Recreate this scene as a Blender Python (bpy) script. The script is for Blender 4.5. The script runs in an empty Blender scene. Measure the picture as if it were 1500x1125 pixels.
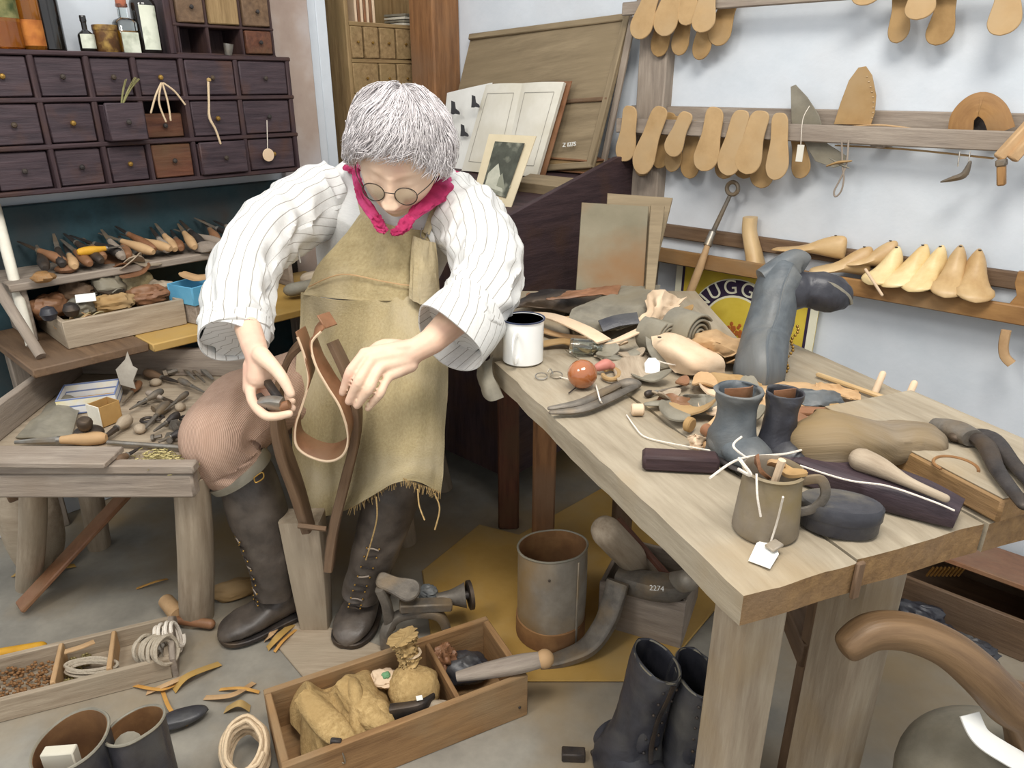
import bpy, math, random
from mathutils import Vector, Matrix, noise
V = Vector
C = bpy.context.scene.collection
SC = bpy.context.scene
# ------------------------------------------------------------------ camera, world, light
F = 1075.0; PT = math.atan(437.5/F); H = 1.2
cp, sp = math.cos(PT), math.sin(PT)
cd = bpy.data.cameras.new('camera'); cam = bpy.data.objects.new('camera', cd); C.objects.link(cam)
cam.location = (0, 0, H); cam.rotation_euler = (math.pi/2-PT, 0, 0)
cd.sensor_width = 36; cd.lens = 36*F/1500; cd.clip_start = .02
SC.camera = cam
w = bpy.data.worlds.new('world'); SC.world = w; w.use_nodes = True
bg = w.node_tree.nodes['Background']; bg.inputs[0].default_value = (.93, .96, 1, 1); bg.inputs[1].default_value = .95
def area(name, loc, target, sx, sy, power, col):
    l = bpy.data.lights.new(name, 'AREA'); l.shape = 'RECTANGLE'; l.size = sx; l.size_y = sy; l.energy = power; l.color = col
    o = bpy.data.objects.new(name, l); C.objects.link(o); o.location = loc
    o.rotation_euler = (V(target)-V(loc)).to_track_quat('-Z', 'Y').to_euler(); return o
area('overhead_front_area', (.2, .35, 2.5), (-.15, 1.6, .4), .9, .5, 34, (1, .95, .88))  # soft area light added above the front; no fixture in view
area('overhead_left_area', (-1.1, .2, 2.3), (-.2, 1.7, .6), .5, .5, 14, (1, .96, .9))  # second soft area light added at upper left, its source unseen
SC.view_settings.view_transform = 'Standard'; SC.view_settings.look = 'None'
SC.view_settings.gamma = 1; SC.view_settings.use_curve_mapping = False
SC.view_settings.exposure = 0.15

# ------------------------------------------------------------------ projection: pixel -> point on a real plane
def ray(x, y):
    a = (x-750)/F; b = (562.5-y)/F
    return V((a, cp+b*sp, -sp+b*cp))
def D(x, y, d): return V((0, 0, H))+ray(x, y)*d
def Z(x, y, z): r = ray(x, y); return V((0, 0, H))+r*((z-H)/r.z)
A_ = V((.680, .733, 0)).normalized(); B_ = V((-A_.y, A_.x, 0))
XW, YW = 1.95, 2.12
def LW(x, y, off=0): r = ray(x, y); return V((0, 0, H))+r*((YW-off)/r.dot(B_))
def RW(x, y, off=0): r = ray(x, y); return V((0, 0, H))+r*((XW-off)/r.dot(A_))
def LP(u, z, off=0): return A_*u+B_*(YW-off)+V((0, 0, z))
def RP(v, z, off=0): return A_*(XW-off)+B_*v+V((0, 0, z))
def frame(o, ang): return Matrix.Translation(o) @ Matrix.Rotation(ang, 4, 'Z')
LANG = math.atan2(A_.y, A_.x); RANG = math.atan2(-B_.y, -B_.x)

# ------------------------------------------------------------------ materials
def s2l(c):
    if isinstance(c, str): c = [int(c[i:i+2], 16)/255 for i in (0, 2, 4)]
    return tuple(x/12.92 if x <= .04045 else ((x+.055)/1.055)**2.4 for x in c)+(1,)
MT = {}
def M(name, c1, c2=None, c3=None, sc=30, st=(1, 1, 1), rough=.7, bump=.25, metal=0, spec=.3, blot=5, bw=.55, dist=.0015,
      stripe=None, det=6, trans=0, emit=None, coat=0, alpha=None):
    if name in MT: return MT[name]
    m = bpy.data.materials.new(name); m.use_nodes = True; nt = m.node_tree; N = nt.nodes; L = nt.links
    b = N['Principled BSDF']; b.inputs['Roughness'].default_value = rough; b.inputs['Metallic'].default_value = metal
    b.inputs['Specular IOR Level'].default_value = spec
    if coat: b.inputs['Coat Weight'].default_value = coat
    if trans: b.inputs['Transmission Weight'].default_value = trans
    c2 = c2 or c1
    at = N.new('ShaderNodeAttribute'); at.attribute_name = 'gc'
    oi = N.new('ShaderNodeObjectInfo'); ad = N.new('ShaderNodeVectorMath'); ad.operation = 'ADD'
    mu = N.new('ShaderNodeMath'); mu.operation = 'MULTIPLY'; mu.inputs[1].default_value = 37
    L.new(oi.outputs['Random'], mu.inputs[0]); L.new(at.outputs['Vector'], ad.inputs[0]); L.new(mu.outputs[0], ad.inputs[1])
    mp = N.new('ShaderNodeMapping'); mp.inputs['Scale'].default_value = st; L.new(ad.outputs[0], mp.inputs['Vector'])
    n1 = N.new('ShaderNodeTexNoise'); n1.inputs['Scale'].default_value = sc; n1.inputs['Detail'].default_value = det
    n1.inputs['Roughness'].default_value = .65; L.new(mp.outputs[0], n1.inputs['Vector'])
    cr = N.new('ShaderNodeValToRGB'); cr.color_ramp.elements[0].position = .3; cr.color_ramp.elements[1].position = .7
    cr.color_ramp.elements[0].color = s2l(c1); cr.color_ramp.elements[1].color = s2l(c2)
    L.new(n1.outputs['Fac'], cr.inputs[0]); col = cr.outputs[0]
    if c3:
        n2 = N.new('ShaderNodeTexNoise'); n2.inputs['Scale'].default_value = blot; n2.inputs['Detail'].default_value = 5
        L.new(ad.outputs[0], n2.inputs['Vector'])
        r2 = N.new('ShaderNodeValToRGB'); r2.color_ramp.elements[0].position = bw-.1; r2.color_ramp.elements[1].position = bw+.16
        L.new(n2.outputs['Fac'], r2.inputs[0])
        mx = N.new('ShaderNodeMix'); mx.data_type = 'RGBA'; L.new(r2.outputs[0], mx.inputs['Factor'])
        L.new(col, mx.inputs[6]); mx.inputs[7].default_value = s2l(c3); col = mx.outputs[2]
    hgt = n1.outputs['Fac']
    if stripe:   # (frequency per metre, width 0..1, colour, bump)
        sx = N.new('ShaderNodeSeparateXYZ'); L.new(at.outputs['Vector'], sx.inputs[0])
        f1 = N.new('ShaderNodeMath'); f1.operation = 'MULTIPLY'; f1.inputs[1].default_value = stripe[0]; L.new(sx.outputs[1], f1.inputs[0])
        f2 = N.new('ShaderNodeMath'); f2.operation = 'PINGPONG'; f2.inputs[1].default_value = .5; L.new(f1.outputs[0], f2.inputs[0])
        f3 = N.new('ShaderNodeMapRange'); f3.inputs[1].default_value = stripe[1]*.5*.6; f3.inputs[2].default_value = stripe[1]*.5
        f3.inputs[3].default_value = 1; f3.inputs[4].default_value = 0; L.new(f2.outputs[0], f3.inputs[0])
        mx2 = N.new('ShaderNodeMix'); mx2.data_type = 'RGBA'; L.new(f3.outputs[0], mx2.inputs['Factor'])
        L.new(col, mx2.inputs[6]); mx2.inputs[7].default_value = s2l(stripe[2]); col = mx2.outputs[2]
        if stripe[3]: hgt = f2.outputs[0]
    L.new(col, b.inputs['Base Color'])
    if bump:
        bp = N.new('ShaderNodeBump'); bp.inputs['Strength'].default_value = bump; bp.inputs['Distance'].default_value = dist*4
        L.new(hgt, bp.inputs['Height']); L.new(bp.outputs[0], b.inputs['Normal'])
    if emit: b.inputs['Emission Color'].default_value = s2l(emit[0]); b.inputs['Emission Strength'].default_value = emit[1]
    MT[name] = m; return m
W = (3, 28, 28)   # grain: slow along x, fast across
m_wall = M('whitewash', 'C9D0D6', 'D5DADF', 'C6C6C6', sc=6, rough=.9, bump=.25, blot=1.6, bw=.6, dist=.003)
m_wall2 = M('brown_plaster', 'A08C80', 'B8A698', 'BDBDC2', sc=5, rough=.9, bump=.3, blot=2.5, bw=.55)
m_floor = M('worn_floor', '7C786F', 'A09A8D', '98805A', sc=7, rough=.5, bump=.2, blot=2.6, bw=.53, spec=.45)
m_dust = M('dusty_wood', '8C7B66', 'B5A58F', 'A1937E', sc=2.2, st=W, rough=.75, bump=.35, blot=6)
m_tabtop = M('bench_top_wood', '8A7E6A', 'AB9F8A', '9C8664', sc=1.8, st=(3, 24, 24), rough=.7, bump=.3, blot=5, bw=.6)
m_tabedge = M('bench_edge_wood', '72573A', '9A794F', '876D50', sc=2.2, st=W, rough=.7, bump=.5, blot=8)
m_brown = M('brown_wood', '54402F', '7E644B', '6E5A48', sc=2.2, st=W, rough=.65, bump=.4, blot=6)
m_post = M('beam_wood', '6E4B30', '9B6F48', '83644A', sc=2, st=W, rough=.75, bump=.5, blot=5)
m_grey = M('grey_wood', '7E7267', 'A79A8B', '8F8172', sc=2.2, st=W, rough=.8, bump=.5, blot=7)
m_leg = M('pale_leg_wood', '857460', 'A89A84', '957F5E', sc=2, st=W, rough=.8, bump=.4, blot=6)
m_dark = M('dark_stained_wood', '2C2024', '483739', '4C3528', sc=2.5, st=W, rough=.6, bump=.4, blot=7, bw=.6)
m_draw = M('drawer_front_wood', '2C2228', '4B3C40', '55382A', sc=2.5, st=W, rough=.55, bump=.4, blot=9, bw=.66, spec=.4)
m_drawr = M('redder_drawer_wood', '4B2E24', '6F4632', '5E4530', sc=2.5, st=W, rough=.6, bump=.4, blot=9)
m_oak = M('pale_drawer_wood', '7B6342', 'A58A62', '8C7650', sc=2.5, st=W, rough=.7, bump=.4, blot=8)
m_board = M('drawing_board_wood', '75664F', '968569', '84745A', sc=1.5, st=W, rough=.7, bump=.25, blot=4)
m_crate = M('crate_wood', '78593A', 'A17D54', '937A5A', sc=2, st=W, rough=.75, bump=.4, blot=7)
m_teal = M('teal_paint', '22363B', '34525A', '39332F', sc=12, rough=.6, bump=.3, blot=6)
m_last = M('last_wood', 'B08C5C', 'CDAD7C', 'D6BD92', sc=1.5, st=(4, 14, 14), rough=.45, bump=.1, blot=5, spec=.5)
m_lastp = M('pale_last_wood', 'D9BC82', 'EFD9A6', 'C79A57', sc=1.5, st=(4, 14, 14), rough=.4, bump=.1, blot=6, spec=.5, bw=.62)
m_lastd = M('brown_last_wood', '7E5A36', 'A9804F', '8F7352', sc=1.8, st=(4, 16, 16), rough=.5, bump=.25, blot=6)
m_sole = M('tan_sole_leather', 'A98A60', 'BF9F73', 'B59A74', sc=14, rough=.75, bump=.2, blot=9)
m_soled = M('brown_shade_toned_leather', '93744A', 'B08F60', 'A58A64', sc=14, rough=.75, bump=.2, blot=9)  # darker copy of tan sole leather: back-row shade put into colour; also brown scraps
m_leather = M('tan_leather', 'AD8A63', 'CBAA80', 'B8946A', sc=16, rough=.65, bump=.2, blot=8)
m_pinkl = M('pale_leather', 'CDB191', 'E4CDB0', 'D6BA9A', sc=16, rough=.65, bump=.15, blot=8)
m_lgrey = M('grey_leather', '6F6A5E', '918B7B', '7D7460', sc=18, rough=.6, bump=.3, blot=8)
m_lblack = M('black_leather', '24242A', '3C3C42', '55534F', sc=22, rough=.42, bump=.35, blot=9, spec=.5, bw=.6)
m_boot = M('worn_boot_leather', '3A342F', '574E46', '6B6157', sc=22, rough=.45, bump=.35, blot=10, spec=.5, bw=.58)
m_bootg = M('blue_grey_boot_leather', '464B4F', '62686B', '706F6A', sc=22, rough=.5, bump=.4, blot=9, spec=.45)
m_lbrown = M('brown_leather', '6E4A30', '94684A', '85664A', sc=18, rough=.5, bump=.3, blot=8, spec=.4)
m_iron = M('dusty_iron', '5B564F', '7F776C', '8A7558', sc=30, rough=.55, bump=.35, metal=.35, blot=12, bw=.58)
m_irond = M('dark_iron', '34302F', '4D4845', '5B4C3C', sc=30, rough=.5, bump=.35, metal=.5, blot=12)
m_steel = M('worn_steel', '83807A', 'A39F97', '8D7F6A', sc=40, rough=.4, bump=.2, metal=.7, blot=14)
m_tin = M('grey_tin', '8C8478', 'AAA294', '9E8258', sc=18, rough=.5, bump=.2, metal=.35, blot=6)
m_rust = M('rusty_tin_inside', '7A5636', '9E764C', '644630', sc=14, rough=.8, bump=.3, blot=8)
m_brass = M('old_brass', '8A6A34', 'B08C4A', rough=.4, metal=.8, bump=.1)
m_enamel = M('white_enamel', 'EDEEEA', 'F6F6F2', sc=5, rough=.18, bump=0, spec=.6, coat=.4)
m_blue = M('dark_blue_enamel', '2B3550', rough=.25, bump=0)
m_paper = M('white_paper', 'DAD9D2', 'E8E7E0', sc=8, rough=.85, bump=.05)
m_page = M('old_page', 'CFCABB', 'DEDACD', 'C7C0AC', sc=10, rough=.85, bump=.05, blot=6)
m_mount = M('card_mount', 'C9BB9B', 'D9CCAE', sc=10, rough=.85, bump=.05)
m_ink = M('ink', '3A3A3C', '4A4A4C', rough=.8, bump=0)
m_inkf = M('faint_print', '8F8C84', '9C998F', rough=.8, bump=0)
m_photo = M('print_dark', '3F4038', '575A4F', 'A5A592', sc=26, rough=.6, bump=0, blot=22, bw=.62)
m_photol = M('print_light', 'A9A998', 'C2C1AF', sc=30, rough=.6, bump=0)
m_string = M('white_string', 'D8CDBD', 'EDE4D6', sc=300, rough=.9, bump=.3, st=(1, 1, 1))
m_twine = M('pale_twine', 'C9B08E', 'DCC6A6', sc=200, rough=.9, bump=.4)
m_rope = M('grey_cord', 'A79A86', 'C2B6A2', sc=200, rough=.9, bump=.4)
m_burlap = M('burlap', '9C7F50', 'C6A874', 'A98C5C', sc=120, rough=.95, bump=.6, blot=10)
m_apron = M('canvas_apron', 'A19069', 'B5A57E', 'B9AC90', sc=160, rough=.95, bump=.35, blot=5, bw=.55)
m_shirt = M('striped_shirt_cotton', 'CDCDC9', 'DAD9D5', sc=180, rough=.9, bump=.1, stripe=(50, .1, '97938B', 0))
m_shirtp = M('shirt_cotton', 'D0D0CC', 'DDDCD8', sc=180, rough=.9, bump=.1)
m_cord = M('fawn_corduroy', 'B3937F', 'C9AB97', 'A5826C', sc=60, rough=.95, bump=.5, blot=7, bw=.66, stripe=(300, .6, 'A58773', 1))
m_scarf = M('magenta_scarf', '8E1C46', 'B5305F', 'C24A7A', sc=40, rough=.8, bump=.3, blot=20)
m_scarfw = M('scarf_white_dots', 'E6D2DA', rough=.8, bump=0)
m_skin = M('mannequin_skin', 'DBB89C', 'E4C6AC', 'D9A994', sc=30, rough=.55, bump=.08, blot=9, bw=.6, spec=.35)
m_lip = M('lip', 'B9776A', rough=.5, bump=0)
m_hair = M('silver_hair', 'BEB7B9', 'ECE8E6', 'D2CBCD', sc=1.2, st=(10, 60, 60), rough=.5, bump=.5, blot=12, spec=.45)
m_glass = M('clear_glass', 'E8F0EE', rough=.05, bump=0, trans=1, spec=.5)
m_amber = M('amber_glass', 'A8621C', 'C98428', rough=.08, bump=0, trans=.75, spec=.6, sc=10)
m_bottle = M('dark_bottle_glass', '12100F', '221E1A', rough=.1, bump=0, spec=.7)
m_liquid = M('amber_liquid', 'C98B2E', rough=.1, bump=0, trans=.4)
m_label = M('bottle_label', 'C9CDB9', 'DADCCB', '8F9582', sc=20, rough=.8, bump=0, blot=30, bw=.6)
m_cork = M('cork', '9B5B45', 'B26F55', sc=60, rough=.9, bump=.3)
m_yel = M('yellow_paint', 'C08B22', 'D6A235', sc=20, rough=.6, bump=.1)
m_ply = M('yellowed_hardboard', 'A5813F', 'C09B56', 'AF9566', sc=4, rough=.75, bump=.15, blot=5)
m_shav = M('leather_shaving', 'B5823E', 'CF9F58', sc=20, rough=.8, bump=.2)
m_card = M('printed_cardboard', 'D3D6DC', 'E2E2DE', 'E2CF7E', sc=14, rough=.8, bump=.05, blot=18, bw=.6, stripe=(55, .25, '6F7FA8', 0))
m_cardb = M('brown_cardboard', '9E7A48', 'B9935A', sc=14, rough=.85, bump=.1)
m_bluep = M('blue_card', '4F93B5', '67A8C6', sc=10, rough=.7, bump=.05)
m_red = M('red_handle_paint', '6E2A26', '8F3A33', sc=20, rough=.5, bump=.1)
m_nail = M('brass_nails', '8F8358', 'B3A673', rough=.5, metal=.5, bump=0, sc=60)
m_ball = M('amber_ball_glaze', '8A4A25', 'A9673A', '6E3A1E', sc=10, rough=.12, bump=0, blot=12, spec=.7, coat=.5)
m_signy = M('sign_yellow_enamel', 'CDB13C', 'DCC350', 'B89B3A', sc=10, rough=.3, bump=.05, blot=7, bw=.64)
m_signw = M('sign_cream_enamel', 'E0DCC0', 'EBE8D2', sc=10, rough=.3, bump=0)
m_signd = M('sign_purple_enamel', '30263A', '40344A', sc=10, rough=.3, bump=0)
m_signo = M('sign_brown_enamel', '8A4320', 'B56A33', sc=50, rough=.4, bump=0)
m_white = M('white_block', 'D8D2C0', 'EEE9DA', sc=20, rough=.7, bump=0)
m_green = M('green_rag', '5E8A62', '7CA67C', sc=30, rough=.9, bump=.2)

# ------------------------------------------------------------------ geometry kit (all in world coordinates)
class G:
    def __init__(s, v=None, f=None, gc=None): s.v = v or []; s.f = f or []; s.gc = gc if gc is not None else [tuple(p) for p in s.v]
    def add(s, *os):
        for o in os:
            n = len(s.v); s.v += o.v; s.gc += o.gc; s.f += [tuple(i+n for i in f) for f in o.f]
        return s
    def xf(s, m): s.v = [m @ V(p) for p in s.v]; return s
    def sh(s, d): d = V(d); s.v = [V(p)+d for p in s.v]; return s
def mk(name, g, mat, parent=None, label=None, cat=None, group=None, kind=None, smooth=True, ang=40):
    vs = g.v
    lo = [min(p[i] for p in vs) for i in range(3)]; hi = [max(p[i] for p in vs) for i in range(3)]
    org = V(((lo[0]+hi[0])/2, (lo[1]+hi[1])/2, lo[2]))
    me = bpy.data.meshes.new(name); me.from_pydata([tuple(V(p)-org) for p in vs], [], [f for f in g.f if len(set(f)) > 2])
    at = me.attributes.new('gc', 'FLOAT_VECTOR', 'POINT')
    at.data.foreach_set('vector', [c for p in g.gc for c in p])
    if isinstance(mat, (list, tuple)):
        for m in mat: me.materials.append(m)
    else: me.materials.append(mat)
    if smooth:
        me.polygons.foreach_set('use_smooth', [True]*len(me.polygons)); me.set_sharp_from_angle(angle=math.radians(ang))
    me.validate(); me.update()
    o = bpy.data.objects.new(name, me); C.objects.link(o)
    if parent is not None:
        o.parent = parent; o.location = org-WLOC[parent.name]
    else: o.location = org
    WLOC[o.name] = org
    if label: o['label'] = label
    if cat: o['category'] = cat
    if group: o['group'] = group
    if kind: o['kind'] = kind
    return o
WLOC = {}
def thing(name, label, cat, loc, group=None, kind=None):
    o = bpy.data.objects.new(name, None); C.objects.link(o); o.location = loc; WLOC[o.name] = V(loc)
    o.empty_display_size = .05
    if label: o['label'] = label
    if cat: o['category'] = cat
    if group: o['group'] = group
    if kind: o['kind'] = kind
    return o
def box(sx, sy, sz, c=(0, 0, 0), b=.002, m=None):
    h = (sx/2, sy/2, sz/2); b = min(b, min(h)*.6); c = V(c); v = []; idx = {}; f = []
    S = (-1, 1)
    order = sorted(range(3), key=lambda i: -h[i])
    for x in S:
        for y in S:
            for z in S:
                s = (x, y, z)
                for a in range(3):
                    idx[(s, a)] = len(v); v.append(V([s[i]*(h[i]-(0 if i == a else b)) for i in range(3)]))
    def q(l):
        n = (v[l[1]]-v[l[0]]).cross(v[l[2]]-v[l[0]]); m_ = sum((v[i] for i in l), V())
        f.append(tuple(l) if n.dot(m_) > 0 else tuple(reversed(l)))
    def cr(a, sa, b_, sb, c_, sc_):
        t = [0, 0, 0]; t[a] = sa; t[b_] = sb; t[c_] = sc_; return tuple(t)
    for a in range(3):
        p, r = [i for i in range(3) if i != a]
        for s in S:
            q([idx[(cr(a, s, p, x, r, y), a)] for x, y in ((-1, -1), (1, -1), (1, 1), (-1, 1))])
        for s1 in S:
            for s2 in S:
                q([idx[(cr(a, -1, p, s1, r, s2), p)], idx[(cr(a, 1, p, s1, r, s2), p)], idx[(cr(a, 1, p, s1, r, s2), r)], idx[(cr(a, -1, p, s1, r, s2), r)]])
    for x in S:
        for y in S:
            for z in S: q([idx[((x, y, z), a)] for a in range(3)])
    gc = [(p[order[0]], p[order[1]], p[order[2]]) for p in v]
    g = G([p+c for p in v], f, gc)
    return g.xf(m) if m is not None else g
def beam(p0, p1, w, t, up=(0, 0, 1), b=.003, ext=0):
    p0, p1 = V(p0), V(p1); x = (p1-p0).normalized(); L = (p1-p0).length+2*ext
    y = V(up).cross(x)
    if y.length < 1e-4: y = V((1, 0, 0)).cross(x)
    y.normalize(); z = x.cross(y)
    m = Matrix((x, y, z)).transposed().to_4x4(); m.translation = (p0+p1)/2
    return box(L, w, t, b=b, m=m)
def cr1(P, t):
    n = len(P)-1; i = min(int(t), n-1); u = t-i
    p0 = P[max(i-1, 0)]; p1 = P[i]; p2 = P[i+1]; p3 = P[min(i+2, n)]
    return tuple(.5*((2*b)+(-a+c)*u+(2*a-5*b+4*c-d)*u*u+(-a+3*b-3*c+d)*u**3) for a, b, c, d in zip(p0, p1, p2, p3))
def cr(P, n):
    P = [tuple(p) if hasattr(p, '__len__') else (p,) for p in P]
    return [cr1(P, k*(len(P)-1)/(n-1)) for k in range(n)]
def circ(n, ry=1, rx=1, pw=2):
    o = []
    for k in range(n):
        a = 2*math.pi*k/n; c, s = math.cos(a), math.sin(a)
        o.append((rx*math.copysign(abs(c)**(2/pw), c), ry*math.copysign(abs(s)**(2/pw), s)))
    return o
def sweep(pts, sec, scale=None, n=None, up=None, closed=False, smooth=True, fn=None, cap=True):
    """sec: 2D outline; scale: list of s or (sx, sy) at the control points"""
    k = len(pts); n = n or (k-1)*4+1
    P = [V(p) for p in (cr(pts, n) if smooth and k > 2 else cr(pts, n) if k > 2 else [V(pts[0]).lerp(V(pts[1]), i/(n-1)) for i in range(n)])]
    if scale is None: S = [(1, 1)]*n
    else:
        sl = [(s, s) if not hasattr(s, '__len__') else tuple(s) for s in scale]
        S = cr(sl, n) if len(sl) > 1 else sl*n
    v, gc, f = [], [], []; ns = len(sec); run = 0
    T = [(P[min(i+1, n-1)]-P[max(i-1, 0)]).normalized() for i in range(n)]
    if closed:
        T = [(P[(i+1) % n]-P[(i-1) % n]).normalized() for i in range(n)]
    u = V(up) if up is not None else (V((0, 0, 1)) if abs(T[0].z) < .9 else V((1, 0, 0)))
    per = 0; plen = [0]
    for i in range(1, ns): per += math.dist(sec[i], sec[i-1]); plen.append(per)
    for i in range(n):
        t = T[i]
        if up is not None: u = V(up)
        x = u.cross(t)
        if x.length < 1e-5: x = V((1, .01, 0)).cross(t)
        x.normalize(); y = t.cross(x)
        if up is None: u = y
        if i: run += (P[i]-P[i-1]).length
        for j, (a, b) in enumerate(sec):
            p = P[i]+x*(a*S[i][0])+y*(b*S[i][1])
            if fn: p = fn(p, i/(n-1), j/ns, (x*a+y*b))
            v.append(p); gc.append((run, a*S[i][0]+plen[j]*.0, b*S[i][1]) if not fn else (run, plen[j]*(S[i][0]+S[i][1])/2, 0))
    for i in range(n if closed else n-1):
        for j in range(ns):
            a = i*ns+j; b_ = i*ns+(j+1) % ns; i2 = (i+1) % n
            f.append((a, b_, i2*ns+(j+1) % ns, i2*ns+j))
    if cap and not closed:
        f.append(tuple(reversed(range(ns)))); f.append(tuple((n-1)*ns+j for j in range(ns)))
    return G(v, f, gc)
def tube(pts, r, n=8, res=None, up=None, closed=False, round_=False, flat=1):
    rs = r if isinstance(r, (list, tuple)) else [r]*len(pts)
    if len(rs) != len(pts): rs = [x[0] for x in cr(rs, len(pts))]
    pts = [V(p) for p in pts]; rs = list(rs)
    if round_ and not closed:
        d0 = (pts[0]-pts[1]).normalized(); d1 = (pts[-1]-pts[-2]).normalized(); a, b = rs[0], rs[-1]
        N = res or (len(pts)-1)*4+1
        P = [V(p) for p in cr(pts, N)] if len(pts) > 2 else [pts[0].lerp(pts[1], i/(N-1)) for i in range(N)]
        R = [x[0] for x in cr(rs, N)] if len(rs) > 2 else [rs[0]+(rs[1]-rs[0])*i/(N-1) for i in range(N)]
        pre = [(P[0]+d0*a*math.sin(t), a*math.cos(t)) for t in (1.45, 1.0, .5)]
        post = [(P[-1]+d1*b*math.sin(t), b*math.cos(t)) for t in (.5, 1.0, 1.45)]
        PP = [p for p, _ in pre]+P+[p for p, _ in post]; RR = [x for _, x in pre]+R+[x for _, x in post]
        return sweep_raw(PP, circ(n, flat), RR, up)
    return sweep(pts, circ(n, flat), [(x, x) for x in rs], res, up, closed)
def sweep_raw(P, sec, R, up=None):
    ns = len(sec); n = len(P); v, gc, f = [], [], []; run = 0
    T = [(P[min(i+1, n-1)]-P[max(i-1, 0)]).normalized() for i in range(n)]
    u = V(up) if up is not None else (V((0, 0, 1)) if abs(T[0].z) < .9 else V((1, 0, 0)))
    for i in range(n):
        if up is not None: u = V(up)
        x = u.cross(T[i]); x = x.normalized() if x.length > 1e-5 else V((1, 0, 0)); y = T[i].cross(x)
        if up is None: u = y
        if i: run += (P[i]-P[i-1]).length
        for a, b in sec: v.append(P[i]+x*a*R[i]+y*b*R[i]); gc.append((run, a*R[i], b*R[i]))
    for i in range(n-1):
        for j in range(ns): f.append((i*ns+j, i*ns+(j+1) % ns, (i+1)*ns+(j+1) % ns, (i+1)*ns+j))
    f.append(tuple(reversed(range(ns)))); f.append(tuple((n-1)*ns+j for j in range(ns)))
    return G(v, f, gc)
def rrect(w, h, r=None):
    r = r if r is not None else min(w, h)*.25; o = []
    for cx, cy, a0 in ((w/2-r, h/2-r, 0), (-w/2+r, h/2-r, 90), (-w/2+r, -h/2+r, 180), (w/2-r, -h/2+r, 270)):
        for a in (0, 45, 90): o.append((cx+r*math.cos(math.radians(a0+a)), cy+r*math.sin(math.radians(a0+a))))
    return o
def strip(pts, w, t, up, n=None, scale=None, closed=False): return sweep(pts, rrect(w, t), scale, n, up, closed)
def lathe(prof, n=24, m=None, sx=1, sy=1):
    v, f, gc = [], [], []; run = 0
    for i, (r, z) in enumerate(prof):
        if i: run += math.dist(prof[i], prof[i-1])
        for j in range(n):
            a = 2*math.pi*j/n; v.append(V((r*math.cos(a)*sx, r*math.sin(a)*sy, z))); gc.append((run, r*math.cos(a), r*math.sin(a)))
    for i in range(len(prof)-1):
        for j in range(n): f.append((i*n+j, i*n+(j+1) % n, (i+1)*n+(j+1) % n, (i+1)*n+j))
    if prof[0][0] > 1e-6: f.append(tuple(reversed(range(n))))
    if prof[-1][0] > 1e-6: f.append(tuple((len(prof)-1)*n+j for j in range(n)))
    g = G(v, f, gc); return g.xf(m) if m is not None else g
def poly(out, t, b=None, m=None):
    """2D outline (counter-clockwise, xy) extruded in z 0..t with a small chamfer"""
    ar = sum(out[i][0]*out[(i+1) % len(out)][1]-out[(i+1) % len(out)][0]*out[i][1] for i in range(len(out)))
    if ar < 0: out = list(reversed(out))
    n = len(out); b = min(t*.3, .002) if b is None else b
    def ins(d):
        o = []
        for i in range(n):
            p, q, r = V(out[i-1]), V(out[i]), V(out[(i+1) % n])
            e1 = (q-p).normalized() if (q-p).length > 1e-9 else V((1, 0)); e2 = (r-q).normalized() if (r-q).length > 1e-9 else V((1, 0))
            nn = V((-e1.y, e1.x))+V((-e2.y, e2.x)); nn = nn.normalized() if nn.length > 1e-6 else V((0, 0))
            o.append(q+nn*d)
        return o
    A, B = ins(b), [V(p) for p in out]; v, f = [], []
    for z, L_ in ((0, A), (b, B), (t-b, B), (t, A)): v += [V((p.x, p.y, z)) for p in L_]
    for k in range(3):
        for i in range(n): f.append((k*n+i, k*n+(i+1) % n, (k+1)*n+(i+1) % n, (k+1)*n+i))
    f.append(tuple(reversed(range(n)))); f.append(tuple(range(3*n, 4*n)))
    g = G(v, f, [(p.x, p.y, p.z) for p in v]); return g.xf(m) if m is not None else g
def fr3(o, x, z):
    """matrix with origin o, x axis x, z axis ~z"""
    x = V(x).normalized(); y = V(z).cross(x).normalized(); z = x.cross(y)
    m = Matrix((x, y, z)).transposed().to_4x4(); m.translation = V(o); return m
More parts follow.
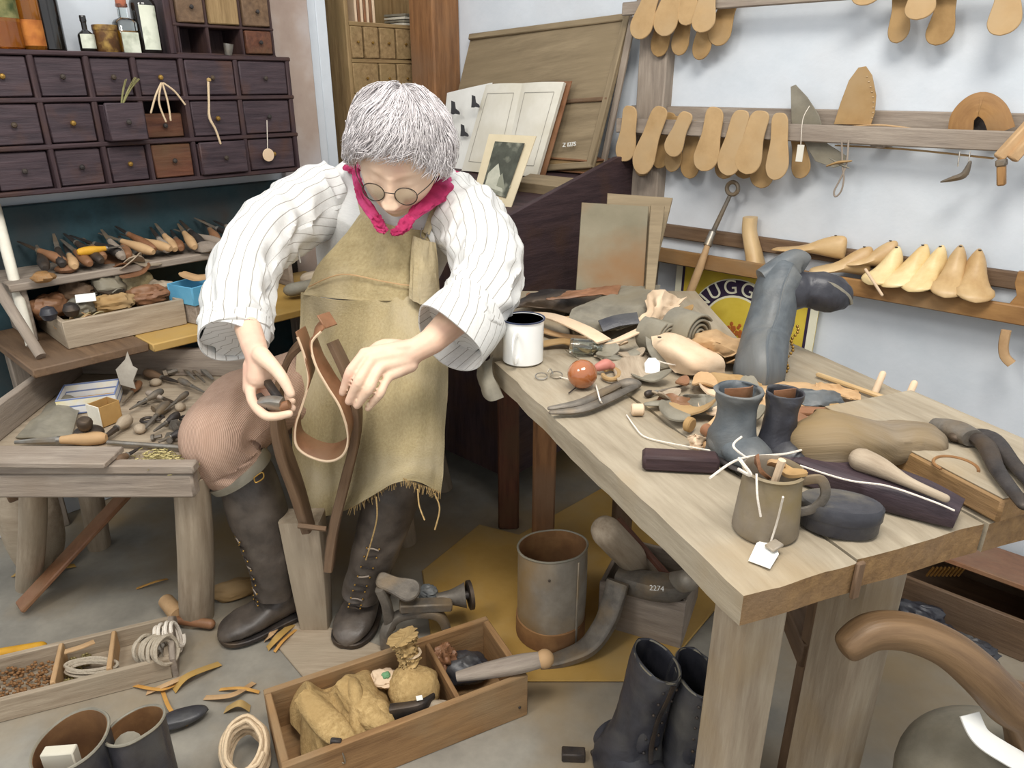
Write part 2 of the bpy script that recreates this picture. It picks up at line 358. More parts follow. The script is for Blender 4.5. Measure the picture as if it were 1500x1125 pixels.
def patch(rows, nu, nv, t=.002, fn=None, gs=None):
    """rows of control points -> smooth two-sided sheet"""
    R = [cr(r, nu) for r in rows]; Cc = [cr([R[i][j] for i in range(len(R))], nv) for j in range(nu)]
    P = [[V(Cc[j][i]) for j in range(nu)] for i in range(nv)]
    def nor(i, j):
        a = P[min(i+1, nv-1)][j]-P[max(i-1, 0)][j]; b = P[i][min(j+1, nu-1)]-P[i][max(j-1, 0)]
        x = b.cross(a); return x.normalized() if x.length > 1e-9 else V((0, 0, 1))
    Nn = [[nor(i, j) for j in range(nu)] for i in range(nv)]
    if fn:
        P = [[P[i][j]+Nn[i][j]*fn(i/(nv-1), j/(nu-1), P[i][j]) for j in range(nu)] for i in range(nv)]
        Nn = [[nor(i, j) for j in range(nu)] for i in range(nv)]
    v, gc, f = [], [], []
    wu = sum((P[nv//2][j+1]-P[nv//2][j]).length for j in range(nu-1)); wv = sum((P[i+1][nu//2]-P[i][nu//2]).length for i in range(nv-1))
    for s in (0, 1):
        for i in range(nv):
            for j in range(nu): v.append(P[i][j]-Nn[i][j]*t*s); gc.append((i/(nv-1)*wv, j/(nu-1)*wu, s*t))
    K = nu*nv
    for i in range(nv-1):
        for j in range(nu-1):
            a = i*nu+j; f.append((a, a+1, a+nu+1, a+nu)); f.append((K+a, K+a+nu, K+a+nu+1, K+a+1))
    for i in range(nv-1):
        for j in (0, nu-1):
            a, b = i*nu+j, (i+1)*nu+j; f.append((a, b, K+b, K+a) if j == 0 else (b, a, K+a, K+b))
    for j in range(nu-1):
        for i in (0, nv-1):
            a, b = i*nu+j, i*nu+j+1; f.append((b, a, K+a, K+b) if i == 0 else (a, b, K+b, K+a))
    return G(v, f, gc)
def nz(x, y, z=0, s=0): return noise.noise(V((x, y, z+s*7.3)))
def sole_outline(L, w, flip=1, n=28):
    """shoe-sole outline, heel at y=0, toe at y=L"""
    hw = [(0, .0), (.01, .36), (.05, .6), (.12, .72), (.25, .74), (.42, .76), (.56, .88), (.7, .99), (.8, 1.0), (.9, .82), (.97, .48), (1, 0)]
    bend = lambda t: .16*math.sin((t-.1)*2.6)*w*flip*.6
    R = [(x/1., y) for x, y in cr(hw, n)]
    return [(bend(t)+h*w/2*(1.04 if flip > 0 else .96), t*L) for t, h in R]+[(bend(t)-h*w/2, t*L) for t, h in reversed(R[1:-1])]
ORD = ['first', 'second', 'third', 'fourth', 'fifth', 'sixth', 'seventh', 'eighth', 'ninth', 'tenth', 'eleventh', 'twelfth', 'thirteenth', 'fourteenth', 'fifteenth', 'sixteenth', 'seventeenth', 'eighteenth', 'nineteenth', 'twentieth', 'twenty-first', 'twenty-second', 'twenty-third', 'twenty-fourth']
random.seed(7)
# ------------------------------------------------------------------ setting
def lbox(u0, u1, z0, z1, o0, o1, b=.003): return box(abs(u1-u0), abs(o1-o0), abs(z1-z0), b=b, m=frame(LP((u0+u1)/2, (z0+z1)/2, (o0+o1)/2), LANG))
def rbox(v0, v1, z0, z1, o0, o1, b=.003): return box(abs(v1-v0), abs(o1-o0), abs(z1-z0), b=b, m=frame(RP((v0+v1)/2, (z0+z1)/2, (o0+o1)/2), RANG))
def uL(px, py, off=0): return LW(px, py, off).dot(A_)
def vR(px, py, off=0): return RW(px, py, off).dot(B_)
def struct(n, g, m, **k): return mk(n, g, m, kind='structure', **k)
struct('floor', box(7, 6.5, .06, (0, 1.6, -.03), b=.001), m_floor)
struct('wall_left', lbox(-2.2, 1.52, 0, 2.6, -.16, -.26).add(lbox(1.52, 2.25, 0, 2.6, -.42, -.5)).add(lbox(1.52, 1.56, 0, 2.6, -.16, -.45)), m_wall)
struct('wall_right', rbox(-2.2, 2.66, 0, 2.6, -.08, -.18), m_wall)
struct('trim_1', lbox(1.33, 1.475, .3, 2.6, -.135, -.165), m_wall2)
pu = [LW(635, 60, -.1).dot(A_), LW(662, 60, -.1).dot(A_)]
struct('trim_2', lbox(1.90, 2.03, 0, 2.6, -.02, -.15, b=.006), m_post)
vp = vR(942, 180, -.03)
struct('trim_3', rbox(vR(968, 180, -.03), vR(928, 180, -.03), .2, 1.42, -.035, -.085, b=.004), m_grey)
# ------------------------------------------------------------------ dark chest of small drawers on the left wall
cab = thing('drawer_cabinet', 'large dark-stained wall cabinet of small drawers, three rows high, left wall', 'cabinet', LP(.85, .955, 0))
us = [.33, .48, .615, .738, .851, .976, 1.133, 1.30]; zs = [.955, 1.059, 1.167, 1.272]
g = lbox(us[0], us[-1], zs[0], zs[-1], -.15, -.155)
for z in zs: g.add(lbox(us[0]-.01, us[-1]+.01, z-.006, z+.006, .0, -.155))
for u in us: g.add(lbox(u-.007, u+.007, zs[0], zs[-1], -.002, -.155))
mk('carcass', g, m_dark, cab)
def knob(p, r, out, mat, par):
    m = fr3(p, out, (0, 0, 1)) @ Matrix.Rotation(math.pi/2, 4, 'Y')
    mk('knob', lathe([(r*.4, -.002), (r*.35, r*.7), (r*.8, r), (r, r*1.5), (r*.75, r*2), (0, r*2.15)], 10, m), mat, par)
for i in range(7):
    for j in range(3):
        u0, u1, z0, z1 = us[i]+.009, us[i+1]-.009, zs[j]+.008, zs[j+1]-.008
        o = -.006+random.uniform(-.004, .004); mt = m_draw; lab = None
        if (i, j) == (3, 1): o = .035; lab = 'drawer pulled part way out'
        if (i, j) == (4, 1): mt = m_drawr; o = -.03; lab = 'reddish drawer set deep in its opening'; z1 -= .03
        if (i, j) in ((0, 2), (4, 0)): mt = m_drawr; lab = 'reddish drawer front'
        if (i, j) == (5, 0): o = .012
        g = lbox(u0, u1, z0, z1, o, o-.012, b=.003)
        if o > .01 or (i, j) == (4, 1):
            g.add(lbox(u0, u0+.006, z0, z1-.005, o-.01, -.12), lbox(u1-.006, u1, z0, z1-.005, o-.01, -.12), lbox(u0, u1, z0, z0+.005, o-.01, -.12))
        d = mk('drawer', g, mt, cab, lab)
        knob(LP((u0+u1)/2, (z0+z1)/2, o), .007, -B_, m_irond if (i+j) % 3 else m_brass, d)
# things hung on the drawers
def hang(px, off): return LW(px[0], px[1], off)
st = thing('cord_bundle', 'bundle of four pale twine ends hanging from a drawer knob', 'twine', hang((236, 160), .02))
for a in ([(236, 122), (228, 140), (221, 165)], [(236, 122), (233, 150), (243, 178)], [(238, 122), (246, 150), (250, 176)], [(240, 122), (256, 134), (271, 153)]):
    mk('twine', tube([hang(p, .014) for p in a], .0025, 6, 14, round_=True), m_twine, st)
st = thing('leather_thong', 'long pale knotted thong hanging from a top-row drawer knob', 'thong', hang((310, 160), .02))
mk('thong', tube([hang(p, .015) for p in [(305, 116), (306, 150), (307, 172), (316, 190), (323, 210)]], [.0035, .003, .0038, .003, .003], 6, 24, round_=True), m_twine, st)
mk('knot', lathe([(0, -.006), (.006, -.003), (.006, .003), (0, .006)], 10, frame(hang((306, 117), .016), 0)), m_burlap, st)
tg = thing('round_tag', 'small round paper tag on a string, lowest right drawer', 'tag', hang((393, 228), .02))
p = hang((393, 227), .012)
mk('disc', lathe([(0, 0), (.018, 0), (.019, .001), (.018, .002), (0, .002)], 24, fr3(p, A_, -B_)), m_pinkl, tg)
mk('string', tube([hang((391, 176), .012), hang((392, 218), .013)], .0012, 5), m_string, tg)
tf = thing('raffia_tuft', 'dry green-brown raffia tuft stuck in the open dark drawer', 'raffia', hang((185, 145), .02))
g = G(); 
for k in range(16):
    a = random.uniform(-1, 1); g.add(tube([hang((178+a, 155), .03), hang((186+a*7, 132), .03+random.uniform(-.01, .01)), hang((195+a*13, 112+abs(a)*5), .03+random.uniform(-.015, .02))], [.0016, .0014, .0006], 4, 6))
mk('strands', g, M('raffia', '6F6A42', '9A9468', '7C8A56', sc=20, bump=0), tf, kind='stuff')
# ------------------------------------------------------------------ bottles
def prof_bottle(r, h, neck=.33, sh=.62): 
    rn = r*neck
    return [(r*.9, 0), (r, .004), (r, h*sh), (r*.92, h*(sh+.06)), (rn*1.4, h*(sh+.16)), (rn, h*(sh+.2)), (rn, h*.95), (rn*1.25, h*.96), (rn*1.25, h)]
def bottle(px, wpx, hpx, name, label, mat, lab=None, cork=None, liq=None, off=-.06, n=24, sq=False, neck=.33, sh=.62, lw=62, lm=None):
    py = 78; q = LW(px, py, off); d = (q-V((0, 0, H))).dot(ray(750, 562.5)); u = q.dot(A_)
    z = 1.279; r = wpx/F*d/2; h = hpx/F*d
    base = LP(u, z, off); m = frame(base, LANG); t = thing(name, label, 'bottle' if 'jar' not in name else 'jar', base)
    prof = prof_bottle(r, h, neck, sh)
    if sq:
        sec = rrect(2*r*.95, 1.7*r, r*.35); g = G(); P = []; 
        zz = [(0, .97), (.003, 1), (h*sh, 1), (h*(sh+.06), .8), (h*(sh+.1), .42), (h*.93, .4), (h*.94, .5), (h, .5)]
        g = sweep_raw([m @ V((0, 0, a)) for a, s in zz], sec, [s for a, s in zz], up=B_)
    else: g = lathe(prof, n, m)
    mk('glass', g, mat, t)
    if lab:
        lz0, lz1 = lab; g2 = G([], [], [])
        k = 9; ra = r*1.012
        pts = []
        if sq: g2 = box(2*r*.8, .0008, (lz1-lz0)*h, (0, -r*.86, (lz0+lz1)/2*h), b=.0002, m=m)
        else:
            for i in range(k+1):
                a = math.radians(-90-lw+i*2*lw/k)
                for zz in (lz0*h, lz1*h): pts.append(m @ V((ra*math.cos(a), ra*math.sin(a), zz)))
            g2 = G(pts, [(2*i, 2*i+2, 2*i+3, 2*i+1) for i in range(k)])
        mk('paper_label', g2, lm or m_label, t)
    if cork:
        rr = r*.4*(1.0 if not sq else 1.2)
        mk('stopper', lathe([(rr*.8, -.006), (rr, .0), (rr, cork*h), (rr*.9, cork*h+.002), (0, cork*h+.002)], 14, m @ Matrix.Translation((0, 0, h-.002))), m_cork if name != 'dark_bottle' else m_bottle, t)
    if liq: mk('liquid', lathe([(0, .003), (r*.82, .003), (r*.82, liq*h), (0, liq*h)], 16, m, 1, .85), m_liquid, t)
    return t
bottle(10, 52, 120, 'amber_jar', 'wide green and amber glass jar at the far left of the cabinet top', m_amber, (.34, .66), liq=.3, lm=M('olive_label', '5F5F38', '8E8A5C', '3F4A2A', sc=30, rough=.8, bump=0, blot=40))
bottle(53, 32, 110, 'amber_bottle', 'tall dark amber bottle with an orange lower half, second from left', m_amber, (.05, .36), lm=M('orange_label', 'A8602A', 'C4803C', '8A4A20', sc=20, rough=.7, bump=0, blot=30))
bottle(76, 42, 130, 'dark_bottle', 'tallest near-black glass bottle beside the amber bottle', m_bottle, None, off=-.1)
bottle(131, 22, 42, 'dark_bottle', 'tiny near-black stoppered bottle with a yellowed label', m_bottle, (.1, .55), cork=.14, sh=.5)
bottle(190, 30, 64, 'corked_bottle', 'square clear glass bottle with amber liquid and a red-brown stopper', m_glass, (.0, .42), cork=.1, liq=.45, sq=True)
t = bottle(220, 35, 78, 'dark_bottle', 'near-black bottle with a long pale oval label', m_bottle, (.06, .80), sh=.82, lw=40)
q = LP(uL(160, 78, -.06), 1.279, -.06)
t = thing('small_tin', 'short dark tin with a gilt patch between two small bottles', 'tin', q)
mk('body', lathe([(.028, 0), (.029, .002), (.029, .05), (.03, .051), (.03, .062), (.028, .064), (0, .064)], 24, frame(q, 0)), M('dark_tin', '3F2A1C', '6E4C28', 'A98A4A', sc=20, rough=.4, blot=40, bw=.6), t)
q = LP(uL(252, 78, -.07), 1.279, -.07)
t = thing('dark_block', 'tall dark wooden block standing right of the bottles', 'block', q)
mk('body', box(.035, .06, .2, (0, 0, .1), m=frame(q, LANG)), m_dark, t)
# ------------------------------------------------------------------ small cabinet standing on top
t = thing('small_drawer_cabinet', 'small brown cabinet of drawers standing on the dark one, one drawer missing', 'cabinet', LP(1.1, 1.279, -.05))
u0, u3 = uL(258, 40, -.03), uL(398, 40, -.03); uu = [u0, uL(304, 40, -.03), uL(354, 40, -.03), u3]; zz = [1.279, 1.352, 1.44, 1.52]
g = lbox(u0, u3, zz[0], 1.6, -.14, -.15)
for z in zz: g.add(lbox(u0-.006, u3+.006, z-.004, z+.004, -.03, -.15))
for u in uu: g.add(lbox(u-.005, u+.005, zz[0], 1.55, -.032, -.15))
mk('carcass', g, m_dark, t)
for (a, b_, c_, d_, mt) in ((0, 1, 1, 2, m_brown), (0, 1, 2, 3, m_brown), (1, 2, 1, 3, m_oak), (2, 3, 1, 2, m_brown), (2, 3, 2, 3, m_brown), (2, 3, 0, 1, m_drawr)):
    d = mk('drawer', lbox(uu[a]+.007, uu[b_]-.007, zz[c_]+.006, zz[d_]-.006, -.025, -.13), mt, t)
    knob(LP((uu[a]+uu[b_])/2, (zz[c_]+zz[d_])/2, -.024), .006, -B_, m_irond, d)
q = LP(uL(337, 76, -.0), 1.279, -.012)
t = thing('tin_cup', 'small crumpled tin cup at the edge of the cabinet top', 'cup', q)
mk('cup', lathe([(.009, 0), (.010, .002), (.014, .03), (.015, .03), (.0135, .0295), (.009, .004), (0, .004)], 18, frame(q, 0) @ Matrix.Rotation(.15, 4, 'Y')), m_steel, t)
# ------------------------------------------------------------------ bookcase in the alcove
t = thing('pigeonhole_cabinet', 'pale brown cabinet of tiny drawers in the alcove behind the seated man', 'cabinet', LP(1.72, .8, -.22))
O = -.19; ua, ub = uL(511, 60, O), min(uL(634, 60, O), 2.018); g = lbox(ua, ub, .8, 1.6, -.38, -.39)
for a in (ua, ub): g.add(lbox(a-.008, a+.008, .8, 1.6, O, -.39))
for z in (.8, LW(570, 140, O).z, LW(570, 90, O).z, LW(570, 38, O).z): g.add(lbox(ua, ub, z-.007, z+.007, O, -.39))
mk('carcass', g, m_oak, t)
def row(ps, y0, y1, mt):
    for a, b_ in zip(ps, ps[1:]):
        x0, x1 = uL(a, 60, O)+.004, min(uL(b_, 60, O), 2.016)-.004
        d = mk('drawer', lbox(x0, x1, LW(570, y1, O).z+.008, LW(570, y0, O).z-.008, O+.004, O-.15), mt, t)
        knob(LP((x0+x1)/2, LW(570, (y0+y1)/2, O).z, O+.004), .005, -B_, m_brass, d)
row([512, 532, 555, 579, 605, 633], 38, 90, m_oak); row([512, 552, 578, 606, 633], 90, 140, m_oak); row([512, 560, 600, 633], 140, 195, m_oak)
for k, (px, wd, lab) in enumerate([(535, .1, 'row of thin reddish pamphlets standing in the alcove cabinet'), (600, .07, 'stack of grey papers at the top of the alcove cabinet')]):
    q = LP(uL(px+10, 30, O), LW(570, 38, O).z+.007, -.27); tt = thing('pamphlet_row' if k == 0 else 'paper_stack', lab, 'papers', q)
    for i in range(7 if k == 0 else 4):
        if k == 0: mk('pamphlet', box(.01, .1, .075, (-.045+i*.013, 0, .038), b=.001, m=frame(q, LANG)), [m_pinkl, m_lbrown][i % 2], tt)
        else: mk('sheet', box(.085, .11, .008, (0, 0, .005+i*.0105), b=.001, m=frame(q, LANG+i*.04)), [m_page, m_lgrey][i % 2], tt)
# ------------------------------------------------------------------ shelf below with tools
t = thing('tool_shelf', 'wall shelf with a teal back board under the dark drawers, full of tools', 'shelf', LP(.8, .74, -.1))
z0 = LW(200, 290, -.13).z
mk('back_board', lbox(.2, 1.34, .25, z0+.01, -.135, -.158), m_teal, t)
mk('shelf_board', lbox(.44, 1.3, .735, .755, .06, -.135), m_grey, t)
mk('bracket', lbox(.465, .48, .6, .735, .04, -.135), m_grey, t); mk('bracket', lbox(1.2, 1.215, .6, .735, .04, -.135), m_grey, t)
def handle_tool(p0, p1, frac, r, mh, mb, name, label, cat, group=None, flat=.5, bl=None):
    """a handled tool from p0 (butt of the handle) to p1 (tip of the blade)"""
    p0, p1 = V(p0), V(p1); q = p0.lerp(p1, frac); root = thing(name, label, cat, p0.lerp(p1, .5), group)
    hp = [p0.lerp(q, x) for x in (0, .12, .45, .8, 1)]
    mk('handle', sweep(hp, circ(10), [r*.55, r*.95, r*1.1, r*.75, r*.6], 14), mh, root)
    mk('ferrule', tube([q, q.lerp(p1, .08)], r*.62, 10), m_steel, root)
    mk('blade', sweep([q.lerp(p1, .05), q.lerp(p1, .5), p1], rrect(1.6, flat, .12) if flat < 1.2 else circ(8), [bl or r*.6, bl or r*.55, (bl or r*.5)*.6], 8, up=(0, 0, 1)), mb, root)
    return root
mats = [m_lastd, m_lbrown, m_brown, m_grey, m_leather, m_irond]
k = 0
SP = [(52, 'dark'), (66, 'brown'), (80, 'dark'), (94, 'tan'), (108, 'brown'), (122, 'dark'), (136, 'brown'), (150, 'dark'), (164, 'grey'), (178, 'brown'), (192, 'tan'), (206, 'brown'), (219, 'tan'), (232, 'grey'), (245, 'tan'), (258, 'brown'), (271, 'tan'), (284, 'dark'), (297, 'grey'), (312, 'brown'), (328, 'dark'), (344, 'grey')]
for i, (px, cn) in enumerate(SP):
    q = LW(px, 360, -.03); u = q.dot(A_); z = .757+random.uniform(.008, .02)
    lean = random.uniform(-.03, .05)
    mh = {'brown': m_lbrown, 'dark': m_irond, 'tan': m_leather, 'grey': m_grey}[cn]
    a, b_ = LP(u+lean*.5, z+.008, .05+random.uniform(-.02, .02)), LP(u-lean, z+.035+.012*(i % 3), -.12)
    handle_tool(a, b_, random.uniform(.45, .68), .0125, mh, [m_iron, m_irond][i % 2], 'file', f'{cn} handled file on the wall shelf, {ORD[i]} from the left', 'file', 'files and knives lying on the wall shelf')
q = [LW(108, 346, .03), LW(148, 344, .03)]
handle_tool(V((q[0].x, q[0].y, .803)), V((q[1].x, q[1].y, .803))+A_*.05, .6, .0105, m_yel, m_iron, 'yellow_handled_tool', 'bright yellow handled tool lying across the shelf tools', 'tool')
for i, (px, py, mt, s, lab) in enumerate([(165, 350, m_irond, .03, 'dark crumpled leather scrap in the middle of the wall shelf'), (60, 392, m_lastd, .022, 'brown lump of wax at the left end of the wall shelf'), (95, 380, m_lbrown, .02, 'rusty brown scrap at the front of the wall shelf'), (300, 352, m_grey, .028, 'grey cloth scrap at the right of the wall shelf')]):
    q = Z(px, py, .79); m = Matrix.Translation((q.x, q.y, .756+s*.5)) @ Matrix.Diagonal((s*1.3, s, s*.6, 1)); g = lathe([(0, -1)]+[(math.cos(a), math.sin(a)) for a in [-1.2, -.8, -.4, 0, .4, .8, 1.2]]+[(0, 1)], 16)
    g.v = [m @ (V(p)*(1+.35*nz(p[0]*1.7, p[1]*1.7, p[2]*1.7, i))) for p in g.v]
    mk('leather_scrap', g, mt, label=lab, cat='scrap')
# lower bench against the wall
t = thing('wall_bench', 'low wall bench with a yellowed top behind the tool tray', 'bench', LP(.8, 0, .0))
mk('bench_top', lbox(.40, .66, .578, .6, .26, -.13), m_brown, t)
mk('bench_top', lbox(.662, 1.36, .578, .6, .28, -.13), m_ply, t)
for u in (.45, 1.3): mk('leg', lbox(u-.02, u+.02, 0, .577, -.13, -.09), m_grey, t)
mk('leg', lbox(1.3, 1.34, 0, .577, .2, .24), m_grey, t)
# crate of leather scraps
def crate(name, label, m, L, Wd, h, th, mat, cat='crate', bottom=True, divs=(), group=None):
    t = thing(name, label, cat, m.translation, group)
    sd = lambda *a: box(*a, b=.002, m=m)
    mk('side_board', box(L, th, h, (0, -Wd/2+th/2, h/2), m=m), mat, t); mk('side_board', box(L, th, h, (0, Wd/2-th/2, h/2), m=m), mat, t)
    mk('end_board', box(th, Wd-2*th, h*.98, (-L/2+th/2, 0, h/2), m=m), mat, t); mk('end_board', box(th, Wd-2*th, h*.98, (L/2-th/2, 0, h/2), m=m), mat, t)
    mk('bottom_board', box(L-2*th, Wd-2*th, th*.7, (0, 0, th*.4), m=m), mat, t)
    for dx, dh in divs: mk('divider', box(th*.7, Wd-2*th, h*dh, (dx, 0, h*dh/2+th*.75), m=m), mat, t)
    return t
c0 = Z(95, 505, .6); c1 = Z(275, 475, .6); c0 = Z(100, 512, .601); ex = (c1-c0); L = ex.length; ang = math.atan2(ex.y, ex.x)
m = frame(c0+ex/2+V((-ex.y, ex.x, 0)).normalized()*.125, ang)
crate('wooden_crate', 'shallow grey wooden crate heaped with leather scraps on the wall bench', m, L, .25, .07, .012, m_dust)
CM = m
def scrap_sheet(c, r, ang, tilt, mat, name, label, cat='leather', bend=.3, seed=0, asp=.6, th=.003, group=None, pts=9, tdir=0):
    """a stiff curling scrap of leather"""
    rnd = random.Random(seed); out = [rnd.uniform(.75, 1.15) for _ in range(pts)]
    nu, nr = 22, 6; v = []; f = []; m = Matrix.Translation(c) @ Matrix.Rotation(ang, 4, 'Z') @ Matrix.Rotation(tilt, 4, 'Y' if tdir == 0 else 'X')
    def P(k, s, z):
        a = 2*math.pi*k/nu; x = (a/(2*math.pi)*pts) % pts; i = int(x); rr = out[i]*(1-(x-i))+out[(i+1) % pts]*(x-i)
        X, Y = math.cos(a)*rr*s*r, math.sin(a)*rr*s*r*asp
        Zz = bend*r*((X/r)**2)+.12*r*nz(X/r*1.5, Y/r*1.5, seed)+z
        return m @ V((X, Y, Zz))
    for z in (0, -th):
        v.append(P(0, 0, z))
        for s in range(1, nr+1): v += [P(k, s/nr, z) for k in range(nu)]
    K = 1+nr*nu
    for o, fl in ((0, False), (K, True)):
        for k in range(nu):
            t_ = (o, o+1+k, o+1+(k+1) % nu); f.append(t_[::-1] if fl else t_)
        for s in range(nr-1):
            for k in range(nu):
                a, b_ = o+1+s*nu+k, o+1+s*nu+(k+1) % nu; q = (a, a+nu, b_+nu, b_); f.append(q[::-1] if fl else q)
    for k in range(nu):
        a, b_ = 1+(nr-1)*nu+k, 1+(nr-1)*nu+(k+1) % nu; f.append((a, K+a, K+b_, b_))
    inv = m.inverted(); return mk(name, G(v, f, [tuple(inv @ p) for p in v]), mat, label=label, cat=cat, group=group)
cs = [('tan', m_leather), ('grey', m_lgrey), ('brown', m_lbrown), ('olive', m_apron), ('dark', m_irond), ('dusty', m_dust)]
wh = ['at the left end', 'left of the middle', 'in the middle', 'right of the middle', 'at the right end']
for i in range(20):
    x = -L/2+.04+(L-.08)*((i*7) % 20)/19; y = random.uniform(-.08, .08); cn, mt = cs[i % 6]
    p = CM @ V((x, y, .045+.03*(i % 3)+.03*(x > 0)+.02*(y > 0)))
    scrap_sheet(p, random.uniform(.045, .062), random.uniform(0, 3), random.uniform(-.4, .4), mt, 'leather_scrap', f'{cn} leather scrap {wh[min(int((x/L+.5)*5), 4)]} of the scrap crate, {["curled up", "lying flat", "tilted", "turned over", "pointing forward", "bent double", "underneath"][i//3]}', seed=i, group='leather scraps in the crate on the wall bench')
p = CM @ V((-.07, -.07, .105)); mk('paper_tag', box(.045, .03, .0015, m=Matrix.Translation(p) @ Matrix.Rotation(.5, 4, 'Z') @ Matrix.Rotation(.5, 4, 'X')), m_paper, label='blank white paper tag lying on the scraps in the wall bench crate', cat='tag')
for i, x in enumerate((-.12, -.1+.02)):
    p = CM @ V((-.16+i*.05, -.08, .085)); mk('leather_ball', lathe([(0, -.02), (.014, -.014), (.02, 0), (.014, .014), (0, .02)], 16, Matrix.Translation(p)), [m_lblack, m_irond][i], label=['black round knob in the front left of the scrap crate', 'dark iron knob beside the black one in the scrap crate'][i], cat='knob')
# blue box behind the crate
q0 = Z(296, 437, .655); m = frame(q0, LANG+.25)
mk('wooden_block', box(.12, .09, .052, (0, 0, -.0275), m=m), m_grey, label='grey wooden block under the blue card box', cat='block')
t = crate('blue_box', 'small blue card box with brown scraps at the end of the wall bench', m, .13, .1, .05, .004, m_bluep, 'box')
scrap_sheet(m @ V((0, 0, .06)), .055, .2, .1, m_leather, 'leather_scrap', 'tan leather scrap poking out of the blue box', seed=77)
for i, (u, o, z, mt, lab) in enumerate([(1.13, .17, .63, m_lgrey, 'grey leather roll on the wall bench beside the sleeve'), (1.22, .12, .64, m_dust, 'dusty brown leather roll at the end of the wall bench'), (1.28, .2, .63, m_irond, 'dark leather roll nearest the man on the wall bench')]):
    a = LP(u, z, o); mk('leather_roll', tube([a, a+A_*.09+V((0, 0, .01))-B_*.03], [.028, .024], 14, 6, round_=True, flat=.7), mt, label=lab, cat='leather')
# poles standing on the wall bench
for i, (a, b_, r, mt, lab) in enumerate([((-8, 300), (46, 506), .012, m_white, 'pale painted pole standing on the wall bench at the left edge'), ((-30, 380), (60, 522), .012, m_grey, 'grey wooden pole leaning beside the tray')]):
    p1 = Z(b_[0], b_[1], .602+r*.5); p0 = D(*a, (p1-V((0, 0, H))).dot(V((0, cp, -sp)))+.03); mk('leaning_pole', tube([p0, p1], [r*1.1, r], 10, 6), mt, label=lab, cat='pole')
# ------------------------------------------------------------------ desk, boards and papers behind the man
def edge_board(pts, t, n_, mat, name, par=None, **k):
    """flat board through world corner points (in order), thickness t along n_"""
    o = pts[0]; x = (pts[1]-pts[0]).normalized(); nn = V(n_).normalized()
    z = x.cross(pts[-1]-pts[0]).normalized(); z = z if z.dot(nn) > 0 else -z; m = fr3(o, x, z); inv = m.inverted()
    out = [(inv @ p).to_2d()[:] for p in pts]; g = poly(out, t, m=m)
    # grain along the longest side
    return mk(name, g, mat, par, **k)
dk = thing('sloping_desk', 'dark slope-sided desk against the right wall behind the man', 'desk', RP(1.7, 0, .2))
vs = 1.33
def side_panel(v, name='side_panel'):
    g = poly([(-.07, .1), (-.07, 1.0), (.05, 1.0), (.54, .88), (.54, .1)], .018)
    # local x = off, y = z -> world
    g.v = [RP(v+p[2], p[1], p[0]) for p in [tuple(q) for q in g.v]]
    g.f = [tuple(reversed(f)) for f in g.f]; return mk(name, g, m_dark, dk)
side_panel(vs); side_panel(2.02)
mk('desk_front', rbox(vs+.02, 2.02, .1, .86, .52, .535), m_dark, dk)
mk('desk_shelf', rbox(vs+.02, 2.02, .93, .945, .04, -.07), m_brown, dk)
g = box(.66, .48, .012, b=.002); mm = frame(RP((vs+2.04)/2, .885, .285), RANG) @ Matrix.Rotation(.22, 4, 'X'); mk('slope_board', g.xf(mm), m_dark, dk)
for v in (vs, 2.01): mk('leg', rbox(v, v+.03, 0, .1, .48, .53), m_dark, dk)
# box file / books on the desk ledge
def rq(px, py, off): return RW(px, py, off)
tb = thing('stacked_book', 'worn brown book lying on the desk ledge under the board', 'book', rq(810, 270, .1))
m = frame(RP(vR(815, 268, .08), .945, .02), RANG)
mk('cover', box(.26, .1, .006, (0, 0, .003), m=m).add(box(.26, .1, .006, (0, 0, .039), m=m)), m_lbrown, tb); mk('page_block', box(.25, .09, .03, (0, 0, .021), b=.001, m=m), m_oak, tb)
m = frame(RP(vR(805, 290, .2), .915, .21), RANG) @ Matrix.Rotation(.22, 4, 'X')
bk = thing('wooden_box', 'pale wooden box under the papers on the sloping desk', 'box', m.translation)
mk('body', box(.20, .08, .045, (0, 0, .0), m=m), m_board, bk)
# leaning drawing board
tl, tr, br, bl = rq(690, 52, -.06), rq(925, 22, -.05), rq(868, 246, .07), rq(640, 262, .07)
bd = thing('drawing_board', 'large brown wooden board leaning on the wall above the desk', 'board', (br+bl)/2)
n0 = (tr-br).cross(tl-br); n0 = n0 if n0.dot(A_) < 0 else -n0
edge_board([bl, br, tr, tl], .012, -n0, m_board, 'panel', bd)
def lerp2(s, t_): return (bl.lerp(br, s)).lerp(tl.lerp(tr, s), t_)
nn = n0.normalized()
for a, b_, c_, d_, w_ in ((.985, 0, .985, 1, .022), (0, .985, 1, .985, .02), (0, .02, 1, .02, .02), (0, .5, 1, .46, .012)):
    mk('batten', beam(lerp2(a, b_)+nn*.006, lerp2(c_, d_)+nn*.006, w_, .012, up=nn), m_board if w_ != .012 else m_brown, bd)
br2 = [rq(896, 52, .005), rq(890, 242, .03)]
mk('wooden_lath', beam(rq(928, 24, -.03), rq(884, 238, -.0), .022, .012, up=-A_), m_grey, label='thin grey lath leaning beside the drawing board', cat='lath')
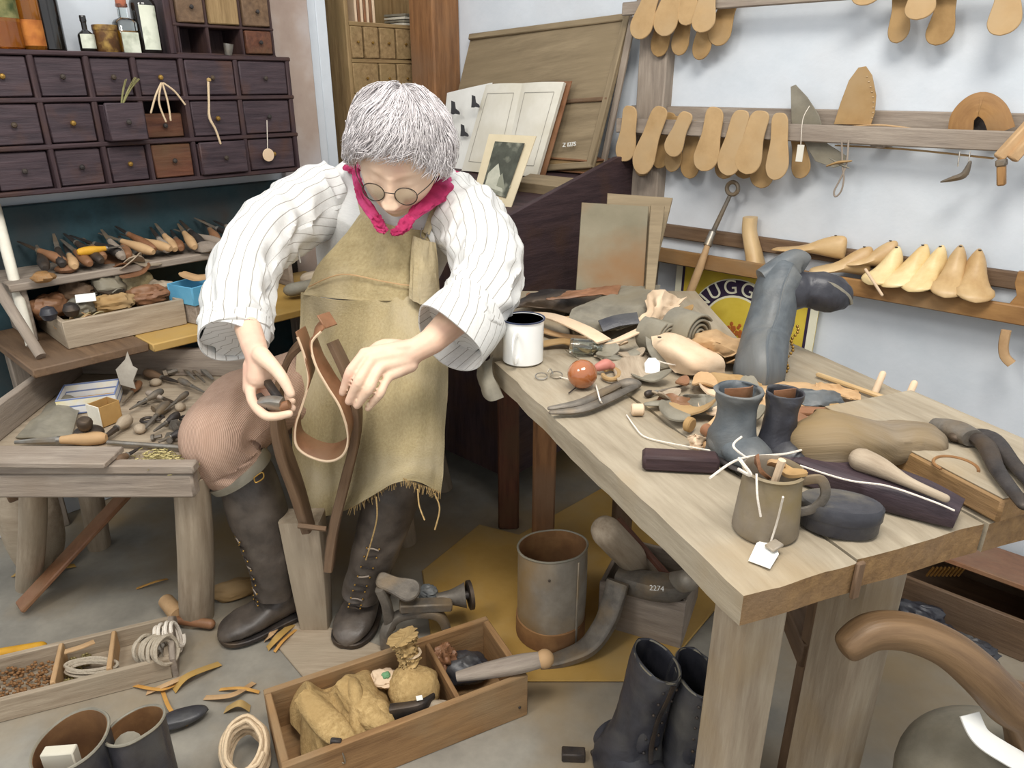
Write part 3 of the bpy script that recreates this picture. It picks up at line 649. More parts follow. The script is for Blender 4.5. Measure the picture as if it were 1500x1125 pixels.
# small stencilled number on the board: painted digits
def text3(s, p, x, up, size, mat, par=None, name='lettering', ext=.0004, **k):
    cu = bpy.data.curves.new(name, 'FONT'); cu.body = s; cu.size = size; cu.extrude = ext; cu.align_x = 'CENTER'; cu.align_y = 'CENTER'
    o = bpy.data.objects.new('tmp', cu); C.objects.link(o); dg = bpy.context.evaluated_depsgraph_get(); me = bpy.data.meshes.new_from_object(o.evaluated_get(dg))
    xx = V(x).normalized(); zz = xx.cross(V(up)).normalized(); m = fr3(p, xx, zz)
    v = [m @ q.co for q in me.vertices]; f = [tuple(q.vertices) for q in me.polygons]; bpy.data.objects.remove(o)
    return mk(name, G(v, f), mat, par, smooth=False, **k)
xd = (br-bl).normalized(); ud = (tr-br).normalized()
text3('Z 1275', rq(834, 212, .07)+nn*.0, xd, ud, .018, m_paper, bd, ext=.002)
# open book
def qsheet(ps, t, mat, name, par, bulge=.0, **k):
    rows = []
    nrm = (ps[1]-ps[0]).cross(ps[3]-ps[0]).normalized(); nrm = nrm if nrm.dot(A_) < 0 else -nrm
    for i in range(4):
        l, r_ = ps[0].lerp(ps[3], i/3), ps[1].lerp(ps[2], i/3)
        rows.append([l.lerp(r_, j/4)+nrm*bulge*math.sin(math.pi*j/4) for j in range(5)])
    return mk(name, patch(rows, 14, 8, t), mat, par, **k)
OB = .14; OT = .06
ob = thing('open_book', 'large open book with white pages propped against the drawing board', 'book', rq(740, 245, OB))
cv = [rq(674, 252, OB), rq(790, 262, OB), rq(830, 118, OT), rq(712, 124, OT)]
edge_board([p+A_*.022 for p in cv], .006, A_, m_lbrown, 'cover', ob)
lp = [rq(676, 250, OB), rq(736, 256, OB), rq(765, 122, OT), rq(712, 124, OT)]
rp_ = [rq(736, 256, OB), rq(786, 259, OB), rq(826, 120, OT), rq(765, 122, OT)]
qsheet(lp, .014, m_page, 'left_page', ob, .007); qsheet(rp_, .014, m_page, 'right_page', ob, .007)
for pg, s0 in ((lp, 0), (rp_, 1)):
    g = G(); pp = lambda s, t_: pg[0].lerp(pg[1], s).lerp(pg[3].lerp(pg[2], s), t_)-A_*(.002+.0075*math.sin(math.pi*s))
    for a, b_ in (((.14, .12), (.14, .9)), ((.86, .12), (.86, .9)), ((.14, .9), (.86, .9)), ((.14, .12), (.86, .12))):
        g.add(strip([pp(a[0]+(b_[0]-a[0])*k/6, a[1]+(b_[1]-a[1])*k/6) for k in range(7)], .0012, .0006, -A_, 7))
    mk('printed_rule', g, m_inkf, ob)
# sheet with boot drawings
lf = thing('printed_sheet', 'white sheet with four dark boot drawings left of the open book', 'paper', rq(660, 250, .1))
sh = [rq(640, 262, .12), rq(690, 248, .12), rq(721, 121, .03), rq(655, 136, .03)]
qsheet(sh, .002, m_paper, 'sheet', lf, .002)
bo = [(0, 0), (.35, 0), (.5, .05), (1, 0), (1.05, .12), (.95, .25), (.6, .42), (.52, .9), (.1, 1), (.08, .5)]
for px, py, s in ((664, 158, 22), (694, 148, 20), (678, 190, 20), (683, 180, 1)):
    if s < 5: continue
    o = rq(px, py+8, .09); d = (o-V((0, 0, H))).length; k = s/F*d*.8
    m = fr3(o-A_*.012-V((0, 0, .003)), -B_, -A_); mk('boot_drawing', poly([(x*k, y*k) for x, y in bo], .0006, m=m), m_ink, lf)
# mounted print
mp_ = thing('mounted_print', 'cream mounted monochrome print of a seated figure leaning before the book', 'picture', rq(720, 300, .26))
pc = [rq(688, 302, .38), rq(742, 322, .38), rq(782, 197, .30), rq(716, 196, .30)]
edge_board(pc, .004, A_, m_mount, 'mount', mp_)
def pcp(s, t_): return pc[0].lerp(pc[1], s).lerp(pc[3].lerp(pc[2], s), t_)
nrm = (pc[1]-pc[0]).cross(pc[3]-pc[0]).normalized(); nrm = nrm if nrm.dot(A_) < 0 else -nrm
edge_board([pcp(.2, .24)+nrm*.001, pcp(.83, .24)+nrm*.001, pcp(.85, .9)+nrm*.001, pcp(.2, .9)+nrm*.001], .0012, nrm, m_photo, 'print', mp_)
mf = fr3(pcp(.5, .3)+nrm*.0022, pc[1]-pc[0], nrm); hh = (pc[3]-pc[0]).length
fig = [(-.2, 0), (.25, 0), (.28, .12), (.16, .2), (.14, .34), (.07, .38), (.07, .46), (-.02, .48), (-.07, .4), (-.12, .34), (-.22, .2)]
mk('print_figure', poly([(x*hh*.9, y*hh*.9) for x, y in fig], .0004, m=mf), m_photol, mp_)
mk('print_figure', poly([(.1*hh+x*hh*.4, .05*hh+y*hh*.6) for x, y in fig], .0006, m=mf), M('print_mid', '7F806F', '8E8F7E', sc=30, bump=0), mp_)
tag = thing('black_box', 'small black box behind the shoulder beside the mounted print', 'box', rq(672, 262, .2)); mk('body', box(.06, .05, .035, m=frame(rq(672, 264, .2), RANG)), m_lblack, tag)
# ------------------------------------------------------------------ racks on the right wall
def rack(name, label, z_f, z_b, v0, v1, off, hf, hb, th=.012):
    t = thing(name, label, 'rack', RP((v0+v1)/2, z_f, .0))
    mk('front_rail', rbox(v0, v1, z_f-hf/2, z_f+hf/2, off+th, off), m_grey, t); mk('back_rail', rbox(v0, v1, z_b-hb/2, z_b+hb/2, -.06, -.08), m_grey, t)
    return t
t1 = rack('sole_rack', 'middle two-rail wall rack with tan insoles hung on it', 1.088, 1.118, -.6, 1.37, -.0, .042, .05)
for v in (1.28, .6, .05): mk('bracket', rbox(v, v+.03, 1.06, 1.08, .0, -.08), m_grey, t1)
t2 = rack('top_sole_rack', 'topmost wall rail at the frame edge with hanging insoles', 1.402, 1.43, -.6, 1.37, -.0, .035, .045)
for v in (1.28, .2): mk('bracket', rbox(v, v+.03, 1.38, 1.40, .0, -.08), m_grey, t2)
t3 = thing('last_rack', 'lowest wall shelf holding the row of wooden lasts', 'rack', RP(.5, .72, 0))
mk('front_rail', rbox(-.6, 1.3, .698, .742, .012, -.0), m_lastd, t3); mk('back_rail', rbox(-.6, 1.45, .76, .80, -.06, -.08), m_brown, t3); mk('shelf_board', rbox(-.6, 1.3, .712, .724, -.001, -.079), m_grey, t3)
def insole(pt, pb, off, wpx, label, mat, group, name='insole'):
    a, b_ = RW(pt[0], pt[1], off), RW(pb[0], pb[1], off+random.uniform(.0, .008)); L_ = (b_-a).length
    d = (b_-V((0, 0, H))).dot(ray(750, 562.5)-V((0, 0, 0)))/ray(750, 562.5).length; wd = wpx/F*d
    y = (b_-a).normalized(); nn_ = -A_+y*0; x = y.cross(nn_).normalized(); z = x.cross(y)
    m = Matrix((x, y, z)).transposed().to_4x4(); m.translation = a
    mk(name, poly(sole_outline(L_, wd, random.choice((-1, 1))), .006, b=.0015, m=m), mat, label=label, cat='insole', group=group)
FR = [((925, 155), (911, 236), 36), ((970, 156), (940, 256), 38), ((1008, 164), (985, 230), 32), ((1050, 157), (1026, 250), 42), ((1088, 161), (1068, 258), 38), ((1116, 162), (1096, 256), 42), ((1144, 165), (1133, 264), 36)]
BK = [((958, 175), (936, 257), 30), ((992, 170), (982, 252), 28), ((1018, 176), (1013, 262), 30), ((1068, 180), (1058, 262), 34), ((1102, 180), (1092, 262), 34), ((1128, 185), (1118, 276), 36), ((1168, 190), (1172, 262), 28), ((985, 165), (962, 246), 28)]
for i, (a, b_, w_) in enumerate(FR): insole(a, b_, .02, w_*.95, f'tan leather insole on the front of the middle rack, {ORD[i]} from the left', m_sole, 'insoles on the front of the middle rack')
for i, (a, b_, w_) in enumerate(sorted(BK)): insole(a, b_, -.03-.004*(i % 2), w_, f'shaded brown insole behind the front row of the middle rack, {ORD[i]} from the left', m_soled, 'insoles on the back of the middle rack')  # shade behind the front row is put into the leather colour
TF = [((962, -30), (930, 56), 40), ((1000, -45), (973, 54), 42), ((1040, -30), (1024, 48), 40), ((1010, -40), (1004, 38), 36), ((1355, -45), (1340, 30), 44), ((1480, -40), (1462, 53), 46)]
TB = [((985, -5), (966, 84), 30), ((1012, 0), (996, 82), 28), ((1040, 0), (1022, 88), 30), ((1078, -20), (1052, 68), 36), ((1320, -20), (1312, 64), 30), ((1390, -20), (1368, 67), 38)]
for i, (a, b_, w_) in enumerate(sorted(TF)): insole(a, b_, .02, w_*.95, f'tan insole on the front of the top rail, {ORD[i]} from the left', m_sole, 'insoles on the front of the top rail')
for i, (a, b_, w_) in enumerate(sorted(TB)): insole(a, b_, -.03, w_, f'shaded insole behind the top rail, {ORD[i]} from the left', m_soled, 'insoles on the back of the top rail')  # shade behind the rail is put into the leather colour
insole((1275, -60), (1274, 7), .02, 40, 'tan insole whose tip just enters at the top of the frame', m_sole, None)
# leather pattern on the rack (grey) and the tall tan piece
def outl(pxs, off, t, mat, name, label=None, cat=None, par=None, b=.001, warp=0, **k):
    P = [RW(x, y, off) for x, y in pxs]; o = P[0]; m = fr3(o, -B_, -A_); inv = m.inverted(); out = [(inv @ p).to_2d()[:] for p in P]
    n = len(out)*5; C2 = out
    return mk(name, poly(C2, t, b=b, m=m), mat, par, label=label, cat=cat, **k)
outl([(1159, 127), (1166, 124), (1183, 142), (1200, 168), (1212, 210), (1240, 228), (1238, 240), (1222, 246), (1195, 236), (1182, 215), (1170, 190), (1160, 180)], -.02, .004, m_lgrey, 'leather_pattern', 'grey cut leather upper hanging behind the middle rack', 'leather')
q = [(1222, 182), (1232, 150), (1244, 118), (1258, 99), (1269, 97), (1278, 110), (1284, 140), (1282, 165), (1276, 183)]
t = thing('leather_vamp', 'tall pointed tan leather vamp with a stitched edge standing on the middle rack', 'leather', RW(1250, 183, -.03))
outl(q, -.03, .004, m_soled, 'vamp', par=t)
for k in range(9):
    x, y = 1268+6*math.sin(k*.35)+k*.7, 112+k*7.5; mk('stitch', box(.004, .0015, .0015, m=frame(RW(x+2, y, -.024), RANG)), m_twine, t)
# white tag and cord loop on the rack
t = thing('paper_tag', 'narrow white paper tag hanging beside the grey upper on the middle rack', 'tag', RW(1172, 220, .03))
mk('tag_paper', rbox(vR(1177, 222, .03), vR(1167, 222, .03), RW(1172, 237, .03).z, RW(1172, 212, .03).z, .03, .0288, b=.0003), m_page, t)
mk('string', tube([RW(1186, 155, .02), RW(1176, 175, .03), RW(1173, 212, .03)], .001, 5), m_string, t)
t = thing('cord_loop', 'looped grey cord hanging with tied leather under the middle rack', 'cord', RW(1235, 250, .03))
mk('loop', tube([RW(x, y, .02) for x, y in [(1243, 205), (1240, 240), (1231, 262), (1222, 280), (1224, 288), (1232, 280), (1236, 262), (1234, 240), (1233, 206)]], .0022, 6, 40), m_grey, t)
mk('leather_tie', tube([RW(x, y, .025) for x, y in [(1212, 243), (1228, 238), (1246, 236)]], [.004, .007, .004], 8, 10, round_=True, flat=.5), m_soled, t)
mk('leather_tie', tube([RW(x, y, .02) for x, y in [(1216, 232), (1230, 240), (1243, 246)]], [.003, .006, .003], 8, 10, round_=True, flat=.5), m_lgrey, t)
# strip of leather lying in the rack
mk('leather_strip', strip([RW(x, y, -.02) for x, y in [(1236, 186), (1290, 183), (1345, 190)]], .02, .003, (0, 0, 1), 12), m_leather, label='long tan leather strip lying on the middle rack', cat='leather')
mk('leather_strip', strip([RW(x, y, -.03) for x, y in [(1225, 213), (1330, 219), (1455, 232)]], .02, .003, (0, 0, 1), 12), m_soled, label='brown leather strip showing under the middle rail', cat='leather')
# pelican-like iron hook, arched heel
t = thing('leather_heel', 'arched brown leather heel stiffener standing on the middle rack', 'heel', RW(1435, 192, -.02))
mk('arch', strip([RW(x, y, -.02) for x, y in [(1407, 193), (1410, 172), (1425, 156), (1441, 153), (1458, 166), (1468, 193)]], .05, .005, A_, 24), m_lastd, t)
outl([(1416, 193), (1424, 172), (1436, 166), (1450, 178), (1454, 193)], -.05, .004, m_irond, 'inner', par=t)
t = thing('iron_hook', 'small dark iron foot hook hanging under the middle rack', 'hook', RW(1400, 250, .02))
mk('foot', tube([RW(x, y, .02) for x, y in [(1380, 266), (1395, 262), (1412, 256), (1420, 240)]], [.004, .010, .013, .007], 10, 12, round_=True, flat=.6), m_iron, t)
for x in (1406, 1421): mk('wire', tube([RW(x, 222, .013), RW(x-3, 244, .02)], .0015, 6), m_steel, t)
# wooden square on the right
t = thing('wooden_bracket', 'pale wooden arm tools hooked over the middle rack at the right edge', 'tool', RW(1475, 235, .05))
mk('arm', beam(RW(1462, 232, .06), RW(1510, 180, .03), .02, .02), m_leather, t); mk('arm', beam(RW(1482, 234, .06), RW(1530, 180, .03), .02, .02), m_leather, t)
mk('head', beam(RW(1467, 232, .06), RW(1467, 272, .06), .018, .016), m_lastd, t)
mk('iron_cap', beam(RW(1467, 233, .061), RW(1467, 244, .061), .022, .02), m_iron, t)
# iron knee tool with ring, leaning on the wall
t = thing('ring_ended_tool', 'long iron ring-ended tool with a wooden shaft leaning on the wall', 'tool', RW(1040, 360, -.02))
rc = RW(1073, 276, -.02); rad = .017
mk('ring', tube([rc+(-B_*math.cos(a)+V((0, 0, 1))*math.sin(a))*rad for a in [i*2*math.pi/20 for i in range(20)]], .006, 8, 20, closed=True), m_iron, t)
mk('iron_shaft', tube([RW(1069, 287, -.02), RW(1042, 345, .0)], [.006, .008], 8, 6), m_iron, t)
mk('socket', tube([RW(1044, 340, .0), RW(1036, 360, .02)], [.01, .012], 10, 4), m_steel, t)
mk('wooden_shaft', tube([RW(1037, 358, .02), RW(1024, 395, .035), RW(1008, 435, .05)], [.008, .012, .012], 10, 8), m_leather, t)
# ------------------------------------------------------------------ wooden lasts
def last(toe, heel, top_h, wd, mat, label, off0, off1, group='wooden lasts on the lowest shelf', zb=.724, name='wooden_last'):
    """toe/heel as world points on the sole plane"""
    a, b_ = V(toe), V(heel); ax = (b_-a); L_ = ax.length; x = ax/L_; y = V((0, 0, 1)).cross(x); rings = []
    T_ = [0, .02, .08, .2, .35, .5, .65, .8, .92, .98, 1]
    hh = [.02, .10, .16, .22, .32, .48, .72, .9, .96, .9, .75]; ww = [.05, .42, .72, .96, 1, .82, .66, .62, .58, .42, .2]
    v, f, gc = [], [], []; n = 18; N = 30
    Hs = cr([(t_, h_, w_) for t_, h_, w_ in zip(T_, hh, ww)], N)
    for t_, h_, w_ in Hs:
        c = a+ax*t_; hz = h_*top_h; hw = w_*wd/2
        for k in range(n):
            an = 2*math.pi*k/n; cx, cz = math.cos(an), math.sin(an)
            wz = hw*cx*(1-.45*max(0, cz)*(h_ > .3)) if cz > 0 else hw*cx
            zz = hz/2+hz/2*math.copysign(abs(cz)**.75, cz); zz += .006*math.sin(math.pi*t_)**2*(cz < 0)
            v.append(c+y*wz+V((0, 0, zz))); gc.append((t_*L_, wz, zz))
    for i in range(N-1):
        for k in range(n): f.append((i*n+k, (i+1)*n+k, (i+1)*n+(k+1) % n, i*n+(k+1) % n))
    f.append(tuple(range(n))); f.append(tuple(reversed([(N-1)*n+k for k in range(n)])))
    t = thing(name, label, 'last', (a+b_)/2, group); mk('body', G(v, f, gc), mat, t)
    pc_ = a+ax*.84+V((0, 0, top_h*.93)); mk('peg_hole', lathe([(0, 0), (.0035, 0), (.0035, .0015), (0, .0015)], 10, Matrix.Translation(pc_)), m_irond, t)
    return t
def lastpx(tx, hx, o0, o1, z, h, w_, mat, label, **k):
    h *= 1.28; w_ *= 1.3
    a = RP(vR(tx, 430, o0), z, o0); b_ = RP(vR(hx, 430, o1), z, o1); return last(a, b_, h, w_, mat, label, o0, o1, **k)
zt = .724
LS = [(1437, 1418, 'rightmost'), (1385, 1380, 'second from the right'), (1345, 1350, 'third from the right'), (1300, 1325, 'fourth from the right')]
lastpx(1432, 1418, .05, -.06, .742, .085, .062, m_last, 'rightmost tan wooden last, toe to the front, on the lowest shelf')
lastpx(1385, 1392, .05, -.06, .742, .088, .06, m_last, 'tan wooden last second from the right on the lowest shelf')
lastpx(1330, 1368, .05, -.065, .742, .082, .06, m_lastp, 'pale wooden last third from the right, toe to the front left')
lastpx(1292, 1345, .045, -.065, .742, .08, .062, m_lastp, 'palest yellow wooden last fourth from the right on the lowest shelf')
lastpx(1270, 1305, .045, -.055, .742, .07, .058, m_lastp, 'pale wooden last behind the thin stick on the lowest shelf')
lastpx(1180, 1268, .02, -.05, .742, .062, .052, m_last, 'long tan wooden last lying toe-left in the middle of the lowest shelf')
lastpx(1225, 1302, -.02, -.06, .765, .06, .05, m_last, 'tan wooden last with a cut top lying over its neighbour')
lastpx(1122, 1228, -.03, -.045, .775, .05, .045, m_last, 'slender tan last lying toe-left beyond the tall block')
# tall block last standing on end
t = thing('boot_tree', 'tall tan wooden leg block standing on the lowest shelf left of the lasts', 'boot tree', RW(1105, 390, -.02))
mk('block', sweep([RW(1108, 392, -.03), RW(1104, 370, -.035), RW(1098, 340, -.04), RW(1099, 318, -.04)], circ(16, 1, 1, 3), [(.034, .022), (.028, .02), (.023, .018), (.022, .018)], 14, up=B_), m_last, t)
mk('thin_stick', tube([RW(1268, 395, .055), RW(1292, 432, .07)], .0035, 8, 4, round_=True), m_pinkl, label='thin pale stick leaning across the lasts on the lowest shelf', cat='stick')
t = thing('horn_hook', 'curved pale wooden hook hanging below the lowest shelf at the right', 'hook', RW(1478, 500, .03))
mk('hook', sweep([RW(x, y, .025) for x, y in [(1474, 484), (1470, 505), (1472, 522), (1482, 533)]], rrect(1, 1, .3), [(.02, .014)]*4, 16, up=-A_), m_leather, t)
t = thing('wooden_jack', 'notched brown wooden jack standing on the lowest shelf at the right edge', 'jack', RW(1487, 450, .0))
outl([(1470, 458), (1483, 440), (1492, 430), (1489, 412), (1494, 396), (1512, 398), (1510, 465)], -.02, .02, m_lastd, 'post', par=t)
# ------------------------------------------------------------------ enamel sign
sg = thing('enamel_sign', 'yellow and purple enamel advertising sign with NUGGET lettering behind the bench', 'sign', RW(1090, 560, -.05))
SL, SR = 985, 1197; o_ = -.055
vl, vr_ = vR(SL, 470, o_), vR(SR, 470, o_); zt_, zb_ = RW(1090, 396, o_).z, .36
zt_ = .70
mk('panel', rbox(vr_, vl, zb_, zt_, o_, o_-.004, b=.001), m_signy, sg)
for q in (vr_, vl-.022): mk('white_border', rbox(q, q+.022, zb_, zt_, o_+.002, o_, b=.0005), m_signw, sg)
for q in (vr_+.022, vl-.03): mk('dark_border', rbox(q, q+.008, zb_, zt_, o_+.0025, o_, b=.0005), m_signd, sg)
vc = vR(1078, 470, o_); Rr = .155; zc = RW(1078, 480, o_).z-.01
def disc(r, dz, mat, name): mk(name, lathe([(0, 0), (r, 0), (r, .001), (0, .001)], 48, fr3(RP(vc, zc, o_+dz), -B_, -A_)), mat, sg)
disc(Rr*1.02, .001, m_signw, 'disc_rim'); disc(Rr, .002, m_signd, 'dark_ring'); disc(Rr*.70, .003, m_signw, 'inner_rim'); disc(Rr*.66, .004, m_signy, 'inner_disc')
for i, ch in enumerate('NUGGET'):
    an = math.radians(150-i*24); c_ = RP(vc, zc, o_+.0035)+(-B_*math.cos(an)+V((0, 0, 1))*math.sin(an))*Rr*.85
    xx = (-B_*math.sin(an)-V((0, 0, 1))*math.cos(an)); up = (-B_*math.cos(an)+V((0, 0, 1))*math.sin(an))
    text3(ch, c_, xx, up, .062, m_signw, sg, ext=.0012)
g = G()
for k in range(26):
    a, r_ = random.uniform(0, 6.28), .028*math.sqrt(random.random()); c_ = RP(vc, zc+.0, o_+.0052)+(-B_*math.cos(a)+V((0, 0, 1))*math.sin(a))*r_
    g.add(lathe([(0, 0), (.006, 0), (.005, .0012), (0, .0016)], 7, fr3(c_, -B_, -A_)))
mk('central_emblem', g, m_signo, sg)
# ------------------------------------------------------------------ the seated man (mannequin)
HC = D(586, 230, 1.50)
PITCH = math.radians(31); ROLL = math.radians(-5)
hf = V((-.10, -math.cos(PITCH), -math.sin(PITCH))).normalized(); hx = V((-1, 0, 0)); hx = (hx-hf*hx.dot(hf)).normalized()
hx = (Matrix.Rotation(ROLL, 3, hf) @ hx); hu = hx.cross(hf).normalized()
HM = Matrix((hx, hf, hu)).transposed().to_4x4(); HM = HM @ Matrix.Scale(1.02, 4); HM.translation = HC
gs = lambda x, s: math.exp(-(x/s)**2/2)
def head_pt(th, ph, infl=0):
    ct, st_, cph, sph = math.cos(th), math.sin(th), math.cos(ph), math.sin(ph)
    x, y, z = .079*st_*cph, .097*ct*cph, .118*sph
    t = max(0, -z/.118); fr = max(0, ct*cph)
    x *= 1-.22*t**1.8; y = y*(1-.42*t) if ct < 0 else y*(1-.04*t)+.014*t*fr
    if ct > 0:
        w_ = min(1, fr*1.6)
        # nose
        nzp = 0
        if -.047 < z < .022: s = (.022-z)/.069; nzp = .004+.024*s**1.2 if z > -.040 else .028*(z+.047)/.007*.85
        y += w_*nzp*gs(x, .0075+.004*max(0, (.01-z)/.05))
        for sgn in (-1, 1):
            y += w_*.009*gs(x-sgn*.0135, .006)*gs(z+.037, .0065)
            y -= w_*.010*gs(x-sgn*.032, .015)*gs(z-.006, .011)
            y += w_*.0075*gs(x-sgn*.032, .0115)*gs(z-.004, .0075)
            y -= w_*.0022*gs(x-sgn*.032, .013)*gs(z+.003, .0016)
            y += w_*.003*gs(x-sgn*.030, .018)*gs(z-.026, .007)
            y += w_*.006*gs(x-sgn*.040, .016)*gs(z+.026, .015)
            y -= w_*.003*gs(x-sgn*.024, .005)*gs(z+.05, .012)
        y += w_*.0055*gs(x, .017)*gs(z+.060, .0042)+w_*.006*gs(x, .014)*gs(z+.071, .0045)
        y -= w_*.005*gs(x, .022)*gs(z+.0655, .0016)
        y += w_*.008*gs(x, .016)*gs(z+.094, .012)
        for zz in (.046, .058): y -= w_*.0012*gs(z-zz-.003*math.sin(x*80), .0022)*gs(x, .03)
    n = V((x, y, z)); 
    return n*(1+infl)
def closed_sphere(fn, nu, nv):
    v = [fn(0, math.pi/2)]; f = []
    for i in range(1, nv):
        for j in range(nu): v.append(fn(2*math.pi*j/nu, math.pi/2-math.pi*i/nv))
    v.append(fn(0, -math.pi/2)); last_ = len(v)-1
    for j in range(nu): f.append((0, 1+j, 1+(j+1) % nu)); f.append((last_, last_-nu+(j+1) % nu, last_-nu+j))
    for i in range(nv-2):
        for j in range(nu):
            a, b_ = 1+i*nu+j, 1+i*nu+(j+1) % nu; f.append((a, a+nu, b_+nu, b_))
    return G(v, f, [tuple(p) for p in v])
body = closed_sphere(head_pt, 128, 120).xf(HM)
def ell(c, rx, ry, rz, m=None, n=16):
    g = closed_sphere(lambda t_, p_: V((rx*math.cos(t_)*math.cos(p_), ry*math.sin(t_)*math.cos(p_), rz*math.sin(p_))), n, n//2+4); g.sh(c)
    return g.xf(m) if m is not None else g
for s in (-1, 1):
    body.add(ell((s*.080, -.006, -.004), .009, .019, .031, HM)); body.add(ell((s*.086, -.014, .002), .006, .016, .026, HM))
cap = lambda pts, rs, n=14, res=None: tube(pts, rs, n, res, round_=True)
NB = D(604, 285, 1.66); WA = D(550, 440, 1.83); PE = D(548, 535, 1.90); CH = D(572, 335, 1.74)
body.add(cap([HM @ V((0, -.03, -.03)), HM @ V((0, -.045, -.09)), NB], [.05, .05, .06]))
SLh, SRh = D(468, 290, 1.71), D(700, 335, 1.60)
EL, ER = D(352, 388, 1.50), D(712, 425, 1.43)
WL, WRr = D(371, 503, 1.335), D(632, 500, 1.335)
CB = V((0, .06, -.02)); body.add(cap([NB+CB*.3, CH+CB, WA+CB*.5, PE], [.055, .085, .09, .105], 20), cap([SLh+CB, NB.lerp(CH, .4)+CB, SRh+CB], [.04, .055, .04]), cap([SLh+CB, EL], [.040, .034]), cap([SRh+CB, ER], [.040, .034]))
body.add(cap([EL, EL.lerp(WL, .4)+V((-.012, 0, 0)), WL], [.028, .028, .023]), cap([ER, ER.lerp(WRr, .4), WRr], [.036, .034, .025]))
HLp, HRp = D(490, 560, 1.90), D(610, 565, 1.87); KL, KR = D(332, 640, 1.575), D(592, 645, 1.585)
AL, AR = D(398, 862, 1.735), D(524, 872, 1.735)
for h_, k_, a_ in ((HLp, KL, AL), (HRp, KR, AR)):
    body.add(cap([h_, h_.lerp(k_, .5), k_], [.07, .055, .036]), cap([k_, k_.lerp(a_, .35), a_], [.036, .036, .024]))
TL, TR = Z(322, 945, .0), Z(506, 955, .0)
for a_, t_ in ((AL, TL), (AR, TR)):
    a_ = a_+V((0, .02, -.01))
    g0 = V((a_.x, a_.y, .03)); t2 = V((t_.x, t_.y, .025)); body.add(cap([a_, g0.lerp(t2, .1)+V((0, 0, .01)), g0.lerp(t2, .6)], [.024, .022, .014]))
def P3(l): return [D(*q) for q in l]
# right-hand side of the picture: back of the hand over the clamp
R_ = .0088
hr = G()
for kn, md, tp, r in (((534, 518, 1.295), (513, 545, 1.280), (502, 575, 1.300), .0092), ((545, 527, 1.290), (526, 558, 1.272), (511, 588, 1.292), .0096),
                      ((557, 538, 1.292), (541, 569, 1.276), (523, 594, 1.296), .0092), ((570, 551, 1.300), (557, 576, 1.288), (539, 598, 1.306), .0082)):
    k_, m_, t_ = D(*kn), D(*md), D(*tp); hr.add(cap([k_, k_.lerp(m_, .55)-V((0, 0, -.002)), m_, m_.lerp(t_, .55), t_], [r*1.12, r*.98, r*1.05, r*.93, r*.8], 12, 14))
    hr.add(cap([D(606, 508, 1.325).lerp(D(600, 535, 1.33), (kn[0]-534)/38), D(*kn)], [.016, r*1.2], 12, 6))
hr.add(cap([D(598, 512, 1.33), D(560, 508, 1.335), D(535, 528, 1.335), D(518, 552, 1.325)], [.016, .014, .0105, .009], 12, 14))
hr.add(cap([WRr, D(600, 518, 1.328)], [.0245, .022], 14)); hr.add(cap([D(604, 520, 1.33), D(566, 530, 1.312)], [.02, .017], 14))
body.add(hr)
# left-hand side: hand holding a dark tool, thumb in front
hl = G()
hl.add(cap([WL, D(378, 528, 1.33), D(378, 552, 1.335)], [.0235, .021, .022], 14), cap([D(368, 535, 1.335), D(366, 570, 1.34)], [.015, .013]), cap([D(392, 535, 1.335), D(388, 560, 1.345)], [.015, .013]))
hl.add(cap([D(382, 520, 1.315), D(401, 538, 1.300), D(415, 556, 1.292), D(426, 577, 1.292)], [.017, .0125, .0105, .0085], 12, 16))
for i, (a, b_, c_, e) in enumerate([((366, 566, 1.335), (371, 590, 1.315), (392, 610, 1.300), (424, 606, 1.298)), ((370, 562, 1.352), (376, 592, 1.340), (398, 605, 1.322), (428, 598, 1.316)),
                                    ((378, 562, 1.366), (386, 590, 1.358), (404, 600, 1.342), (428, 588, 1.334)), ((388, 560, 1.376), (396, 582, 1.372), (410, 592, 1.358), (426, 580, 1.350))]):
    r = (.0092, .0094, .009, .008)[i]; hl.add(cap(P3([a, b_, c_, e]), [r*1.15, r, r*.95, r*.8], 12, 18))
body.add(hl)
me = bpy.data.meshes.new('person'); me.from_pydata([tuple(p) for p in body.v], [], body.f)
tmp = bpy.data.objects.new('person_tmp', me); C.objects.link(tmp)
rm = tmp.modifiers.new('r', 'REMESH'); rm.mode = 'VOXEL'; rm.voxel_size = .0028; sm = tmp.modifiers.new('s', 'SMOOTH'); sm.factor = .5; sm.iterations = 3
dg = bpy.context.evaluated_depsgraph_get(); ev = tmp.evaluated_get(dg); m2 = bpy.data.meshes.new_from_object(ev)
gb = G([v.co.copy() for v in m2.vertices], [tuple(p.vertices) for p in m2.polygons]); bpy.data.objects.remove(tmp)
person = mk('person', gb, m_skin, label='grey-haired seated person in striped shirt, canvas apron, breeches and tall laced boots holding a clamp', cat='person', ang=180)
# nails
g = G()
for px, py, d, an in ((503, 570, 1.291, .2), (513, 583, 1.283, .35), (525, 589, 1.286, .5), (541, 594, 1.297, .6)):
    g = ell((0, 0, 0), .0052, .0068, .0012); mm = Matrix.Translation(D(px, py, d)) @ Matrix.Rotation(math.pi/2-PT*0, 4, 'X') @ Matrix.Rotation(an, 4, 'Z'); mk('fingernail', g.xf(mm), m_pinkl, person)
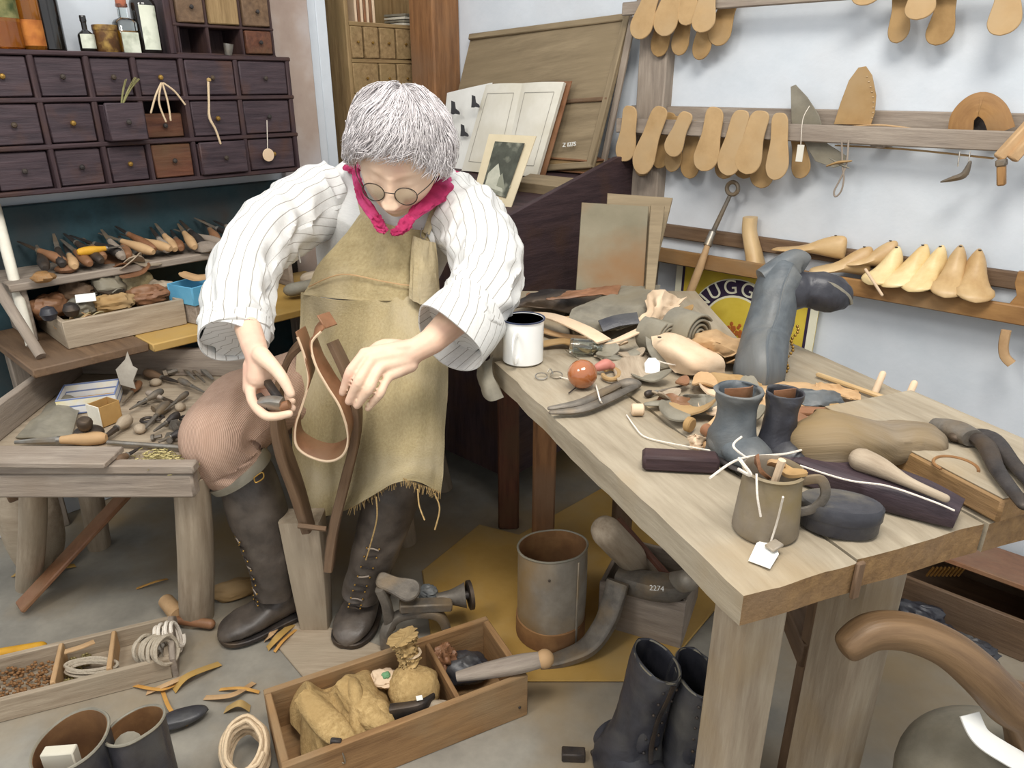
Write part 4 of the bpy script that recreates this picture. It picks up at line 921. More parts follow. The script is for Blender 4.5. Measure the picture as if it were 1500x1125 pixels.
# ---- hair
wv = V((0, -.32, .95)).normalized(); wa = V((0, .95, .32)).normalized(); wb = V((1, 0, 0))
def amax(ps):   # ps = 0 at the face
    f_ = math.cos(ps); return math.radians(96-26*max(0, f_)**3+34*max(0, -f_)+6*abs(math.sin(ps))**2+5*nz(math.cos(ps)*2.4, math.sin(ps)*2.4, 0, 8)+4*math.sin(ps*2+.8))
def hair_pt(al, ps, lift):
    d = wv*math.cos(al)+(wa*math.cos(ps)+wb*math.sin(ps))*math.sin(al)
    r = V((.080, .098, .120)); k = 1/math.sqrt((d.x/r.x)**2+(d.y/r.y)**2+(d.z/r.z)**2)
    return d*(k+lift)
hg = G(); nu_, nv_ = 72, 22
for i in range(nv_+1):
    for j in range(nu_):
        ps = 2*math.pi*j/nu_; al = amax(ps)*.95*i/nv_; e = i/nv_
        l_ = .016+.012*nz(al*2.6, math.cos(ps)*2.2, math.sin(ps)*2.2, 3)+.006*abs(math.sin(ps))*e
        if e > .8: l_ *= (1-e)/.2*.9+.1
        hg.v.append(HM @ hair_pt(al, ps, l_)); hg.gc.append((al*.1, ps*.1, 0))
hg.f = [(i*nu_+j, (i+1)*nu_+j, (i+1)*nu_+(j+1) % nu_, i*nu_+(j+1) % nu_) for i in range(nv_) for j in range(nu_)]
hair = mk('hair', hg, m_hair, person)
hs = G(); rnd = random.Random(3)
for k in range(4200):
    ps = rnd.uniform(0, 2*math.pi); s0 = rnd.uniform(.0, .86)**.7; ln = rnd.uniform(.22, .55); am = amax(ps)*rnd.uniform(.97, 1.10)
    lf = rnd.uniform(.013, .024)+(.008*abs(math.sin(ps))); sw = rnd.uniform(-.22, .22)+.55*math.sin(ps*1.0+.6)+.3*nz(math.cos(ps)*2, math.sin(ps)*2, 4); wvv = rnd.uniform(.0, .06); r0 = rnd.uniform(.0004, .0010); ph_ = rnd.uniform(0, 6)
    clump = nz(ps*3.2, s0*3, 1, 2)
    P = []; R = []; n_ = 8; s1 = min(s0+ln, 1.0)
    for q in range(n_):
        t_ = q/(n_-1); s = s0+(s1-s0)*t_; al = am*s
        l_ = lf*(.72+.35*math.sin(math.pi*min(1, s*1.0)))+.014*nz(al*2.6, math.cos(ps)*2.2, math.sin(ps)*2.2, 3)+.007*clump+.012*max(0, t_-.4)*(rnd.random() if k % 3 == 0 else .1)
        if s > .9: l_ -= (s-.9)*.05
        P.append(HM @ hair_pt(al, ps+sw*t_*(s)+wvv*math.sin(t_*6+ph_)+.10*clump*t_, l_)); R.append(r0*(1-.75*t_**2)+.0001)
    hs.add(sweep_raw(P, [(1.2, 0), (-.6, .8), (-.6, -.8)], R))
mk('hair_strands', hs, m_hair, person, kind='stuff', ang=180)
# ---- spectacles
sp_ = thing('spectacles', None, None, HM @ V((0, .11, 0))); sp_.parent = person; sp_.location = (HM @ V((0, .11, 0)))-WLOC[person.name]
del_ = None
GLZ = -.008; GLY = .107
for s in (-1, 1):
    c = V((s*.0315, GLY, GLZ)); rr = .0215
    pts = [HM @ (c+V((rr*math.cos(a), -.004*abs(math.cos(a))*(1 if math.cos(a)*s > 0 else 0), rr*math.sin(a)*.95))) for a in [i*2*math.pi/28 for i in range(28)]]
    mk('lens_rim', tube(pts, .0011, 6, 28, closed=True), m_irond, sp_)
    mk('lens', lathe([(0, 0), (rr*.97, 0), (rr*.97, .0008), (0, .0008)], 28, HM @ Matrix.Translation(c) @ Matrix.Rotation(-math.pi/2, 4, 'X')), m_glass, sp_)
    mk('temple_arm', tube([HM @ V((s*.053, GLY-.004, GLZ+.004)), HM @ V((s*.076, .06, GLZ+.008)), HM @ V((s*.084, .005, GLZ+.014)), HM @ V((s*.086, -.02, -.01))], .001, 6, 14), m_irond, sp_)
mk('bridge', tube([HM @ V((-.0105, GLY+.001, GLZ+.004)), HM @ V((0, GLY+.006, GLZ+.008)), HM @ V((.0105, GLY+.001, GLZ+.004))], .0011, 6, 10), m_irond, sp_)
# ---- shirt
shirt = thing('shirt', None, None, CH); shirt.parent = person; shirt.location = CH-WLOC[person.name]
def fold(c, amp, fr, seed, dirn=1.0):
    def fn(p, t_, a, n_):
        n2 = V(n_); n2 = n2.normalized() if n2.length > 1e-6 else n2
        r1 = 1-abs(nz(t_*fr*1.3+a*2*dirn, math.cos(a*6.283)*1.2, math.sin(a*6.283)*1.2, seed))*2.6
        r2 = nz(t_*fr*2.6, math.cos(a*6.283)*2.4, math.sin(a*6.283)*2.4, seed+4)
        return p+n2*(amp*r1+amp*.5*r2)
    return fn
ax_s = (SRh-SLh).normalized()
def ringloft(rings, nu, nv, fnn=None, pw=2.2):
    """rings: (centre, half-width vector, half-depth vector)"""
    rr = cr([tuple(c)+tuple(a)+tuple(b_) for c, a, b_ in rings], nv); v, f, gc = [], [], []; run = 0; sec = circ(nu, 1, 1, pw)
    wid = 0
    for i, q in enumerate(rr):
        c, a, b_ = V(q[0:3]), V(q[3:6]), V(q[6:9])
        if i: run += (c-V(rr[i-1][0:3])).length
        for j, (x, y) in enumerate(sec):
            p = c+a*x+b_*y
            if fnn: p = fnn(p, i/(nv-1), j/nu, a*x+b_*y)
            v.append(p); gc.append((run, j/nu*math.pi*2*(a.length+b_.length)/2, 0))
    for i in range(nv-1):
        for j in range(nu): f.append((i*nu+j, i*nu+(j+1) % nu, (i+1)*nu+(j+1) % nu, (i+1)*nu+j))
    f.append(tuple(reversed(range(nu)))); f.append(tuple((nv-1)*nu+j for j in range(nu)))
    return G(v, f, gc)
dep = V((0, 1, 0)); up_ = V((0, 0, 1))
def rg(px, py, d, hw, hd, tilt=0): return (D(px, py, d), ax_s*hw, (dep*math.cos(tilt)+up_*math.sin(tilt))*hd)
mk('shirt_body', ringloft([rg(545, 500, 1.86, .135, .115, 0), rg(548, 420, 1.81, .150, .118, .1), rg(560, 350, 1.76, .180, .118, .25), rg(574, 310, 1.70, .205, .118, .4), rg(584, 282, 1.665, .185, .110, .6), rg(594, 262, 1.64, .125, .095, .8), rg(598, 250, 1.625, .080, .070, .9)], 80, 60, fold(0, .006, 4, 1)), m_shirtp, shirt)
sleeve_l = P3([(492, 290, 1.73), (458, 300, 1.70), (418, 326, 1.63), (383, 352, 1.55), (360, 388, 1.485), (350, 430, 1.44), (346, 470, 1.405), (347, 496, 1.385)])
mk('sleeve', sweep(sleeve_l, circ(72), [.075, .078, .072, .066, .062, .060, .060, .058], 90, fn=fold(0, .0105, 6, 2, 1.5)), m_shirt, shirt)
sleeve_r = P3([(660, 302, 1.66), (682, 320, 1.62), (703, 350, 1.55), (714, 390, 1.48), (706, 428, 1.425), (692, 455, 1.39), (674, 478, 1.37)])
mk('sleeve', sweep(sleeve_r, circ(72), [.072, .076, .072, .068, .064, .060, .060], 90, fn=fold(0, .0105, 6, 7, -1.5)), m_shirt, shirt)
def cuff(p0, p1, r0, r1, wd, seed, fl=1, t=.003):
    """open turned cuff: a double-walled tube from p0 to p1"""
    p0, p1 = V(p0), V(p1); T = (p1-p0).normalized(); x = V(wd); x = (x-T*x.dot(T)).normalized(); y = T.cross(x); nu = 56; v, f, gc = [], [], []
    prof = [(0, r0), (.5, (r0+r1)/2*1.02), (1, r1), (1.0, r1-t), (.5, (r0+r1)/2-t), (0, r0-t)]
    L_ = (p1-p0).length
    for s, r in prof:
        for j in range(nu):
            a = 2*math.pi*j/nu; rr = r*(1+.05*math.sin(a*3+seed)+.03*nz(a, s, seed)); c_ = p0+T*L_*s+T*.008*s*math.sin(a*2+seed)
            v.append(c_+x*math.cos(a)*rr*fl+y*math.sin(a)*rr); gc.append((s*L_, a*r, 0))
    for i in range(len(prof)-1):
        for j in range(nu): f.append((i*nu+j, i*nu+(j+1) % nu, (i+1)*nu+(j+1) % nu, (i+1)*nu+j))
    return G(v, f, gc)
mk('cuff', cuff(D(346, 468, 1.405), D(342, 503, 1.375), .062, .060, (1, 0, 0), 1, 1.05), m_shirt, shirt)
mk('cuff', cuff(D(698, 452, 1.395), D(654, 496, 1.350), .066, .074, (-.4, 0, 1), 3, 1.05), m_shirt, shirt)
mk('collar', ringloft([rg(596, 262, 1.645, .080, .07, .6), rg(598, 246, 1.63, .068, .062, .6)], 48, 8, fold(0, .003, 3, 5)), m_shirtp, shirt)
# shoulder yoke seams
mk('yoke_seam', tube([D(x, y, d) for x, y, d in ((442, 256, 1.655), (447, 300, 1.625), (436, 350, 1.60), (440, 385, 1.60))], .0016, 6, 20), M('seam_grey', 'A9A69E', rough=.9, bump=0), shirt)
# ---- neckerchief
nk = thing('neckerchief', None, None, NB); nk.parent = person; nk.location = NB-WLOC[person.name]
def band(l, name, w0, mat=None, thick=.45, seed=0): return mk(name, sweep([D(*q[:3]) for q in l], circ(24), [(q[3], q[3]*thick) for q in l], 40, fn=fold(0, .0035, 4, seed, 3), up=w0), mat or m_scarf, nk)
band([(655, 262, 1.60, .012), (648, 274, 1.565, .024), (632, 290, 1.53, .021), (614, 306, 1.505, .013), (600, 320, 1.495, .009), (590, 332, 1.49, .008)], 'scarf_fold', V((.3, -.4, .9)), seed=2)
band([(521, 248, 1.60, .006), (524, 268, 1.57, .008), (532, 292, 1.535, .009), (544, 311, 1.515, .009), (555, 327, 1.505, .008)], 'scarf_fold', V((-.3, -.4, .9)), seed=3)
band([(654, 258, 1.62, .02), (660, 255, 1.68, .022), (590, 245, 1.74, .024), (520, 245, 1.68, .02), (519, 250, 1.60, .01)], 'scarf_loop', V((0, 0, 1)), seed=4)
band([(602, 318, 1.485, .008), (593, 329, 1.48, .012), (583, 338, 1.485, .009), (573, 341, 1.49, .005)], 'scarf_end', V((.3, -.6, .7)), seed=5)
band([(551, 318, 1.50, .008), (556, 330, 1.497, .010), (566, 340, 1.50, .005)], 'scarf_end', V((-.3, -.6, .7)), seed=6)
for k in range(14):
    s = k/13; p = D(606+46*s+random.uniform(-5, 5), 306-36*s+random.uniform(-7, 7), 1.478+.06*s); 
# ---- apron
ap = thing('apron', None, None, WA); ap.parent = person; ap.location = WA-WLOC[person.name]
wr = lambda sd, a: (lambda i, j, p: a*(nz(i*3, j*5, 0, sd)+.5*nz(i*7, j*11, 0, sd+1))+.004*nz(i*1.5, j*16, 0, sd+3))
mk('bib', patch([P3(r) for r in [[(533, 312, 1.600), (556, 324, 1.575), (590, 334, 1.565), (622, 338, 1.585)],
                                 [(505, 345, 1.630), (548, 352, 1.585), (592, 358, 1.570), (634, 362, 1.600)],
                                 [(466, 392, 1.670), (530, 396, 1.610), (590, 400, 1.590), (640, 400, 1.635)],
                                 [(445, 432, 1.700), (520, 440, 1.625), (585, 440, 1.600), (640, 436, 1.655)]]], 40, 36, .003, wr(1, .006)), m_apron, ap)
mk('bib_flap', patch([P3(r) for r in [[(606, 345, 1.560), (622, 352, 1.555), (636, 356, 1.575)], [(602, 395, 1.570), (620, 400, 1.560), (642, 402, 1.590)], [(600, 436, 1.58), (618, 446, 1.57), (642, 440, 1.60)]]], 14, 20, .003, wr(9, .004)), m_apron, ap)
mk('skirt', patch([P3(r) for r in [[(443, 428, 1.715), (500, 440, 1.630), (560, 438, 1.600), (610, 436, 1.610), (648, 440, 1.670)],
                                   [(440, 480, 1.730), (490, 495, 1.670), (555, 492, 1.600), (612, 490, 1.570), (652, 495, 1.620)],
                                   [(432, 560, 1.700), (480, 575, 1.700), (542, 566, 1.560), (600, 556, 1.485), (656, 560, 1.530)],
                                   [(428, 640, 1.690), (478, 655, 1.720), (532, 648, 1.560), (596, 640, 1.470), (650, 640, 1.520)],
                                   [(430, 700, 1.700), (476, 705, 1.730), (528, 700, 1.580), (592, 684, 1.470), (648, 686, 1.520)],
                                   [(434, 748, 1.710), (472, 756, 1.740), (512, 746, 1.610), (590, 704, 1.480), (645, 722, 1.530)]]], 70, 80, .003, wr(3, .008)), m_apron, ap)
mk('pocket_seam', tube([D(x, y, d) for x, y, d in ((452, 420, 1.68), (500, 402, 1.618), (560, 412, 1.585), (600, 418, 1.582), (638, 415, 1.63))], .0015, 5, 24), m_leather, ap)
for i, l in enumerate([[(534, 316, 1.595), (528, 290, 1.60), (522, 262, 1.62)], [(624, 342, 1.578), (640, 300, 1.58), (655, 275, 1.62)]]):
    mk('neck_strap', strip(P3(l), .016, .003, (0, -1, .3), 14), m_apron, ap)
mk('buckle', tube(P3([(618, 334, 1.57), (616, 346, 1.565), (622, 350, 1.565), (626, 340, 1.57)]), .0012, 5, 16), m_steel, ap)
g = G()
for k in range(70):
    s = k/69; x = 512+133*s; y = (748-46*min(1, s/.55)) if s < .55 else 702+22*(s-.55)/.45; d = 1.60-.13*min(1, s/.6)+.05*max(0, s-.6)/.4
    g.add(tube([D(x, y-4, d), D(x+random.uniform(-4, 4), y+random.uniform(3, 12), d+.003)], [.0009, .0004], 4, 3))
mk('frayed_hem', g, m_burlap, ap, kind='stuff')
for l in ([(612, 716, 1.476), (614, 740, 1.475), (622, 762, 1.475)], [(636, 722, 1.52), (644, 745, 1.52), (637, 776, 1.52)], [(551, 728, 1.50), (552, 760, 1.52), (542, 800, 1.56), (536, 820, 1.58)]):
    mk('loose_thread', tube(P3(l), .0017, 5, 16), m_burlap, ap)
# ---- breeches
br_ = thing('breeches', None, None, PE); br_.parent = person; br_.location = PE-WLOC[person.name]
mk('thigh', sweep(P3([(505, 545, 1.93), (450, 560, 1.84), (395, 585, 1.73), (350, 612, 1.63), (322, 645, 1.57), (336, 672, 1.59), (352, 690, 1.605)]), circ(64), [.085, .092, .094, .088, .078, .070, .066], 80, fn=fold(0, .0065, 4, 11, 2)), m_cord, br_)
mk('thigh', sweep(P3([(600, 560, 1.90), (600, 585, 1.75), (595, 615, 1.63), (590, 650, 1.60), (585, 690, 1.62)]), circ(48), [.09, .085, .072, .06, .052], 50, fn=fold(0, .005, 4, 12, 2)), m_cord, br_)
mk('hem_strap', sweep(P3([(345, 683, 1.600), (350, 688, 1.605), (355, 694, 1.610)]), circ(40), [.0745, .0745, .073], 6), m_lgrey, br_)
mk('hem_buckle', tube(P3([(372, 700, 1.545), (384, 692, 1.545), (386, 700, 1.545), (375, 707, 1.545), (372, 700, 1.545)]), .0016, 6, 18), m_brass, br_)
mk('seat_part', ringloft([rg(545, 470, 1.85, .138, .118, 0), rg(548, 530, 1.90, .165, .13, 0), rg(548, 560, 1.93, .16, .12, 0)], 48, 16), m_cord, br_)
# ---- boots with tall leather gaiters
def boot(side, cl, ankle, toe, seed):
    t = thing('boot', None, None, V((ankle.x, ankle.y, 0))); t.parent = person; t.location = V((ankle.x, ankle.y, 0))-WLOC[person.name]
    P = [D(*q[:3]) for q in cl]; R = [q[3] for q in cl]
    mk('gaiter', sweep(P, circ(40), R, 60, fn=fold(0, .0022, 5, seed, .5)), m_boot, t)
    mk('gaiter_strap', sweep([P[0], P[0].lerp(P[1], .25)], circ(40), [R[0]*1.05, R[0]*1.04], 4), m_lgrey, t)
    bk_ = tube([P[0]+V((.01, -R[0]*1.06, .0))+V((.008*math.cos(a), 0, .008*math.sin(a))) for a in [i*math.pi/6 for i in range(12)]], .0014, 5, 24, closed=False); mk('strap_buckle', bk_, m_steel, t)
    ft = V((toe.x-ankle.x, toe.y-ankle.y, 0)).normalized(); sd = V((-ft.y, ft.x, 0)); tz = V((toe.x, toe.y, 0)); Lf = .265; hl_ = tz-ft*Lf
    # (distance from heel, half width, top height)
    prof = [(.0, .012, .03), (.006, .026, .055), (.03, .033, .105), (.07, .035, .13), (.105, .036, .115), (.14, .040, .085), (.18, .046, .064), (.215, .046, .056), (.245, .036, .046), (.26, .020, .034), (.265, .006, .026)]
    pr = cr(prof, 44); v, f, gc = [], [], []; n = 28
    for d_, w_, h_ in pr:
        c_ = hl_+ft*d_
        for k in range(n):
            a = 2*math.pi*k/n; x, z = math.cos(a), math.sin(a); zz = .016+(h_-.016)*(.5+.5*math.copysign(abs(z)**(.8), z)); ww = w_*math.copysign(abs(x)**.8, x)*(1-.30*max(0, z)*(h_ > .08))
            p = c_+sd*ww+V((0, 0, zz)); p += V((0, 0, 1))*.0022*nz(d_*70, a*2, 0, seed)
            v.append(p); gc.append((d_, ww, zz))
    for i in range(43):
        for k in range(n): f.append((i*n+k, i*n+(k+1) % n, (i+1)*n+(k+1) % n, (i+1)*n+k))
    f.append(tuple(reversed(range(n)))); f.append(tuple(43*n+k for k in range(n)))
    up1 = mk('upper', G(v, f, gc), m_boot, t)
    so = [(hl_+ft*d_+sd*(w_+.005)*s).to_2d()[:] for s, q in ((1, pr), (-1, list(reversed(pr)))) for d_, w_, h_ in [z for z in q[::3]]]
    mk('sole', poly(so, .012, b=.002).sh((0, 0, .008)), m_irond, t)
    hs_ = [(hl_+ft*d_+sd*(w_+.004)*s).to_2d()[:] for s, q in ((1, pr[:14]), (-1, list(reversed(pr[:14])))) for d_, w_, h_ in q[::3]]
    mk('heel', poly(hs_, .012, b=.001), m_irond, t)
    sec = lambda d_: cr(prof, 200)[min(199, int(d_/.265*199))]
    mk('toe_cap_seam', tube([hl_+ft*.205+sd*sec(.205)[1]*math.cos(a)*1.02+V((0, 0, .016+(sec(.205)[2]-.016)*(.5+.5*abs(math.sin(a))**.8)+.001)) for a in [math.pi*i/12 for i in range(13)]], .0014, 5, 24), m_irond, t)
    # laces up the instep and the shaft front
    for k in range(13):
        w_ = .013
        if k < 4: d_ = (.182, .164, .146, .128)[k]; c_ = hl_+ft*d_+V((0, 0, sec(d_)[2]+.001)); w_ = .012
        else:
            s_ = (k-4)*.19; q_ = cr([tuple(p)+(r,) for p, r in zip(P, R)], 60)[max(0, 59-int(s_*59/3))]; fv = (ft+V((0, -.35, 0))).normalized(); c_ = V(q_[:3])+fv*(q_[3]*1.0+.002)
        mk('lace', tube([c_-sd*w_+V((0, 0, -.002)), c_+V((0, -.002, .001)), c_+sd*w_+V((0, 0, .004 if k % 2 else -.004))], .0017, 5, 8), m_irond if k % 3 else m_grey, t)
        for s in (-1, 1): mk('eyelet', ell((0, 0, 0), .0024, .0024, .0024, n=8).sh(c_+sd*w_*s*1.1), m_brass, t)
    mk('lace_bow', tube([hl_+ft*.10+V((0, 0, .145)), hl_+ft*.13+sd*.02+V((0, 0, .12)), hl_+ft*.14+sd*.03+V((0, 0, .08))], .0014, 5, 14), m_twine, t)
    return t
boot('l', [(350, 675, 1.615, .056), (362, 700, 1.63, .060), (376, 745, 1.66, .064), (392, 795, 1.69, .058), (400, 835, 1.71, .050), (401, 868, 1.73, .045)], AL, TL, 21)
boot('r', [(590, 680, 1.61, .056), (580, 712, 1.63, .058), (566, 755, 1.66, .058), (550, 805, 1.69, .052), (536, 845, 1.72, .046), (528, 872, 1.735, .043)], AR, TR, 22)
# ---- stitching clam
cl = thing('stitching_clamp', 'tall wooden stitching clamp with two curved staves gripped between the knees', 'clamp', Z(463, 915, 0))
gp = Z(464, 915, 0); bt = V((gp.x-.003, gp.y, .305))
mk('block', sweep([gp, V((gp.x, gp.y, .15)), bt], rrect(1, 1, .08), [(.066, .05), (.082, .06), (.092, .062)], 10, up=(0, 1, .001)), m_dust, cl)
stv = rrect(1, 1, .15)
L1 = P3([(452, 775, 1.60), (434, 715, 1.565), (415, 660, 1.53), (406, 610, 1.505), (410, 560, 1.48), (426, 520, 1.46), (446, 500, 1.45)])
R1 = P3([(482, 832, 1.615), (490, 770, 1.59), (507, 700, 1.545), (521, 640, 1.51), (522, 590, 1.48), (508, 545, 1.46), (487, 500, 1.45)])
for P in (L1, R1): mk('stave', sweep(P, stv, [(.020, .042), (.022, .048), (.022, .05), (.019, .05), (.015, .046), (.013, .042), (.011, .04)], 40, up=(.0, 1, .25)), m_brown, cl)
mk('cross_pin', tube([D(437, 770, 1.56), D(478, 775, 1.56)], .006, 8, 3), m_brown, cl)
# ---- leather strap held in the clam
sp2 = thing('leather_strap', 'teardrop loop of brown leather strap held at the mouth of the clamp', 'strap', D(475, 655, 1.47))
lp_ = [(440, 482, 1.42), (450, 510, 1.43), (456, 545, 1.435), (447, 580, 1.44), (437, 610, 1.445), (438, 638, 1.45), (455, 654, 1.455), (484, 662, 1.458), (506, 652, 1.455), (513, 625, 1.45), (502, 585, 1.44), (482, 552, 1.432), (466, 522, 1.425), (460, 492, 1.42), (474, 474, 1.415)]
mk('strap_loop', sweep(P3(lp_), rrect(.004, .046, .0018), None, 110, up=(0, 1, .35)), m_lbrown, sp2)
off_ = V((0, -.0235, -.0085))
mk('pale_edge', tube([p+off_ for p in P3(lp_)], .0026, 6, 110), m_pinkl, sp2, label='pale cut edge')
mk('strap_end', beam(D(470, 472, 1.41), D(488, 466, 1.44), .03, .004, up=(0, -1, .4)), m_lbrown, sp2)
# ---- tool in the hand
th = thing('pincers_grip', 'small dark iron tool gripped in the hand at the left', 'tool', D(400, 590, 1.31))
mk('jaw', sweep(P3([(384, 592, 1.318), (398, 590, 1.305), (414, 592, 1.30)]), rrect(1, 1, .2), [(.022, .02)]*3, 8, up=(0, 1, .3)), m_steel, th)
mk('arm', sweep(P3([(392, 560, 1.33), (402, 575, 1.315), (412, 590, 1.308)]), rrect(1, 1, .2), [(.012, .014)]*3, 8, up=(0, 1, .3)), m_irond, th)
mk('arm', sweep(P3([(378, 580, 1.33), (386, 588, 1.322), (396, 597, 1.308)]), rrect(1, 1, .2), [(.012, .014)]*3, 8, up=(0, 1, .3)), m_irond, th)
mk('end', sweep(P3([(412, 596, 1.30), (424, 592, 1.298)]), circ(10), [.009, .008], 4), m_lbrown, th)
# ------------------------------------------------------------------ cobbler's low bench with its tool tray, left
ft_ = .48
A0, A1 = Z(-60, 690, ft_), Z(283, 690, ft_); B0, B1 = Z(110, 508, .555), Z(372, 512, .555); B0.z = B1.z = ft_; L0 = A0
tr_ = thing('tool_bench', 'low dusty cobbler bench with a rimmed tool tray, round splayed legs, at the left', 'bench', V((-.9, 1.5, 0)))
def wpoly(pts, z, t, mat, name, par=None, **k): return mk(name, poly([(p.x, p.y) for p in pts], t, b=.003).sh((0, 0, z)), mat, par, **k)
wpoly([A0, A1, B1, B0], ft_-.035, .035, m_dust, 'tray_bottom', tr_)
def rim(p, q, h, t_=.018, m_=m_grey, nm='rim_board', z=ft_): mk(nm, beam(V((p.x, p.y, z+h/2)), V((q.x, q.y, z+h/2)), t_, h, b=.003, ext=.008), m_, tr_)
rim(A0, A1, .02, .03); rim(B0, B1, .075, .02); LL = V((B0.x-.0, B0.y, 0)); rim(L0, LL, .075, .02)
mk('front_board', beam(V((A0.x, A0.y+.004, ft_-.03)), V((A1.x, A1.y+.004, ft_-.03)), .03, .055, b=.005), m_grey, tr_)
mk('seat_board', box(.46, .36, .04, (-.42, 1.86, .46), b=.01), m_dust, tr_)
def splay(pt, pb, r0, r1, nm='leg', m_=m_dust): mk(nm, tube([V(pt), V(pt).lerp(V(pb), .5)+V((.004, 0, 0)), V(pb)], [r0, (r0+r1)/2*1.04, r1], 14, 10), m_, tr_)
lb = Z(288, 905, 0); splay((A1.x-.03, A1.y+.05, .45), (lb.x, lb.y, 0), .036, .040)
lb = Z(42, 858, 0); splay((Z(32, 700, .45).x, Z(32, 700, .45).y+.04, .45), (lb.x, lb.y, 0), .026, .030)
lb = Z(5, 850, 0); splay((-1.1, 1.68, .45), (-1.16, 1.74, 0), .028, .03); splay((-.3, 2.0, .45), (-.22, 2.06, 0), .03, .03); splay((-.34, 1.74, .45), (-.30, 1.76, 0), .03, .03)
mk('stretcher', beam(V((-1.15, 1.45, .33)), V((-.78, 1.75, .40)), .03, .02), m_brown, tr_)
TB_ = ft_+.002
def tz(px, py, dz=0): return Z(px, py, TB_+dz)
t = crate('printed_box', 'open printed card tray with yellow and blue lettering bands in the tool tray', frame(tz(135, 592), .35), .125, .105, .04, .003, m_card, 'box')
mk('inner_lining', box(.115, .09, .002, (0, 0, .006), m=frame(tz(135, 592), .35)), m_cardb, t)
t = crate('small_box', 'small white and brown card box standing beside the printed box', frame(tz(157, 618), -.5), .045, .05, .05, .002, m_cardb, 'box')
mk('white_flap', box(.046, .002, .05, (0, -.026, .026), m=frame(tz(157, 618), -.5)), m_white, t)
t = thing('dark_polisher', 'round black iron burnisher with an upright knob in the tool tray', 'burnisher', tz(130, 632))
mk('base', ell((0, 0, 0), .032, .028, .016).sh(tz(130, 634, .018)), m_irond, t); mk('knob', sweep([tz(126, 630, .02), tz(124, 620, .05), tz(124, 614, .062)], circ(14), [.009, .016, .010], 12), m_irond, t)
mk('canvas_scrap', patch([[tz(22, 640, .004), tz(60, 642, .01), tz(105, 640, .005)], [tz(50, 612, .02), tz(80, 606, .03), tz(112, 612, .012)], [tz(75, 590, .01), tz(95, 578, .02), tz(120, 586, .006)]], 20, 16, .003, lambda i, j, p: .006*nz(i*4, j*4, 0, 3)), m_lgrey, label='grey canvas scrap heaped at the left of the tool tray', cat='cloth')
# pale pointed pattern standing up
P_ = [(178, 568), (172, 545), (186, 530), (190, 518), (197, 540), (204, 545), (197, 562), (200, 575)]
o_ = tz(190, 585, 0); mk('card_pattern', poly([((x-190)*.00165, (590-y)*.00165) for x, y in P_], .003, m=fr3(o_, (1, .1, 0), (0, -1, .4))), m_tin, label='pale pointed card pattern standing up in the tool tray', cat='pattern')
handle_tool(tz(156, 641, .014), tz(22, 648, .012), .50, .014, m_leather, m_steel, 'awl', 'long awl with a turned tan wooden handle at the front of the tray', 'awl', flat=2)
mk('flat_board', beam(tz(-40, 668, .026), tz(168, 670, .026), .075, .012, b=.002), m_grey, label='flat grey board resting along the front of the tool tray', cat='board')
mk('steel_bar', tube([tz(158, 648, .010), tz(272, 656, .010)], .0055, 10, 4), m_steel, label='long dull steel bar at the front right of the tool tray', cat='bar')
handle_tool(tz(168, 678, .012), tz(206, 655, .012), .45, .011, m_brown, m_irond, 'chisel', 'short dark chisel between the grey board and the nail heap', 'chisel')
g = G()
for k in range(420):
    p = tz(236+random.gauss(0, 17), 673+random.gauss(0, 6.5), abs(random.gauss(0, .004))+.002); a = random.uniform(0, 3.14); v_ = V((math.cos(a), math.sin(a), random.uniform(-.3, .3)))*.005
    g.add(tube([p-v_, p+v_], .0011, 4, 2))
mk('nail_heap', g, m_nail, label='loose heap of small brass nails at the front of the tool tray', cat='nails', kind='stuff')
TT = [((225, 516), (262, 545), m_lbrown, m_steel, .012, 'red-brown handled knife at the back of the tray, leftmost of three'), ((278, 524), (312, 556), m_lbrown, m_steel, .013, 'red-brown handled knife at the back of the tray beside the knee'),
      ((250, 522), (286, 556), m_steel, m_steel, .009, 'grey steel rasp between the red-brown knives'), ((262, 520), (300, 560), m_irond, m_iron, .008, 'dark file behind the steel rasp in the tray'),
      ((212, 545), (262, 560), m_brown, m_irond, .011, 'dark-brown handled scraper in the middle back of the tray'), ((238, 572), (190, 600), m_iron, m_steel, .009, 'iron punch lying towards the card boxes'),
      ((246, 590), (212, 628), m_iron, m_iron, .010, 'iron burnishing rod pointing to the front in the tray'), ((190, 612), (152, 642), m_dust, m_irond, .013, 'dusty punch tied with a white string'),
      ((262, 606), (225, 632), m_irond, m_iron, .009, 'short dark punch near the nail heap'), ((275, 575), (240, 602), m_iron, m_steel, .007, 'slim iron punch beside the knee'),
      ((215, 575), (262, 592), m_grey, m_irond, .008, 'grey wooden-handled awl across the tray heap'), ((262, 556), (300, 575), m_iron, m_steel, .008, 'thin iron creaser beside the knee'),
      ((205, 560), (180, 590), m_lbrown, m_iron, .009, 'brown awl leaning by the pale pattern'), ((268, 632), (232, 648), m_irond, m_iron, .009, 'dark seat wheel handle near the front rail')]
for i, (a, b_, mh, mb, r, lab) in enumerate(TT): handle_tool(tz(*a, .014+.004*(i % 3)), tz(*b_, .010+.003*(i % 2)), .5, r, mh, mb, 'hand_tool', lab, 'tool', 'tools heaped in the tool tray', flat=1.0)
